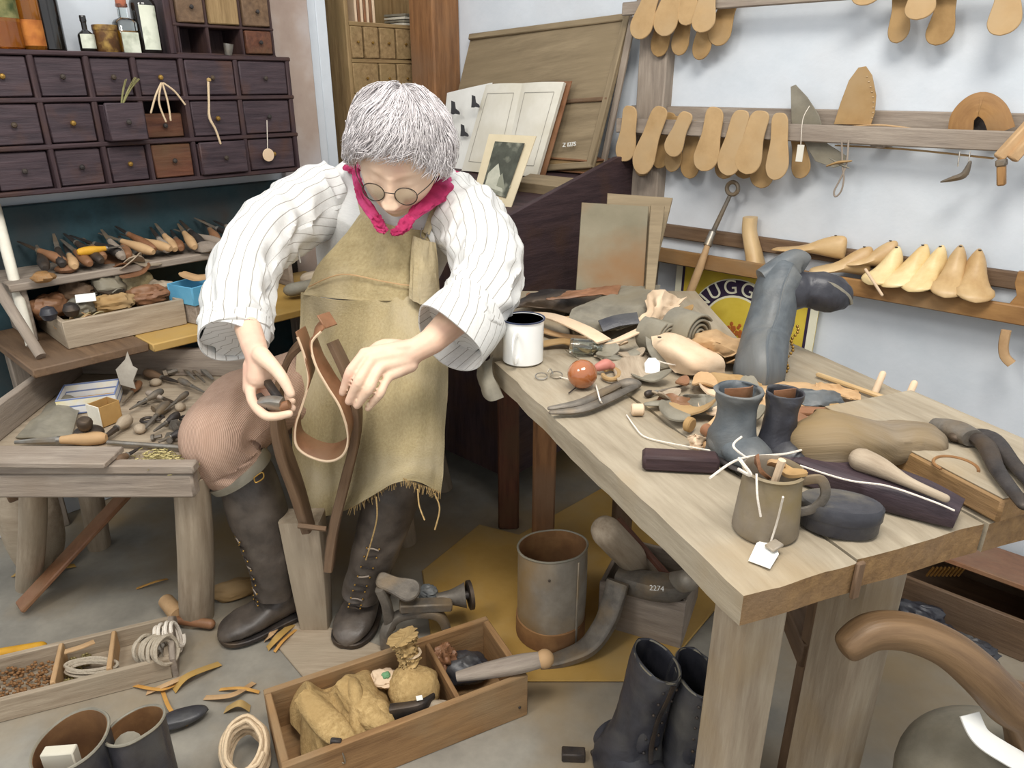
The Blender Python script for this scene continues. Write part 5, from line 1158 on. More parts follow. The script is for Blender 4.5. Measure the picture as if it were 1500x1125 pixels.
for i, (x, y) in enumerate([(225, 600), (232, 612), (244, 618), (256, 622), (215, 615), (264, 596), (250, 640), (270, 612), (205, 628), (222, 642), (196, 560), (228, 560), (240, 548), (208, 590), (275, 640)]):
    s = random.uniform(.008, .014); m = Matrix.Translation(tz(x, y, s*.6)) @ Matrix.Rotation(random.uniform(0, 3), 4, 'Z')
    kd = i % 3
    if kd == 0: mk('iron_bolt', lathe([(s*.5, 0), (s, 0), (s, s*.7), (s*.5, s*.7), (s*.5, s*2.6), (0, s*2.6)], 6, m @ Matrix.Rotation(1.4, 4, 'X')), m_iron, label=f'rusty bolt in the tray heap, {ORD[i//3]} from the front', cat='bolt', group='bolts in the tool tray')
    elif kd == 1: mk('iron_ring', tube([m @ V((s*math.cos(a), s*math.sin(a), 0)) for a in [q*6.283/12 for q in range(12)]], s*.28, 6, 12, closed=True), m_irond, label=f'iron ring in the tray heap, {ORD[i//3]} from the front', cat='ring', group='rings in the tool tray')
    else: mk('wax_lump', ell((0, 0, 0), s*1.2, s, s*.8, m, 10), m_dust, label=f'dusty wax lump in the tray heap, {ORD[i//3]} from the front', cat='wax', group='wax lumps in the tool tray')
# ------------------------------------------------------------------ the main work bench
TA = Z(1090, 868, .7); TA.z = 0; TANG = math.radians(21.5); TM = frame(TA, TANG); TX = V((math.cos(TANG), math.sin(TANG), 0)); TY = V((-TX.y, TX.x, 0))
wb = thing('work_bench', 'heavy dusty plank work bench running from the front right to the back', 'bench', TM @ V((.3, .4, 0)))
def plank(x0, x1, y0, y1, z0, z1, name, mat, par, seed, mt=None):
    """thick worn plank with an uneven surface; grain along y"""
    nx, ny = 10, 26; v, f, gc = [], [], []
    def P(i, j, top):
        x, y = x0+(x1-x0)*i/nx, y0+(y1-y0)*j/ny; z = z1 if top else z0; ed = min(i, nx-i, j, ny-j)
        if top and ed == 0: z -= .003+.004*max(0, nz(x*20, y*20, 0, seed))
        if top: z += .0016*nz(x*12, y*7, 0, seed+1)
        k = .005*nz(x*9, y*16, z*6, seed+2)
        if i in (0, nx): x += k
        if j in (0, ny): y += k
        return V((x, y, z))
    for top in (1, 0):
        for j in range(ny+1):
            for i in range(nx+1): p = P(i, j, top); v.append(TM @ p); gc.append((p.y, p.x, p.z))
    K = (nx+1)*(ny+1)
    for j in range(ny):
        for i in range(nx): a = j*(nx+1)+i; f.append((a, a+1, a+nx+2, a+nx+1)); f.append((K+a, K+a+nx+1, K+a+nx+2, K+a+1))
    for i in range(nx): f.append((i+1, i, K+i, K+i+1)); a = ny*(nx+1)+i; f.append((a, a+1, K+a+1, K+a))
    for j in range(ny): a = j*(nx+1); f.append((a, a+nx+1, K+a+nx+1, K+a)); b_ = a+nx; f.append((b_+nx+1, b_, K+b_, K+b_+nx+1))
    g = G(v, f, gc); o = mk(name, g, [m_tabtop, m_tabedge], par, ang=50)
    for p in o.data.polygons: p.material_index = 1 if (abs(p.normal.z) < .6 and p.normal.dot(TY) < -.5) else 0
    return o
zt_ = .7
plank(0, .158, 0, .77, .655, zt_, 'plank', None, wb, 1); plank(.161, .365, .004, .78, .655, zt_, 'plank', None, wb, 2); plank(.369, .62, .0, .66, .655, zt_, 'plank', None, wb, 3)
def tleg(x, y, w_, nm='leg', splx=0, sply=0, mat=None, z1=.655):
    a = TM @ V((x+splx, y+sply, 0)); b_ = TM @ V((x, y, z1)); mk(nm, sweep([a, b_], rrect(w_, w_, .006), None, 6, up=TX), mat or m_leg, wb)
tleg(.074, .066, .062); tleg(.298, .10, .075); tleg(.385, .22, .05, mat=m_brown); tleg(.55, .6, .06)
mk('stretcher', beam(TM @ V((.37, .22, .3)), TM @ V((.55, .6, .3)), .04, .05), m_brown, wb)
mk('stretcher', beam(TM @ V((.08, .1, .64)), TM @ V((.08, .66, .64)), .03, .03), m_brown, wb)
cr_ = TM @ V((.158, -.004, .66)); mk('iron_staple', box(.012, .006, .05, m=frame(cr_+V((0, 0, .015)), TANG)), m_brown, wb)
# raised block at the right
t = thing('raised_board', 'thick pale board with a horseshoe mark lying on the right of the bench', 'board', TM @ V((.47, .2, .7)))
mk('slab', box(.185, .30, .034, (.462, .142, .7185), b=.004, m=TM), m_tabedge, t)
mk('slab_face', box(.18, .295, .002, (.462, .142, .7362), b=.0005, m=TM), m_tabtop, t)
c_ = Z(1400, 682, .738); mk('horseshoe', tube([c_+(TX*math.cos(a)+TY*math.sin(a))*.026 for a in [math.radians(q) for q in range(-60, 200, 20)]], .002, 6, 30), m_rust, t)
# back bench
bb = thing('back_bench', 'lower bench end behind the enamel mug, piled with leather', 'bench', V((.22, 1.6, 0)))
for i, (x0, x1) in enumerate(((-.045, .13), (.133, .31), (.313, .49))): mk('plank', box(.52, x1-x0-.002, .04, (0, 0, 0), b=.004, m=Matrix.Translation(((x0+x1)/2, 1.635, .676)) @ Matrix.Rotation(math.pi/2, 4, 'Z')), m_tabtop, bb)
mk('leg', box(.058, .058, .656, (.082, 1.66, .328), b=.005), m_post, bb); mk('leg', box(.06, .06, .656, (-.01, 1.85, .328), b=.005), m_drawr, bb); mk('leg', box(.05, .05, .656, (.45, 1.85, .328), b=.005), m_brown, bb); mk('leg', box(.05, .05, .656, (.30, 1.72, .328), b=.005), m_brown, bb)
mk('hanging_hide', patch([[Z(722, 520, .702), Z(712, 528, .702), Z(702, 520, .702)], [D(722, 548, 1.40), D(710, 552, 1.40), D(698, 545, 1.44)], [D(738, 582, 1.395), D(716, 588, 1.40), D(704, 572, 1.44)]], 12, 16, .006, lambda i, j, p: .004*nz(i*4, j*3, 0, 9)), m_lgrey, label='grey leather hanging over the far left corner of the bench', cat='leather')
# ------------------------------------------------------------------ things on the bench
TPz = .7015
def tp(px, py, dz=0): return Z(px, py, TPz+dz)
# mug
mp = tp(766, 528); t = thing('enamel_mug', 'white enamel mug with a thin dark blue rim', 'mug', mp)
mk('cup', lathe([(0, 0), (.036, 0), (.0395, .003), (.040, .084), (.0415, .0855), (.0395, .0865), (.038, .084), (.0375, .005), (0, .004)], 40, frame(mp, 0)), m_enamel, t)
mk('rim', lathe([(.0392, .0850), (.0425, .0855), (.0425, .0875), (.0392, .0875), (.0392, .085)], 40, frame(mp, 0)), m_blue, t)
hd = V((-.30, -1, 0)).normalized(); mk('handle', sweep([mp+hd*.039+V((0, 0, .066)), mp+hd*.058+V((0, 0, .067)), mp+hd*.066+V((0, 0, .045)), mp+hd*.056+V((0, 0, .018)), mp+hd*.039+V((0, 0, .016))], rrect(.012, .004, .0015), None, 24, up=hd.cross(V((0, 0, 1)))), m_enamel, t)
# leather heap at the back
def sheet(rows, mat, name, label, t_=.003, w_=.006, seed=1, cat='leather', nu=22, nv=16, par=None, **k):
    return mk(name, patch([[q if isinstance(q, V) else tp(*q) for q in r] for r in rows], nu, nv, t_, lambda i, j, p: w_*(nz(i*3, j*3, 0, seed)+.5*nz(i*8, j*8, 0, seed))), mat, par, label=label, cat=cat, **k)
sheet([[(832, 478, .02), (870, 486, .012), (905, 482, .02)], [(838, 455, .04), (885, 462, .045), (935, 470, .03)], [(870, 436, .04), (905, 434, .05), (962, 432, .03)], [(905, 418, .03), (930, 420, .04), (968, 416, .02)]], m_lgrey, 'leather_hide', 'large grey-green hide sheet draped at the back of the leather heap')
sheet([[(755, 448, .02), (800, 452, .01), (850, 462, .02)], [(765, 436, .03), (812, 436, .035), (870, 444, .03)], [(790, 424, .02), (830, 422, .04), (885, 428, .02)]], m_irond, 'leather_hide', 'dark grey hide scrap behind the mug at the back of the heap', seed=2)
sheet([[(800, 440, .045), (850, 436, .05), (905, 430, .05)], [(830, 428, .05), (870, 422, .06), (910, 418, .05)]], m_lbrown, 'leather_scrap', 'brown folded leather scrap on top of the dark hide', seed=8)
def lstrip(pts, w_, mat, label, t_=.004, up=(0, 0, 1), name='leather_strip', twist=None, cat='leather', n=26, **k):
    return mk(name, strip([q if isinstance(q, V) else tp(*q) for q in pts], w_, t_, up, n), mat, label=label, cat=cat, **k)
lstrip([(750, 462, .012), (800, 462, .03), (850, 480, .04), (885, 500, .03)], .038, m_pinkl, 'broad pale tan leather strip curving from behind the mug')
lstrip([(870, 506, .012), (905, 498, .03), (945, 480, .05)], .02, m_pinkl, 'curled pale leather strip pointing to the leather roll')
lstrip([(780, 478, .004), (815, 490, .006), (858, 496, .008)], .022, m_leather, 'tan leather strip lying just right of the mug')
lstrip([(790, 505, .004), (830, 500, .01), (870, 515, .006)], .03, m_soled, 'brown leather offcut right of the mug')
lstrip([(880, 478, .03), (905, 470, .04), (935, 466, .045)], .03, m_lblack, 'dark curled leather offcut under the grey hide', up=(0, -.6, .8))
sheet([[(935, 470, .03), (960, 476, .03), (985, 470, .03)], [(945, 450, .05), (965, 446, .07), (990, 452, .045)], [(950, 434, .05), (972, 428, .07), (1000, 440, .04)]], m_pinkl, 'leather_scrap', 'crumpled pale leather scrap at the back beside the sign', seed=5, w_=.014)
# leather roll
def spiral(c, x, y, ax_, r0, r1, turns, ln, t_, mat, name, label, cat='leather', n=90):
    pts = []
    for k in range(n):
        a = 2*math.pi*turns*k/(n-1); r = r0+(r1-r0)*k/(n-1); pts.append(V(c)+V(x)*math.cos(a)*r+V(y)*math.sin(a)*r)
    return mk(name, sweep(pts, rrect(t_, ln, t_*.4), None, n, up=ax_), mat, label=label, cat=cat)
rc = tp(1005, 486, .045); ra = V((.6, -.8, 0)); spiral(rc, ra.cross(V((0, 0, 1))), (0, 0, 1), ra, .010, .042, 3.4, .07, .0045, m_lgrey, 'leather_roll', 'grey-brown roll of leather standing before the enamel sign')
rc = tp(965, 492, .036); spiral(rc, ra.cross(V((0, 0, 1))), (0, 0, 1), ra, .02, .036, 2.2, .06, .005, m_lgrey, 'leather_roll', 'looser folded leather roll left of the larger roll')
# pale shoe upper
sheet([[(953, 478, .055), (985, 482, .045), (1000, 492, .045)], [(958, 505, .035), (992, 508, .055), (1030, 510, .045)], [(972, 528, .012), (1010, 532, .035), (1058, 526, .03)], [(990, 546, .003), (1020, 548, .012), (1060, 545, .004)]], m_pinkl, 'shoe_upper', 'large pale tan cut shoe upper with a dark hole, right of the middle', w_=.003, seed=3)
mk('dark_edge', G(), m_lgrey) if False else lstrip([(953, 478, .05), (956, 510, .03), (975, 540, .006)], .022, m_lgrey, 'grey leather facing along the left of the pale shoe upper', up=(0, -.3, 1))
p = tp(965, 500, .052); mk('eyelet_hole', ell((0, 0, 0), .004, .004, .0015).sh(tp(966, 494, .058)), m_irond, label='dark eyelet on the pale shoe upper', cat='eyelet')
sheet([[(1005, 508, .03), (1040, 512, .045), (1062, 524, .03)], [(1010, 492, .04), (1045, 494, .07), (1085, 512, .035)], [(1020, 484, .03), (1050, 484, .04), (1090, 500, .02)]], m_leather, 'leather_scrap', 'tan hooded leather offcut between the roll and the boot', seed=6, w_=.01)
sheet([[(1040, 560, .008), (1080, 566, .01), (1120, 572, .008)], [(1035, 545, .015), (1075, 548, .02), (1110, 552, .01)]], m_soled, 'leather_scrap', 'brown leather offcut at the foot of the upturned boot', seed=7)
sheet([[(1070, 585, .006), (1130, 600, .01), (1200, 596, .006)], [(1065, 568, .01), (1130, 575, .018), (1210, 574, .01)], [(1090, 556, .005), (1150, 560, .01), (1200, 562, .006)]], m_leather, 'leather_scrap', 'wide tan leather sheet lying behind the small boots', seed=9)
sheet([[(1165, 590, .012), (1200, 594, .014), (1242, 590, .012)], [(1160, 572, .018), (1195, 570, .03), (1228, 578, .016)]], m_bootg, 'leather_scrap', 'blue-grey leather offcut near the thin lath', seed=12)
sheet([[(1195, 575, .006), (1230, 580, .01), (1262, 588, .006)], [(1195, 560, .01), (1225, 564, .02), (1258, 574, .012)]], m_leather, 'leather_scrap', 'tan offcut with a curled end beside the thin lath', seed=13)
sheet([[(1010, 600, .006), (1035, 605, .012), (1060, 610, .006)], [(1000, 580, .012), (1030, 578, .03), (1055, 585, .012)]], m_lgrey, 'leather_scrap', 'dusty grey offcut left of the small boots', seed=14)
sheet([[(960, 590, .004), (990, 598, .01), (1020, 600, .004)], [(965, 578, .01), (995, 580, .02), (1025, 584, .01)]], m_lbrown, 'leather_scrap', 'brown offcut behind the small iron parts', seed=15)
sheet([[(1012, 655, .004), (1022, 660, .008), (1032, 655, .004)], [(1008, 640, .012), (1020, 636, .03), (1036, 642, .010)]], m_pinkl, 'leather_scrap', 'small pinkish offcut beside the wooden bar', seed=16)
# ball, jar, bones, irons
t = thing('glazed_ball', 'shiny amber-brown ball on the bench right of the mug', 'ball', tp(853, 545)); mk('sphere', ell((0, 0, 0), .0265, .0265, .026, n=24).sh(tp(853, 548, .026)), m_ball, t)
jm = fr3(tp(836, 506, .018), (1, -.25, 0), (0, 0, 1)) @ Matrix.Rotation(math.pi/2, 4, 'Y'); t = thing('glass_phial', 'small clear glass bottle lying behind the amber ball', 'bottle', tp(845, 508)); mk('glass', lathe([(0, 0), (.015, 0), (.016, .004), (.016, .045), (.008, .053), (.008, .064), (.006, .064), (.0065, .053), (.014, .043), (.014, .006), (0, .004)], 20, jm), m_glass, t)
g = [tp(895+12*math.cos(a), 548+8*math.sin(a), .006) for a in [math.radians(q) for q in range(-130, 200, 30)]]
mk('horn_ring', tube(g, .0045, 8, 36, round_=True), m_soled, label='open horn ring right of the amber ball', cat='ring')
mk('clay_pipe', tube([tp(876, 538, .012), tp(888, 534, .015), tp(896, 536, .012)], [.008, .011, .007], 12, 12, round_=True), m_lip, label='short reddish stub right of the amber ball', cat='stub')
lstrip([(880, 520, .008), (910, 524, .012), (940, 512, .016)], .026, m_lgrey, 'long grey leather tongue behind the horn ring')
sheet([[(905, 560, .004), (935, 556, .008), (960, 550, .006)], [(895, 535, .008), (925, 528, .02), (955, 532, .01)], [(870, 520, .004), (920, 512, .012), (950, 518, .006)]], m_dust, 'leather_scrap', 'dusty scrap under the white tag', seed=21)
t = thing('small_spectacles', 'tiny wire spectacles lying folded in front of the mug', 'spectacles', tp(800, 550))
for i, (x, y) in enumerate(((793, 551), (815, 549))): c_ = tp(x, y, .004); mk('lens_rim', tube([c_+V((.011*math.cos(a), .009*math.sin(a), .003*math.sin(a))) for a in [q*6.283/16 for q in range(16)]], .0012, 5, 20, closed=True), m_steel, t)
mk('temple_arm', tube([tp(802, 545, .005), tp(806, 540, .010), tp(810, 548, .005)], .0011, 5, 8), m_steel, t)
mk('bent_needle', tube([tp(833, 576, .002), tp(846, 566, .004), tp(858, 560, .006)], .0012, 5, 8), m_irond, label='thin bent needle left of the tied irons', cat='needle')
mk('string_piece', tube([tp(820, 552, .002), tp(840, 558, .004), tp(858, 566, .002)], .001, 5, 10), m_string, label='white thread end beside the thin needle', cat='thread')
t = thing('tied_irons', 'pair of long grey iron pincers tied together with white thread', 'pincers', tp(870, 585))
for a in ([(806, 598, .006), (850, 590, .01), (885, 574, .012), (915, 560, .008)], [(808, 604, .006), (852, 600, .01), (895, 583, .012), (930, 566, .01)]): mk('iron_arm', tube([tp(*q) for q in a], [.005, .009, .009, .007], 10, 20, round_=True, flat=.7), m_iron, t)
mk('jaw', ell((0, 0, 0), .022, .012, .011).sh(tp(922, 563, .010)), m_iron, t)
mk('thread_tie', tube([tp(873, 564, .004), tp(876, 575, .022), tp(879, 586, .022), tp(884, 594, .006)], .0015, 5, 14), m_string, t)
handle_tool(tp(945, 578, .006), tp(1012, 562, .008), .2, .006, m_irond, m_iron, 'knife', 'thin dark shoemaker knife pointing at the upturned boot', 'knife')
mk('bone_folder', tube([tp(948, 592, .008), tp(975, 590, .01), tp(998, 584, .008)], [.006, .010, .006], 10, 14, round_=True, flat=.5), m_lgrey, label='grey bone folder below the thin knife', cat='folder')
# white tags
def tagthing(pts, strings, label, name='paper_tag', mark=None, group=None):
    P = [q if isinstance(q, V) else tp(*q) for q in pts]; t = thing(name, label, 'tag', sum(P, V())/len(P), group)
    n_ = (P[1]-P[0]).cross(P[-1]-P[0]).normalized(); n_ = n_ if n_.dot(V((0, 0, H))-P[0]) > 0 else -n_
    edge_board(P, .0012, n_, m_paper, 'tag_paper', t)
    for s in strings: mk('string', tube([q if isinstance(q, V) else tp(*q) for q in s], .0013, 5, 26), m_string, t)
    return t
tagthing([D(945, 552, 1.345), D(966, 552, 1.345), D(967, 532, 1.36), D(960, 524, 1.365), D(950, 524, 1.365), D(944, 532, 1.36)], [[D(956, 526, 1.365), tp(975, 532, .02), tp(998, 536, .02)]], 'white tag standing against the pale shoe upper')
# upturned boot
t = thing('upturned_boot', 'black riding boot standing upside down on the bench, toe pointing right', 'boot', tp(1112, 548))
Pb = [tp(1112, 546, .0), tp(1112, 544, .012), D(1120, 500, 1.385), D(1132, 455, 1.395), D(1138, 425, 1.40), D(1150, 398, 1.40), D(1160, 388, 1.40)]
mk('shaft', sweep(Pb, circ(40), [(.052, .040), (.058, .045), (.052, .042), (.044, .040), (.044, .040), (.036, .034), (.016, .016)], 70, fn=fold(0, .0022, 4, 31), up=(1, 0, 0)), m_bootg, t)
Pf = P3([(1118, 432, 1.40), (1150, 428, 1.40), (1180, 424, 1.40), (1208, 428, 1.39), (1230, 437, 1.385), (1242, 445, 1.385)])
mk('foot', sweep(Pf, circ(36), [(.030, .030), (.036, .036), (.032, .034), (.030, .036), (.024, .030), (.008, .012)], 50, fn=fold(0, .0018, 4, 32), up=(0, 0, 1)), m_lblack, t)
mk('heel_block', sweep(P3([(1118, 415, 1.40), (1145, 400, 1.40), (1166, 388, 1.40), (1178, 392, 1.40)]), circ(24, 1, 1, 3), [(.018, .028), (.022, .032), (.022, .03), (.012, .022)], 20, up=(0, 0, 1)), m_bootg, t)
mk('sole', sweep(P3([(1160, 408, 1.40), (1185, 406, 1.40), (1212, 412, 1.39), (1236, 430, 1.385), (1246, 446, 1.385)]), rrect(1, 1, .2), [(.007, .044), (.007, .05), (.007, .066), (.007, .056), (.006, .02)], 30, up=(0, 1, 0)), m_lgrey, t)
g = G()
for k in range(16):
    p = D(1168-k*1.2+3*math.sin(k), 478+k*4.4, 1.375); mk('lace_hook', ell((0, 0, 0), .003, .003, .003, n=8).sh(p), m_brass, t)
# small tied boots
def small_boot(base, h, r, tilt, mat, label, seed, op=1.0):
    t = thing('child_boot', label, 'boot', base, 'small boots tied together with a white lace')
    pr = [(0, 1.05, 1.15), (.12, 1.12, 1.25), (.3, 1.05, 1.15), (.5, .86, .92), (.75, .80, .86), (.93, .92*op, .95), (1, .98*op, 1.0)]
    tl = V(tilt); outer = [(base+(V((0, 0, h))+tl)*s, TX*r*a*.9, TY*r*b_*1.0) for s, a, b_ in pr]; inner = [(c_, x*.88, y*.88) for c_, x, y in reversed(outer)][:-1]; inner.append((inner[-1][0], inner[-1][1]*.3, inner[-1][2]*.3))
    mk('upper', ringloft(outer+inner, 32, 60, fold(0, .0025, 5, seed), 2), mat, t)
    top = base+(V((0, 0, h))+tl); mk('tongue', patch([[top-TX*r*.7+TY*(-r*.1)-V((0, 0, .02)), top+TY*(-r*.5)-V((0, 0, .02)), top+TX*r*.7+TY*(-r*.1)-V((0, 0, .02))], [top-TX*r*.75+V((0, 0, .004)), top-TY*r*.6+V((0, 0, .010)), top+TX*r*.75+V((0, 0, .002))]], 8, 8, .002), m_lbrown, t)
    f0 = base+V((0, 0, .012)); mk('toe', ell((0, 0, 0), r*1.0, r*1.5, h*.22).xf(Matrix.Translation(f0-TY*r*.8+V((0, 0, h*.1))) @ Matrix.Rotation(TANG, 4, 'Z')), mat, t)
    mk('sole', ell((0, 0, 0), r*1.1, r*1.9, .008).xf(Matrix.Translation(base-TY*r*.6+V((0, 0, .008))) @ Matrix.Rotation(TANG, 4, 'Z')), m_irond, t)
    return t
small_boot(tp(1070, 668), .105, .033, (0, 0, 0), m_bootg, 'small grey crumpled boot, left one of the tied pair', 41, 1.15)
small_boot(tp(1134, 678), .110, .026, (0, 0, 0), m_lblack, 'narrow black small boot, right one of the tied pair', 42)
for nm, l in (('lace', [(1086, 640, .07), (1075, 655, .07), (1110, 680, .05), (1150, 695, .03)]), ('lace', [(1040, 700, .08), (1085, 672, .075), (1150, 665, .05), (1200, 655, .035), (1196, 680, .02), (1170, 700, .02), (1152, 690, .03)])):
    mk('white_lace', tube([tp(*q) for q in l], .0016, 6, 60), m_string, label=('short' if len(l) == 4 else 'long looping')+' white lace across the small boots', cat='lace')
# bar, tankard, tin
mk('wooden_bar', beam(tp(941, 672, .012), tp(1052, 678, .012), .03, .024, b=.004), m_dark, label='short dark wooden bar left of the small boots', cat='bar')
m_dusttin = M('dusty_pewter', '6E6356', '8E8373', '80704F', sc=14, rough=.6, bump=.3, blot=12)
tk = tp(1120, 775); t = thing('dark_tankard', 'dusty brown tankard with a side handle full of scraps, at the front of the bench', 'mug', tk)
mk('cup', lathe([(0, 0), (.037, 0), (.039, .004), (.037, .03), (.033, .078), (.036, .082), (.033, .084), (.030, .078), (.034, .03), (0, .008)], 36, frame(tk, 0)), m_dusttin, t)
mk('handle', sweep([tk+V((.031, -.004, .068)), tk+V((.054, -.006, .072)), tk+V((.062, -.008, .052)), tk+V((.052, -.006, .033)), tk+V((.034, -.004, .026))], rrect(.012, .005, .002), None, 24, up=(0, 1, 0)), m_iron, t)
for i, (dx, dy, mt, lab) in enumerate([(-.015, 0, m_lbrown, 'brown scrap in the left of the tankard'), (.006, .01, m_leather, 'tan scrap in the back of the tankard'), (.018, -.008, m_soled, 'round leather offcut on the right of the tankard'), (-.004, -.016, m_pinkl, 'pale pinkish peg in the front of the tankard')]):
    if i != 3: scrap_sheet(tk+V((dx, dy, .084)), .018, i*1.2, 1.0-.5*i, mt, 'leather_scrap', lab, seed=50+i, th=.004)
    else: mk('peg', tube([tk+V((dx, dy, .07)), tk+V((dx+.004, dy-.004, .105))], .0045, 8, 3), mt, label=lab, cat='peg')
tagthing([tp(1096, 822), tp(1128, 834), tp(1141, 812, .004), tp(1136, 797, .006), tp(1124, 789, .006), tp(1108, 796, .004)], [[tp(1128, 797, .006), tp(1138, 765, .04), tp(1147, 728, .09)]], 'white manila tag lying before the tankard on a white string')
mk('tag_clip', beam(tp(1126, 804, .008), tp(1142, 794, .012), .014, .004), m_tin, label='small folded tin clip on the corner of the manila tag', cat='clip')
mk('string_piece', tube([tk+V((-.03, -.028, .092)), tk+V((-.030, -.040, .07)), tk+V((-.024, -.043, .045))], .0014, 5, 14), m_string, label='white string hanging down the front of the tankard', cat='string')
mk('string_knot', tube([tk+V((-.04, -.005, .095)), tk+V((-.048, -.018, .105)), tk+V((-.036, -.028, .09)), tk+V((-.045, -.01, .088))], .002, 5, 20), m_string, label='white knotted string on the left rim of the tankard', cat='string')
tn = tp(1226, 772); t = thing('oval_tin', 'black oval lidded tin on the bench near the front edge', 'tin', tn); mt_ = frame(tn, math.radians(-18))
mk('body', lathe([(0, 0), (.044, 0), (.046, .003), (.046, .028), (.044, .029)], 40, mt_, 1, .62), m_lblack, t); mk('lid', lathe([(.047, .018), (.048, .020), (.048, .034), (.045, .037), (0, .038)], 40, mt_, 1, .62), M('tin_lid', '2E2E33', '47474B', '6A6458', sc=16, rough=.4, blot=14, bw=.55), t)
# long dark board and tools on it
t = thing('shoe_plank', 'long dark purple-brown wedge of wood on the bench right of the black tin', 'plank', tp(1290, 720))
mk('wedge', sweep([tp(1160, 668, .018), tp(1250, 700, .018), tp(1340, 728, .018), tp(1405, 752, .014)], rrect(1, 1, .12), [(.075, .036), (.075, .036), (.062, .034), (.040, .026)], 26, up=(0, 0, 1)), m_draw, t)
mk('white_thread', tube([tp(1172, 682, .04), tp(1240, 703, .043), tp(1300, 712, .04), tp(1365, 734, .036), tp(1398, 748, .028)], .0012, 5, 40), m_string, label='white thread trailing along the dark wedge', cat='thread')
mk('tapered_stick', tube([tp(1262, 674, .048), tp(1290, 685, .048), tp(1330, 706, .044), tp(1385, 730, .040)], [.016, .013, .007, .005], 12, 24, round_=True), m_dust, label='grey tapered wooden stick lying on the dark wedge', cat='stick')
t = thing('leg_last', 'large dusty brown wooden leg form lying behind the dark wedge', 'last', tp(1270, 650))
mk('form', sweep([tp(1184, 650, .03), tp(1200, 648, .04), tp(1240, 648, .038), (tp(1290, 650, .030)), tp(1330, 648, .030), tp(1362, 652, .028), tp(1370, 654, .026)], circ(32, 1, 1, 2.6), [(.022, .022), (.050, .040), (.046, .036), (.036, .028), (.036, .028), (.034, .026), (.018, .016)], 60, fn=fold(0, .0016, 3, 51), up=(0, 0, 1)), M('leg_form_wood', '6B5F4E', '938674', '86714F', sc=2, st=W, rough=.7, bump=.4, blot=7), t)
lstrip([(1145, 600, .012), (1200, 603, .018), (1280, 606, .02), (1352, 602, .014)], .028, m_lbrown, 'long red-brown strap lying behind the leg form', t_=.006)
lstrip([(1260, 612, .008), (1310, 620, .012), (1362, 612, .012), (1400, 622, .010)], .022, m_leather, 'tan strap curling round the end of the leg form')
mk('white_knot', tube([tp(1346, 608, .02), tp(1356, 602, .026), (tp(1362, 598, .022)), tp(1358, 608, .02), tp(1350, 614, .018)], .0018, 5, 20), m_string, label='white knotted string at the end of the red-brown strap', cat='string')
t = thing('pliers', 'long dark iron pliers lying on the raised board at the right edge', 'pliers', tp(1470, 680))
for l in ([(1395, 628, .045), (1440, 648, .05), (1462, 690, .048), (1500, 740, .045)], [(1400, 640, .045), (1448, 640, .05), (1485, 680, .045), (1520, 720, .045)]): mk('arm', tube([tp(*q) for q in l], [.010, .013, .010, .008], 10, 24, round_=True, flat=.7), m_irond, t)
mk('jaw', sweep([tp(1368, 622, .04), tp(1398, 630, .045), tp(1425, 642, .05)], circ(14), [(.014, .010), (.020, .014), (.016, .012)], 14), m_iron, t)
lstrip([(1440, 630, .02), (1480, 650, .02), (1530, 680, .02)], .02, m_leather, 'tan strap along the back edge of the bench at the right')
lstrip([(1380, 622, .012), (1430, 632, .016), (1500, 662, .016)], .018, m_brown, 'dark wooden strip under the pliers', t_=.01)
mk('thin_lath', beam(tp(1196, 548, .006), tp(1338, 598, .006), .009, .008, up=(0, 0, 1)), m_last, label='thin pale lath along the back edge of the bench', cat='lath')
for i, (x, y, xx, yy) in enumerate([(1282, 574, 1293, 548), (1326, 592, 1339, 562)]):
    a = tp(x, y, .0); b_ = D(xx, yy, a.y/cp*1.0 if False else (a-V((0, 0, H))).dot(V((0, cp, -sp)))*1.0); mk('wooden_peg', tube([a, b_], .006, 10, 3, round_=True), m_pinkl, label=['left', 'right'][i]+' of two pale pegs standing at the back edge of the bench', cat='peg')
mk('leather_pad', ell((0, 0, 0), .024, .014, .010).sh(tp(1330, 600, .01)), m_irond, label='dark little pad beside the right-hand pale peg', cat='pad')
for i, (x, y, r, h_, mt, lab) in enumerate([(905, 600, .010, .02, m_pinkl, 'pale spool lying left of the dark wooden bar'), (1010, 652, .007, .024, m_leather, 'tan stub beside the wooden bar'), (985, 620, .012, .012, m_soled, 'flat brown disc beside the white thread'), (1012, 628, .010, .02, m_lbrown, 'brown stub left of the small boots')]):
    m = Matrix.Translation(tp(x+20, y, r)) @ Matrix.Rotation(1.57, 4, 'Y') @ Matrix.Rotation(.4*i, 4, 'X'); mk('wooden_stub', lathe([(0, 0), (r*.8, 0), (r, .002), (r, h_-.002), (r*.8, h_), (0, h_)], 14, m), mt, label=lab, cat='stub')
mk('string_piece', tube([tp(918, 608, .002), tp(930, 625, .004), (tp(945, 640, .002)), tp(985, 650, .004), tp(1040, 660, .02)], .0012, 5, 30), m_string, label='white thread curving above the dark wooden bar', cat='thread')
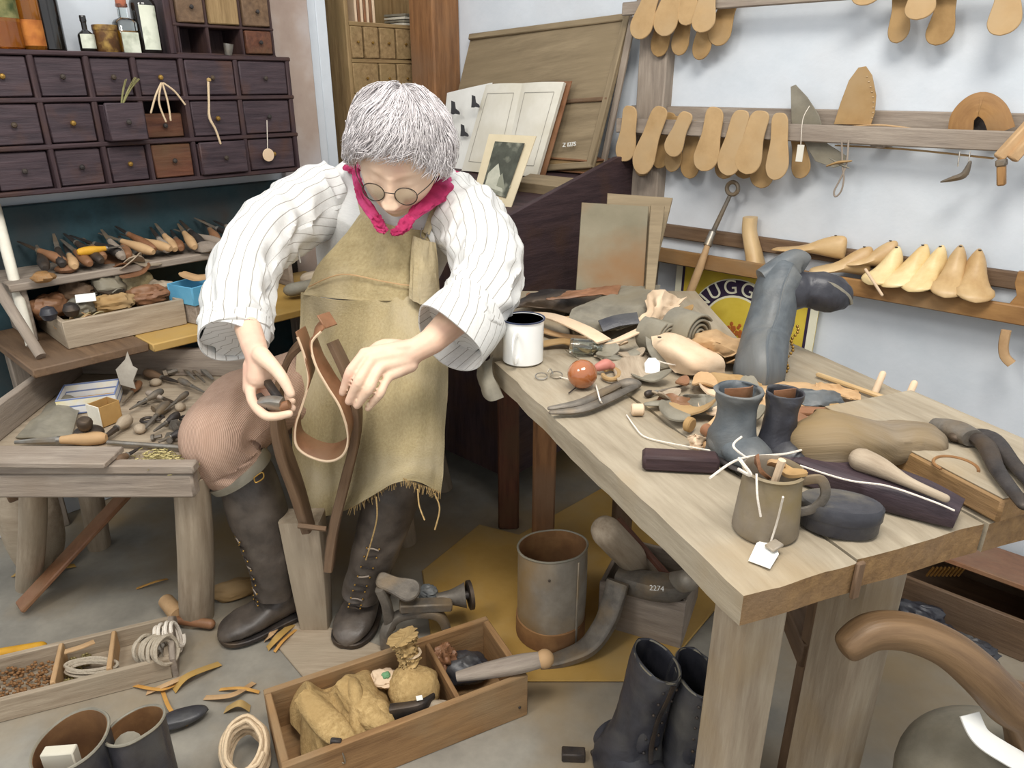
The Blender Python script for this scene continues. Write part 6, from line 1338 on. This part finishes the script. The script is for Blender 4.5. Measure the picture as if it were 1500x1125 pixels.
# boards leaning at the back
lb_ = thing('leaning_boards', 'pair of stained cutting boards leaning upright behind the leather heap', 'board', D(905, 425, 1.9))
fr = [D(843, 436, 1.84), D(942, 436, 1.82), D(950, 305, 1.92), D(852, 300, 1.95)]; n_ = (fr[1]-fr[0]).cross(fr[3]-fr[0]).normalized()
n_ = n_ if n_.y < 0 else -n_
mst = M('stained_board', '6F6854', '877E69', '7E5A35', sc=5, rough=.75, bump=.2, blot=4, bw=.52)
edge_board(fr, .012, n_, mst, 'front_board', lb_)
edge_board([p+V((.045, .045, 0)) for p in [D(860, 436, 1.84), D(930, 436, 1.82), D(965, 300, 1.93), D(868, 290, 1.96)]], .012, n_, m_board, 'rear_board', lb_)
edge_board([D(944, 432, 1.80), D(958, 432, 1.80), D(974, 302, 1.91), D(952, 304, 1.92)], .010, n_, m_board, 'side_board', lb_)
# ------------------------------------------------------------------ things on the floor
def fz(px, py, z=0): return Z(px, py, z)
# front crate
zr_ = .105; cBL, cBR, cFR, cFL = fz(372, 1012, zr_), fz(706, 905, zr_), fz(780, 985, zr_), fz(428, 1122, zr_)
ex = ((cBR-cBL)+(cFR-cFL)).normalized(); Lc = ((cBR-cBL).length+(cFR-cFL).length)/2; ey = V((-ex.y, ex.x, 0)); Wc = ((cBL-cFL).dot(ey)+(cBR-cFR).dot(ey))/2
cc = (cBL+cBR+cFR+cFL)/4; cc.z = 0; CR = frame(cc, math.atan2(ex.y, ex.x))
t = crate('wooden_crate', 'open brown wooden crate with a divider in the foreground, holding burlap bundles', CR, Lc, Wc, zr_, .014, m_crate, divs=((Lc*.20, .82),))
mk('corner_nail', ell((0, 0, 0), .003, .002, .003, n=8).sh(CR @ V((Lc*.46, -Wc/2-.001, .03))), m_irond, t)
def lump(c, rx, ry, rz, mat, name, label, cat, seed, amp=.25, fr=2.2, rot=0, n=40, par=None, m0=None, fold_=True):
    m = Matrix.Translation(c) @ Matrix.Rotation(rot, 4, 'Z') if m0 is None else m0
    g = ell((0, 0, 0), 1, 1, 1, n=n); v = []
    for p in g.v:
        q = V(p); k = 1+amp*nz(q.x*fr*.6, q.y*fr*.6, q.z*fr*.6, seed)+(amp*.55*(1-2.2*abs(nz(q.x*fr, q.y*fr, q.z*fr, seed+3))) if fold_ else 0)
        q = q*k; v.append(V((q.x*rx, q.y*ry, max(-1, q.z)*rz)))
    inv = [tuple(p) for p in v]; return mk(name, G([m @ p for p in v], g.f, inv), mat, par, label=label, cat=cat)
b0 = thing('burlap_bundle', 'long folded burlap bundle in the left half of the foreground crate', 'sacking', CR @ V((-Lc*.22, 0, .05)))
def brow(y0, hs): return [CR @ V((x, y0+.01*math.sin(i*1.7), h)) for i, (x, h) in enumerate(zip((-.195, -.165, -.125, -.085, -.045, -.008), hs))]
mk('cloth', patch([brow(.085, (.05, .085, .07, .09, .07, .05)), brow(.045, (.045, .125, .085, .125, .085, .05)), brow(.0, (.04, .120, .075, .125, .100, .045)), brow(-.045, (.03, .095, .085, .095, .105, .04)), brow(-.085, (.022, .05, .06, .055, .08, .03))], 70, 60, .004,
   lambda i, j, p: .007*(1-3*abs(nz(i*2.2+j*2.5, j*5, 0, 61)))+.003*nz(i*9, j*9, 0, 62)), m_burlap, b0)
for k in range(2):
    c_ = CR @ V((-.15+.075*k, -.02, .10)); d_ = CR.to_3x3() @ V((.035, -.085, -.018)); mk('rolled_fold', sweep([c_-d_*.7, c_-d_*.2, c_+d_*.4, c_+d_*.85], circ(32), [(.018, .014), (.026, .018), (.026, .018), (.018, .012)], 50, fn=fold(0, .0022, 2.5, 63+k, .6)), m_burlap, b0)
for i, (x, y, sx, sy, sz, z, lab) in enumerate([(.035, .0, .052, .048, .042, .075, 0)]):
    b1 = thing('burlap_sack', 'small tied burlap sack with an open frilled neck in the middle of the crate', 'sack', CR @ V((x, y, z)))
    lump(CR @ V((x, y, z)), sx, sy, sz, m_burlap, 'sack_body', None, None, 71, .12, 2.2, par=b1)
    c_ = CR @ V((x+.005, y+.035, z+.04)); mk('sack_neck', sweep([c_, c_+V((-.005, .0, .025)), c_+V((-.012, .008, .055))], circ(40), [(.022, .018), (.020, .015), (.036, .026)], 30, fn=fold(0, .008, 6, 73, 3)), m_burlap, b1)
    mk('tie', tube([c_+V((.022*math.cos(a), .017*math.sin(a), .02)) for a in [q*6.283/14 for q in range(14)]], .003, 6, 20, closed=True), m_twine, b1)
h0 = CR @ V((Lc*.235, -.035, .10)); h1 = fz(798, 965, .135)
t = thing('leather_bat', 'dusty leather-covered handle lying across the right end of the crate', 'handle bar', h0)
mk('shaft', sweep([h0, h0.lerp(h1, .3), h0.lerp(h1, .7), h1], circ(18), [.010, .016, .019, .015], 22), m_grey, t); mk('pommel', ell((0, 0, 0), .019, .019, .019).sh(h1), m_leather, t)
lump(CR @ V((Lc*.33, .03, .05)), .05, .035, .03, m_lblack, 'leather_scrap', 'black leather piece at the bottom of the right crate compartment', 'leather', 75)
lump(CR @ V((Lc*.25, .05, .075)), .022, .022, .028, m_lbrown, 'leather_scrap', 'ragged brown scrap beside the crate divider', 'leather', 76, .5, 3.5)
mk('knife_blade', G(), m_steel) if False else mk('dark_wedge', sweep([CR @ V((-.03, -.055, .09)), CR @ V((.02, -.075, .10)), CR @ V((.055, -.06, .10))], rrect(1, 1, .2), [(.02, .034), (.016, .028), (.006, .012)], 16, up=(0, 0, 1)), m_irond, label='dark iron wedge with a white number patch lying in the crate', cat='wedge')
q_ = CR @ V((.022, -.070, .1175)); mk('number_patch', box(.012, .012, .001, m=frame(q_, .3)), m_paper, label='small white number patch on the dark wedge in the crate', cat='label')
lump(CR @ V((-.01, .04, .085)), .030, .022, .012, m_pinkl, 'rag', 'pale rag with a green stain between the burlap bundles', 'rag', 77, .3); lump(CR @ V((-.012, .035, .098)), .008, .008, .005, m_green, 'stain', 'green scrap on the pale rag in the crate', 'scrap', 78)
lump(CR @ V((.055, -.075, .085)), .032, .014, .012, m_dust, 'leather_scrap', 'grey pointed scrap beside the dark wedge in the crate', 'leather', 79, .2)
c_ = CR @ V((-.145, -.085, .085)); t = thing('iron_clip', 'black upright iron clip at the left front of the crate', 'clip', c_)
mk('plate', box(.020, .010, .05, m=Matrix.Translation(c_) @ Matrix.Rotation(.1, 4, 'Y')), m_irond, t); mk('wire_loop', tube([c_+V((.012, -.008, .01)), c_+V((.018, -.012, -.018)), c_+V((.010, -.010, -.02))], .0015, 5, 10), m_steel, t)
# rope coil
def coil(c, r, rt, turns, mat, name, label, seed, hgt=.5, sx=1, sy=1, tilt=0, ang=0, lay=1):
    rn = random.Random(seed); pts = []; n = int(turns*14)
    for k in range(n):
        a = 2*math.pi*k/14; rr = r*(1+.16*math.sin(a*.37+seed)+rn.uniform(-.05, .05)); pts.append(V((math.cos(a)*rr*sx, math.sin(a)*rr*sy, rt*hgt*k/14+rn.uniform(-.2, .2)*rt)))
    m = Matrix.Translation(c) @ Matrix.Rotation(ang, 4, 'Z') @ Matrix.Rotation(tilt, 4, 'X'); return mk(name, tube([m @ p for p in pts], rt, 6, n*2), mat, label=label, cat='cord')
coil(fz(362, 1108, .02), .036, .0042, 12, m_twine, 'twine_coil', 'pale pink-white coil of thick twine at the bottom beside the crate', 4, 1.1, 1, 1.4, .35, .3)
# low tray at the left
TFL, TFR = fz(-70, 1047, .05), fz(248, 967, .05); ex2 = (TFR-TFL).normalized(); ang2 = math.atan2(ex2.y, ex2.x); ey2 = V((-ex2.y, ex2.x, 0)); L2 = (TFR-TFL).length; W2 = .15
tc = (TFL+TFR)/2+ey2*W2/2; tc.z = 0; T2 = frame(tc, ang2)
t = crate('low_tray', 'long low wooden tray of cords and nails on the floor, left foreground', T2, L2, W2, .055, .012, m_dust, 'tray')
sx_ = lambda px: (fz(px, 985, .05)-tc).dot(ex2)
for px in (82, 160): mk('divider', box(.010, W2-.026, .05, (sx_(px), 0, .034), m=T2), m_leather, t)
mk('end_board', poly([(-W2/2, 0), (W2/2, 0), (W2/2, .05), (.03, .085), (-.02, .085), (-W2/2, .05)], .012, m=fr3(T2 @ V((L2/2, 0, 0)), ey2, ex2)), m_grey, t)
coil(T2 @ V((sx_(205), -.01, .045)), .026, .0042, 10, m_rope, 'cord_coil', 'neat grey coil of cord in the right compartment of the low tray', 5, 2.0, 1, 1, 1.3, 1.2)
coil(T2 @ V((sx_(232), .0, .05)), .022, .004, 5, m_string, 'cord_coil', 'white looped cord hanging over the end of the low tray', 6, 2.2, 1, 1.5, 1.35, 1.7)
coil(T2 @ V((sx_(130), -.02, .03)), .038, .0035, 4, m_rope, 'cord_coil', 'loose grey cord loops in the middle compartment of the low tray', 7, 1.2, 1.3, .5)
g = G()
for k in range(330):
    p = T2 @ V((random.uniform(-L2/2+.02, sx_(82)-.012), random.uniform(-W2/2+.016, W2/2-.016), random.uniform(.014, .03))); g.add(ell(p, .004, .003, .003, n=6))
mk('rusty_tacks', g, m_rust, label='layer of rusty tacks in the left compartment of the low tray', cat='tacks', kind='stuff')
g = G()
for k in range(150):
    p = T2 @ V((random.uniform(sx_(88), sx_(120)), random.uniform(-.05, .055), random.uniform(.012, .022))); g.add(ell(p, .004, .003, .003, n=6))
mk('small_tacks', g, m_nail, label='small heap of tacks beside the loose cord in the low tray', cat='tacks', kind='stuff')
t = thing('yellow_rod', 'bright yellow painted rod behind the low tray at the left edge', 'rod', fz(20, 960)); mk('rod', tube([fz(-60, 968, .02), fz(60, 948, .02)], .013, 16, 6, round_=True), m_yel, t)
lstrip([fz(95, 955, .066), fz(118, 948, .068), fz(138, 940, .067)], .014, m_leather, 'orange-tan leather strip lying over the low tray')
# leather tubes, front left
def open_tube(c, r, h, mo, mi, name, label, cat, lean=(0, 0), seed=0, th=.003, par=None, el=1.0, kind=None):
    t = thing(name, label, cat, c); n = 40; N = 16; v, f, gc = [], [], []
    for s_, side in ((0, 1), (1, 0)):
        for i in range(N+1):
            z = h*(i/N if side else 1-i/N)
            for k in range(n):
                a = 6.283*k/n; rr = (r-(0 if side else th))*(1+.05*nz(math.cos(a)*1.3, math.sin(a)*1.3, z*5, seed)); v.append(V((c.x+math.cos(a)*rr+lean[0]*z/h, c.y+math.sin(a)*rr*el+lean[1]*z/h, c.z+z+(.012*math.sin(a+seed) if z > h*.9 else 0)))); gc.append((z, a*r, 0))
    R_ = 2*(N+1)
    for i in range(R_-1):
        for k in range(n): f.append((i*n+k, i*n+(k+1) % n, (i+1)*n+(k+1) % n, (i+1)*n+k))
    K = (N+1)
    go = G(v[:K*n], [q for q in f if max(q) < K*n], gc[:K*n]); gi = G(v[(K-1)*n:], [tuple(x-(K-1)*n for x in q) for q in f if min(q) >= (K-1)*n], gc[(K-1)*n:])
    gi.f.append(tuple(range((R_-K)*n, (R_-K+1)*n)))
    mk('outer', go, mo, t); mk('lining', gi, mi, t); 
    mk('rim_binding', tube(v[(K-1)*n:K*n], .0026, 6, n, closed=True), m_lgrey, t); return t
cA = fz(103, 1085, .22); cB = fz(198, 1062, .22)
open_tube(V((cA.x, cA.y, 0)), .058, .22, m_lblack, m_rust, 'tall_boot', 'open-topped leather boot leg with rust-brown lining, nearest the left corner', 'boot leg', (0, 0), 1)
open_tube(V((cB.x, cB.y, 0)), .046, .22, m_lblack, m_rust, 'tall_boot', 'second open-topped boot leg, right of the first, with a grey insert', 'boot leg', (0, 0), 2)
mk('paper_insert', box(.05, .02, .06, m=frame(fz(92, 1118, .19), .1)), m_page, label='pale block standing inside the nearest boot leg', cat='block')
mk('grey_insert', tube([fz(188, 1110, .10), fz(188, 1092, .19)], [.02, .022], 14, 4), m_lgrey, label='grey rolled scrap in the second boot leg', cat='scrap')
lump(fz(262, 1052, .02), .055, .022, .012, m_lblack, 'shoe_sole', 'dark pointed shoe sole lying behind the boot legs', 'sole', 81, .1, 1.5, .5)
# mallet and scraps near the bench leg
t = thing('small_mallet', 'small reddish wooden mallet lying at the foot of the bench leg', 'mallet', fz(275, 900)); mk('handle', tube([fz(258, 908, .02), fz(308, 914, .018)], [.011, .012], 12, 4, round_=True), m_lbrown, t); mk('head', tube([fz(243, 880, .03), fz(262, 902, .03)], [.018, .02], 14, 4), m_leather, t)
lump(fz(345, 862, .02), .06, .03, .022, m_soled, 'leather_scrap', 'folded brown leather offcut behind the left boot', 'leather', 83, .2, 2, .4)
# shavings
SH = [((188, 1002), (235, 1010), (262, 1000)), ((215, 1015), (250, 1000), (285, 985)), ((255, 1012), (275, 990), (322, 972)), ((238, 1012), (250, 1040), (275, 1062)), ((182, 992), (215, 985), (240, 992)), ((392, 950), (408, 932), (428, 915)), ((402, 955), (415, 938), (434, 922)), ((300, 1022), (340, 1018), (372, 1000)), ((330, 1040), (350, 1030), (366, 1038)),
      ((200, 862), (228, 852), (245, 848)), ((388, 938), (398, 928), (412, 912)), ((20, 842), (60, 836), (110, 828)), ((322, 1010), (352, 1008), (380, 1014)), ((500, 985), (525, 978), (548, 975))]
WH = ['by the crate corner', 'under the low tray end', 'between the boots']
for i, l in enumerate(SH):
    where = 'near the low tray' if l[0][0] < 290 and l[0][1] > 900 else ('beside the clamp foot' if 385 < l[0][0] < 440 else 'near the crate corner' if l[0][1] > 900 else 'on the bare floor behind the tray')
    lstrip([fz(l[0][0], l[0][1], .003), fz(l[1][0], l[1][1], .014+.004*(i % 3)), fz(l[2][0], l[2][1], .004)], .008+.005*(i % 3), [m_shav, m_leather, m_ply][i % 3], f'curled leather shaving on the floor {where}, {ORD[i]} in turn', name='leather_shaving', cat='shaving', t_=.0015, n=16, group='leather shavings on the floor')
# yellow board on the floor
wpoly([fz(x, y) for x, y in [(618, 838), (702, 770), (760, 785), (890, 712), (960, 742), (1060, 880), (960, 1000), (640, 1000)]], .001, .005, m_ply, 'floor_board', None, label='yellowed hardboard sheet lying on the floor under the tin drum', cat='sheet')
wpoly([fz(x, y) for x, y in [(395, 935), (440, 905), (590, 960), (560, 1010), (470, 1025)]], .001, .004, m_dust, 'floor_scrap', None, label='grey card scrap on the floor before the right boot', cat='sheet')
# tin drum
bc = fz(806, 925); bc.z = .006; t = open_tube(bc, .079, .235, m_tin, m_rust, 'tin_drum', 'tall dusty open tin drum with a rusty inside, under the bench', 'drum', (0, 0), 9, .003)
mk('seam', box(.006, .004, .23, (0, 0, 0), m=Matrix.Translation(bc+V((.055, -.059, .118))) @ Matrix.Rotation(.8, 4, 'Z')), m_tin, t)
mk('rivet', ell((0, 0, 0), .003, .003, .003, n=8).sh(bc+V((-.01, -.080, .20))), m_irond, t)
mk('rust_band', lathe([(.0795, 0), (.0812, .002), (.0812, .05), (.0795, .052)], 40, Matrix.Translation(bc)), m_rust, t)
# cast-iron shoe last stand
t = thing('iron_last_stand', 'cast iron shoe last on an arched foot beside the right boot', 'shoe last', fz(610, 900))
ic = fz(612, 935)
arch = [fz(566, 948, .01), fz(566, 925, .05), fz(580, 905, .075), fz(610, 897, .085), fz(640, 900, .08), fz(652, 915, .05), fz(656, 935, .01)]
mk('arched_foot', sweep(arch, rrect(1, 1, .2), [(.026, .02)]*7, 40, up=(0, 0, 1)), m_iron, t)
mk('crossbar', beam(fz(585, 888, .11), fz(662, 885, .10), .03, .022), m_iron, t)
mk('post', sweep([fz(572, 918, .05), fz(566, 885, .12), fz(556, 862, .165)], rrect(1, 1, .3), [(.030, .026), (.026, .022), (.024, .02)], 16), m_iron, t)
sp0, sp1 = fz(552, 850, .17), fz(616, 868, .15); x_ = (sp1-sp0).normalized(); nn_ = V((0, -.45, 1)); y_ = nn_.cross(x_).normalized(); z_ = x_.cross(y_); m = Matrix((-y_, x_, z_)).transposed().to_4x4(); m.translation = sp0
g = poly(sole_outline((sp1-sp0).length, .052), .014, b=.003, m=m); mk('sole_plate', g, m_iron, t)
cn0, cn1 = fz(640, 878, .10), fz(682, 872, .105); mk('cone', tube([cn0, cn0.lerp(cn1, .5), cn1], [.014, .018, .030], 18, 10), m_iron, t)
mk('disc', tube([fz(686, 872, .106), fz(691, 871, .106)], [.034, .034], 22, 2), m_irond, t); mk('neck', tube([cn1, fz(688, 871, .106)], .010, 10, 2), m_irond, t)
lump(fz(628, 868, .11), .022, .018, .016, m_bootg, 'rag', 'blue-grey rag on the iron last stand', 'rag', 84, .3)
# box of irons under the bench
BM = frame(fz(952, 905, .0)+V((.0, .02, 0)), math.radians(-24))
t = crate('iron_box', 'dark open wooden box of iron lasts and rolls under the bench', BM, .20, .20, .13, .010, m_grey)
t = thing('grey_roll', 'thick pale grey leather roll sticking up from the dark box', 'roll', fz(905, 790, .2)); mk('roll', tube([BM @ V((-.02, .02, .10)), fz(888, 778, .30)], [.036, .034], 20, 8, round_=True), m_dust, t)
mk('roll', tube([BM @ V((.04, -.02, .11)), fz(995, 850, .20)+V((.02, 0, 0))], [.026, .024], 18, 6, round_=True), m_tin, label='short grey roll lying across the right of the dark box', cat='roll')
for i, (a, b_) in enumerate([((905, 760), (985, 852)), ((930, 755), (1010, 835))]): mk('red_bar', beam(fz(*a, .24), fz(*b_, .15), .014, .016), m_drawr, label=['nearer', 'farther'][i]+' red-brown bar leaning over the dark box', cat='bar')
hd_ = [BM @ V((-.06, -.08, .135)), BM @ V((.05, -.085, .15)), BM @ V((.09, -.04, .145))]; mk('iron_hood', sweep(hd_, rrect(1, 1, .25), [(.05, .05), (.07, .045), (.04, .03)], 20, up=(0, 0, 1)), m_iron, label='broad iron hood with a white number on the front of the dark box', cat='iron')
text3('2274', fz(962, 862, .178), V((1, -.15, 0)), V((0, .6, .8)), .016, m_paper, None, 'stencilled_number', label='white painted number on the iron hood of the dark box', cat='number')
mk('curved_runner', sweep([fz(905, 852, .16), fz(898, 880, .12), fz(885, 915, .07), fz(860, 948, .03), fz(820, 966, .012), fz(790, 972, .01)], rrect(1, 1, .2), [(.05, .02), (.05, .022), (.05, .022), (.048, .02), (.04, .018), (.03, .014)], 44, up=(0, 0, 1)), m_iron, label='long curved iron runner sweeping from the dark box to the drum', cat='iron')
# black lace boots in the foreground
def tall_boot(tx, ty, zt, bx, by, r, label, seed, ang):
    r *= 1.22
    top = fz(tx, ty, zt); bot = V((fz(bx, by, 0).x, fz(bx, by, 0).y, .02)); t = thing('lace_boot', label, 'boot', bot, 'black lace boots in the foreground')
    dx = V((math.cos(ang), math.sin(ang), 0)); dy = V((-dx.y, dx.x, 0)); Zs = [(0, 1.3, 1.7), (.15, 1.3, 1.6), (.35, 1.0, 1.15), (.6, .9, 1.05), (.85, .82, 1.2), (1, .72, 1.32)]
    ou = [(bot.lerp(top, s), dx*r*a, dy*r*b_) for s, a, b_ in Zs]; inn = [(c_-V((0, 0, .001)), x*.86, y*.93) for c_, x, y in reversed(ou)][:-2]; inn.append((inn[-1][0], inn[-1][1]*.2, inn[-1][2]*.2))
    mk('upper', ringloft(ou+inn, 44, 80, fold(0, .0035, 5, seed), 2.3), m_lblack, t)
    mk('lining_edge', tube([top+dx*r*.74*math.cos(a)+dy*r*1.33*math.sin(a)+V((0, 0, .001)) for a in [q*6.283/24 for q in range(24)]], .0022, 6, 48, closed=True), m_lgrey, t)
    fdir = -dy
    mk('foot', sweep([bot+V((0, 0, .03))-fdir*r*1.3, bot+V((0, 0, .035))+fdir*r, bot+V((0, 0, .028))+fdir*r*3.0, bot+V((0, 0, .018))+fdir*r*4.2], circ(28), [(r*1.0, .035), (r*1.15, .045), (r*1.1, .032), (r*.5, .016)], 30, up=(0, 0, 1)), m_lblack, t)
    mk('sole', sweep([bot-fdir*r*1.5-V((0, 0, .012)), bot+fdir*r*1.5-V((0, 0, .012)), bot+fdir*r*4.3-V((0, 0, .012))], rrect(1, 1, .3), [(r*2, .014), (r*2.2, .014), (r*1.0, .014)], 16, up=(0, 0, 1)), m_irond, t)
    for k in range(7):
        s = .92-k*.11; rr = cr([(q[1], q[2]) for q in Zs], 50)[int(s*49)]; c_ = bot.lerp(top, s)+fdir*r*rr[1]*1.0
        for sd in (-1, 1): mk('eyelet', ell((0, 0, 0), .0030, .0030, .0030, n=8).sh(c_+dx*sd*r*.30-fdir*r*.02), m_irond, t)
    P = [bot.lerp(top, s)+fdir*r*cr([(q[1], q[2]) for q in Zs], 50)[int(s*49)][1]*1.03 for s in (.98, .8, .6, .4, .3)]
    mk('front_flap', strip(P, r*.22, .003, -fdir, 20), m_irond, t); return t
tall_boot(962, 968, .28, 915, 1135, .034, 'black lace boot in the foreground, left of the pair, gaping open at the top', 91, .35)
tall_boot(1020, 985, .27, 1005, 1150, .036, 'black lace boot in the foreground, right of the pair beside the bench leg', 92, .1)
mk('rubber_block', box(.045, .022, .02, m=frame(fz(840, 1105, .01), -.05)), m_irond, label='small black ribbed block on the floor in the foreground', cat='block')
# right foreground: bowed wooden frame and tan seat
t = thing('bowed_frame', 'thick bowed brown wooden rail arching in the right foreground', 'rail', fz(1350, 1125))
bw_ = P3([(1240, 948, .90), (1278, 925, .90), (1330, 926, .90), (1385, 948, .90), (1430, 983, .90), (1470, 1024, .91), (1510, 1065, .92)]); e_ = bw_[-1]
bw_ += [V((e_.x+.06, e_.y, e_.z*.55)), V((e_.x+.08, e_.y+.01, .0))]
bw_.insert(0, bw_[0]+(bw_[0]-bw_[1])*.22)
mk('bow', sweep(bw_, circ(22, 1, 1, 2.4), [(.006, .006), (.018, .017), (.022, .021), (.023, .022), (.024, .023), (.026, .025), (.029, .027), (.034, .03), (.032, .03), (.03, .03)], 70), M('bow_wood', '5C4630', '83684A', '544232', sc=2, st=W, rough=.45, bump=.3, blot=5), t)
t = thing('tan_saddle', 'large rounded tan leather seat with a white band in the lower right corner', 'seat', fz(1420, 1240))
sc_ = D(1452, 1165, 1.02); lump(sc_, .125, .12, .105, m_lgrey, 'padded_top', None, None, 95, .06, 1.2, par=t, fold_=False)
mk('white_band', strip(P3([(1420, 1046, .915), (1436, 1078, .905), (1470, 1102, .90), (1520, 1130, .90)]), .026, .004, (0, -.6, .8), 24), m_paper, t)
mk('support', tube([V((sc_.x, sc_.y, 0)), V((sc_.x, sc_.y, sc_.z-.05))], [.06, .05], 16, 4), m_brown, t)
# box of shoes at the far right behind the bench
XM = frame(fz(1435, 905, 0)+V((-.03, .06, 0)), math.radians(-42)); t = crate('shoe_box', 'low brown wooden box with a sloping lid on the floor beyond the bench', XM, .34, .26, .10, .012, m_brown)
mk('lid', box(.33, .25, .012, (.03, 0, 0), m=XM @ Matrix.Translation((.03, .02, .135)) @ Matrix.Rotation(-.25, 4, 'X')), m_lbrown, t)
for i, (x, y, z, lab) in enumerate([(1352, 862, .06, 'black crumpled leather shoe by the low brown box, rear one'), (1385, 892, .05, 'black crumpled leather shoe by the low brown box, middle one'), (1420, 915, .04, 'black crumpled leather shoe by the low brown box, nearest one')]):
    c_ = fz(x, y, z*.6); lump(V((c_.x-.07, c_.y-.10, .032)), .06, .028, .034, m_lblack, 'old_shoe', lab, 'shoe', 96+i, .35, 2.4, -.6)
g = G()
wc = fz(1383, 834, .06)
for k in range(9): g.add(tube([wc+V((-.04+.01*k, .0, -.02)), wc+V((-.036+.01*k, -.01, .012)), wc+V((-.03+.01*k, .0, .0))], .003, 6, 8))
mk('wicker_edge', g, m_shav, label='scrap of orange wicker beside the low brown box', cat='wicker', kind='stuff')
# clutter under the tool bench at the far left
lump(V((-1.24, 1.62, .15)), .07, .07, .15, m_dust, 'sack', 'dusty sack standing under the far left of the tool bench', 'sack', 99, .15, 1.6)
mk('leather_board', beam(V((-1.2, 1.45, .02)), V((-1.0, 1.66, .22)), .05, .012), m_lbrown, label='brown board leaning under the tool bench', cat='board')
# extra clutter on the work bench
EX = [(960, 552, m_lgrey, .04, 'broad grey scrap before the pale shoe upper'), (1030, 560, m_leather, .04, 'broad tan scrap left of the upturned boot'), (1015, 600, m_soled, .036, 'brown curled scrap in the middle of the bench'), (975, 580, m_dust, .035, 'dusty curled scrap near the thin knife'), (1045, 600, m_pinkl, .032, 'pale scrap just left of the grey small boot'), (1150, 620, m_leather, .036, 'tan scrap behind the black small boot'), (1100, 572, m_lgrey, .04, 'grey scrap at the foot of the upturned boot'), (1010, 530, m_lbrown, .03, 'brown scrap at the edge of the shoe upper'), (890, 515, m_lgrey, .03, 'grey scrap beside the glass bottle'), (905, 505, m_pinkl, .03, 'pale curled scrap under the leather roll'), (925, 520, m_dust, .034, 'dusty scrap left of the white tag'), (1075, 530, m_leather, .03, 'tan scrap right of the hooded offcut'), (1045, 575, m_pinkl, .028, 'pale scrap before the upturned boot'),
      (1000, 560, m_lbrown, .022, 'small brown scrap by the shoe upper'), (985, 605, m_lgrey, .030, 'grey scrap beside the bone folder'), (1050, 618, m_leather, .026, 'tan scrap behind the grey small boot'), (1190, 625, m_lbrown, .03, 'brown scrap behind the leg form'),
      (1095, 608, m_lgrey, .034, 'grey scrap between the boots and the tan sheet'), (1230, 600, m_soled, .034, 'brown scrap on the tan sheet near the strap'), (845, 470, m_leather, .035, 'tan scrap on the back bench'), (925, 462, m_lbrown, .03, 'brown scrap at the front of the grey hide'),
      (780, 440, m_lbrown, .03, 'brown scrap at the far left of the back bench'), (1000, 455, m_soled, .03, 'brown scrap behind the leather roll')]
for i, (x, y, mt, r, lab) in enumerate(EX): scrap_sheet(tp(x, y, .014), r, i*1.3, .25*((i % 3)-1), mt, 'leather_scrap', lab, seed=200+i, asp=.5+.1*(i % 3), bend=.35)
# folded leather pieces heaped in the wall-bench crate
HP = [(-.13, .03, .075, .045, .035, .030, m_lbrown, 'dark brown folded leather piece at the left of the scrap crate'), (-.07, -.03, .075, .05, .03, .024, m_lgrey, 'grey folded leather piece at the front left of the scrap crate'), (-.05, .05, .09, .045, .04, .035, m_brown, 'brown lumpy leather piece at the back of the scrap crate'),
      (.0, -.05, .075, .05, .028, .022, m_soled, 'tan folded leather piece at the middle front of the scrap crate'), (.02, .03, .10, .05, .045, .04, m_lgrey, 'big grey-olive folded leather piece, highest in the scrap crate'), (.08, .04, .095, .045, .05, .045, m_apron, 'olive crumpled leather piece at the back right of the scrap crate'),
      (.08, -.05, .08, .05, .026, .024, m_lbrown, 'reddish folded leather piece at the front right of the scrap crate'), (.13, -.01, .075, .035, .05, .026, m_dust, 'dusty grey folded leather piece at the right end of the scrap crate')]
for i, (x, y, z, a, b_, c_, mt, lab) in enumerate(HP): lump(CM @ V((x, y, z)), a, b_, c_, mt, 'folded_leather', lab, 'leather', 300+i, .3, 2.6, LANG+i)
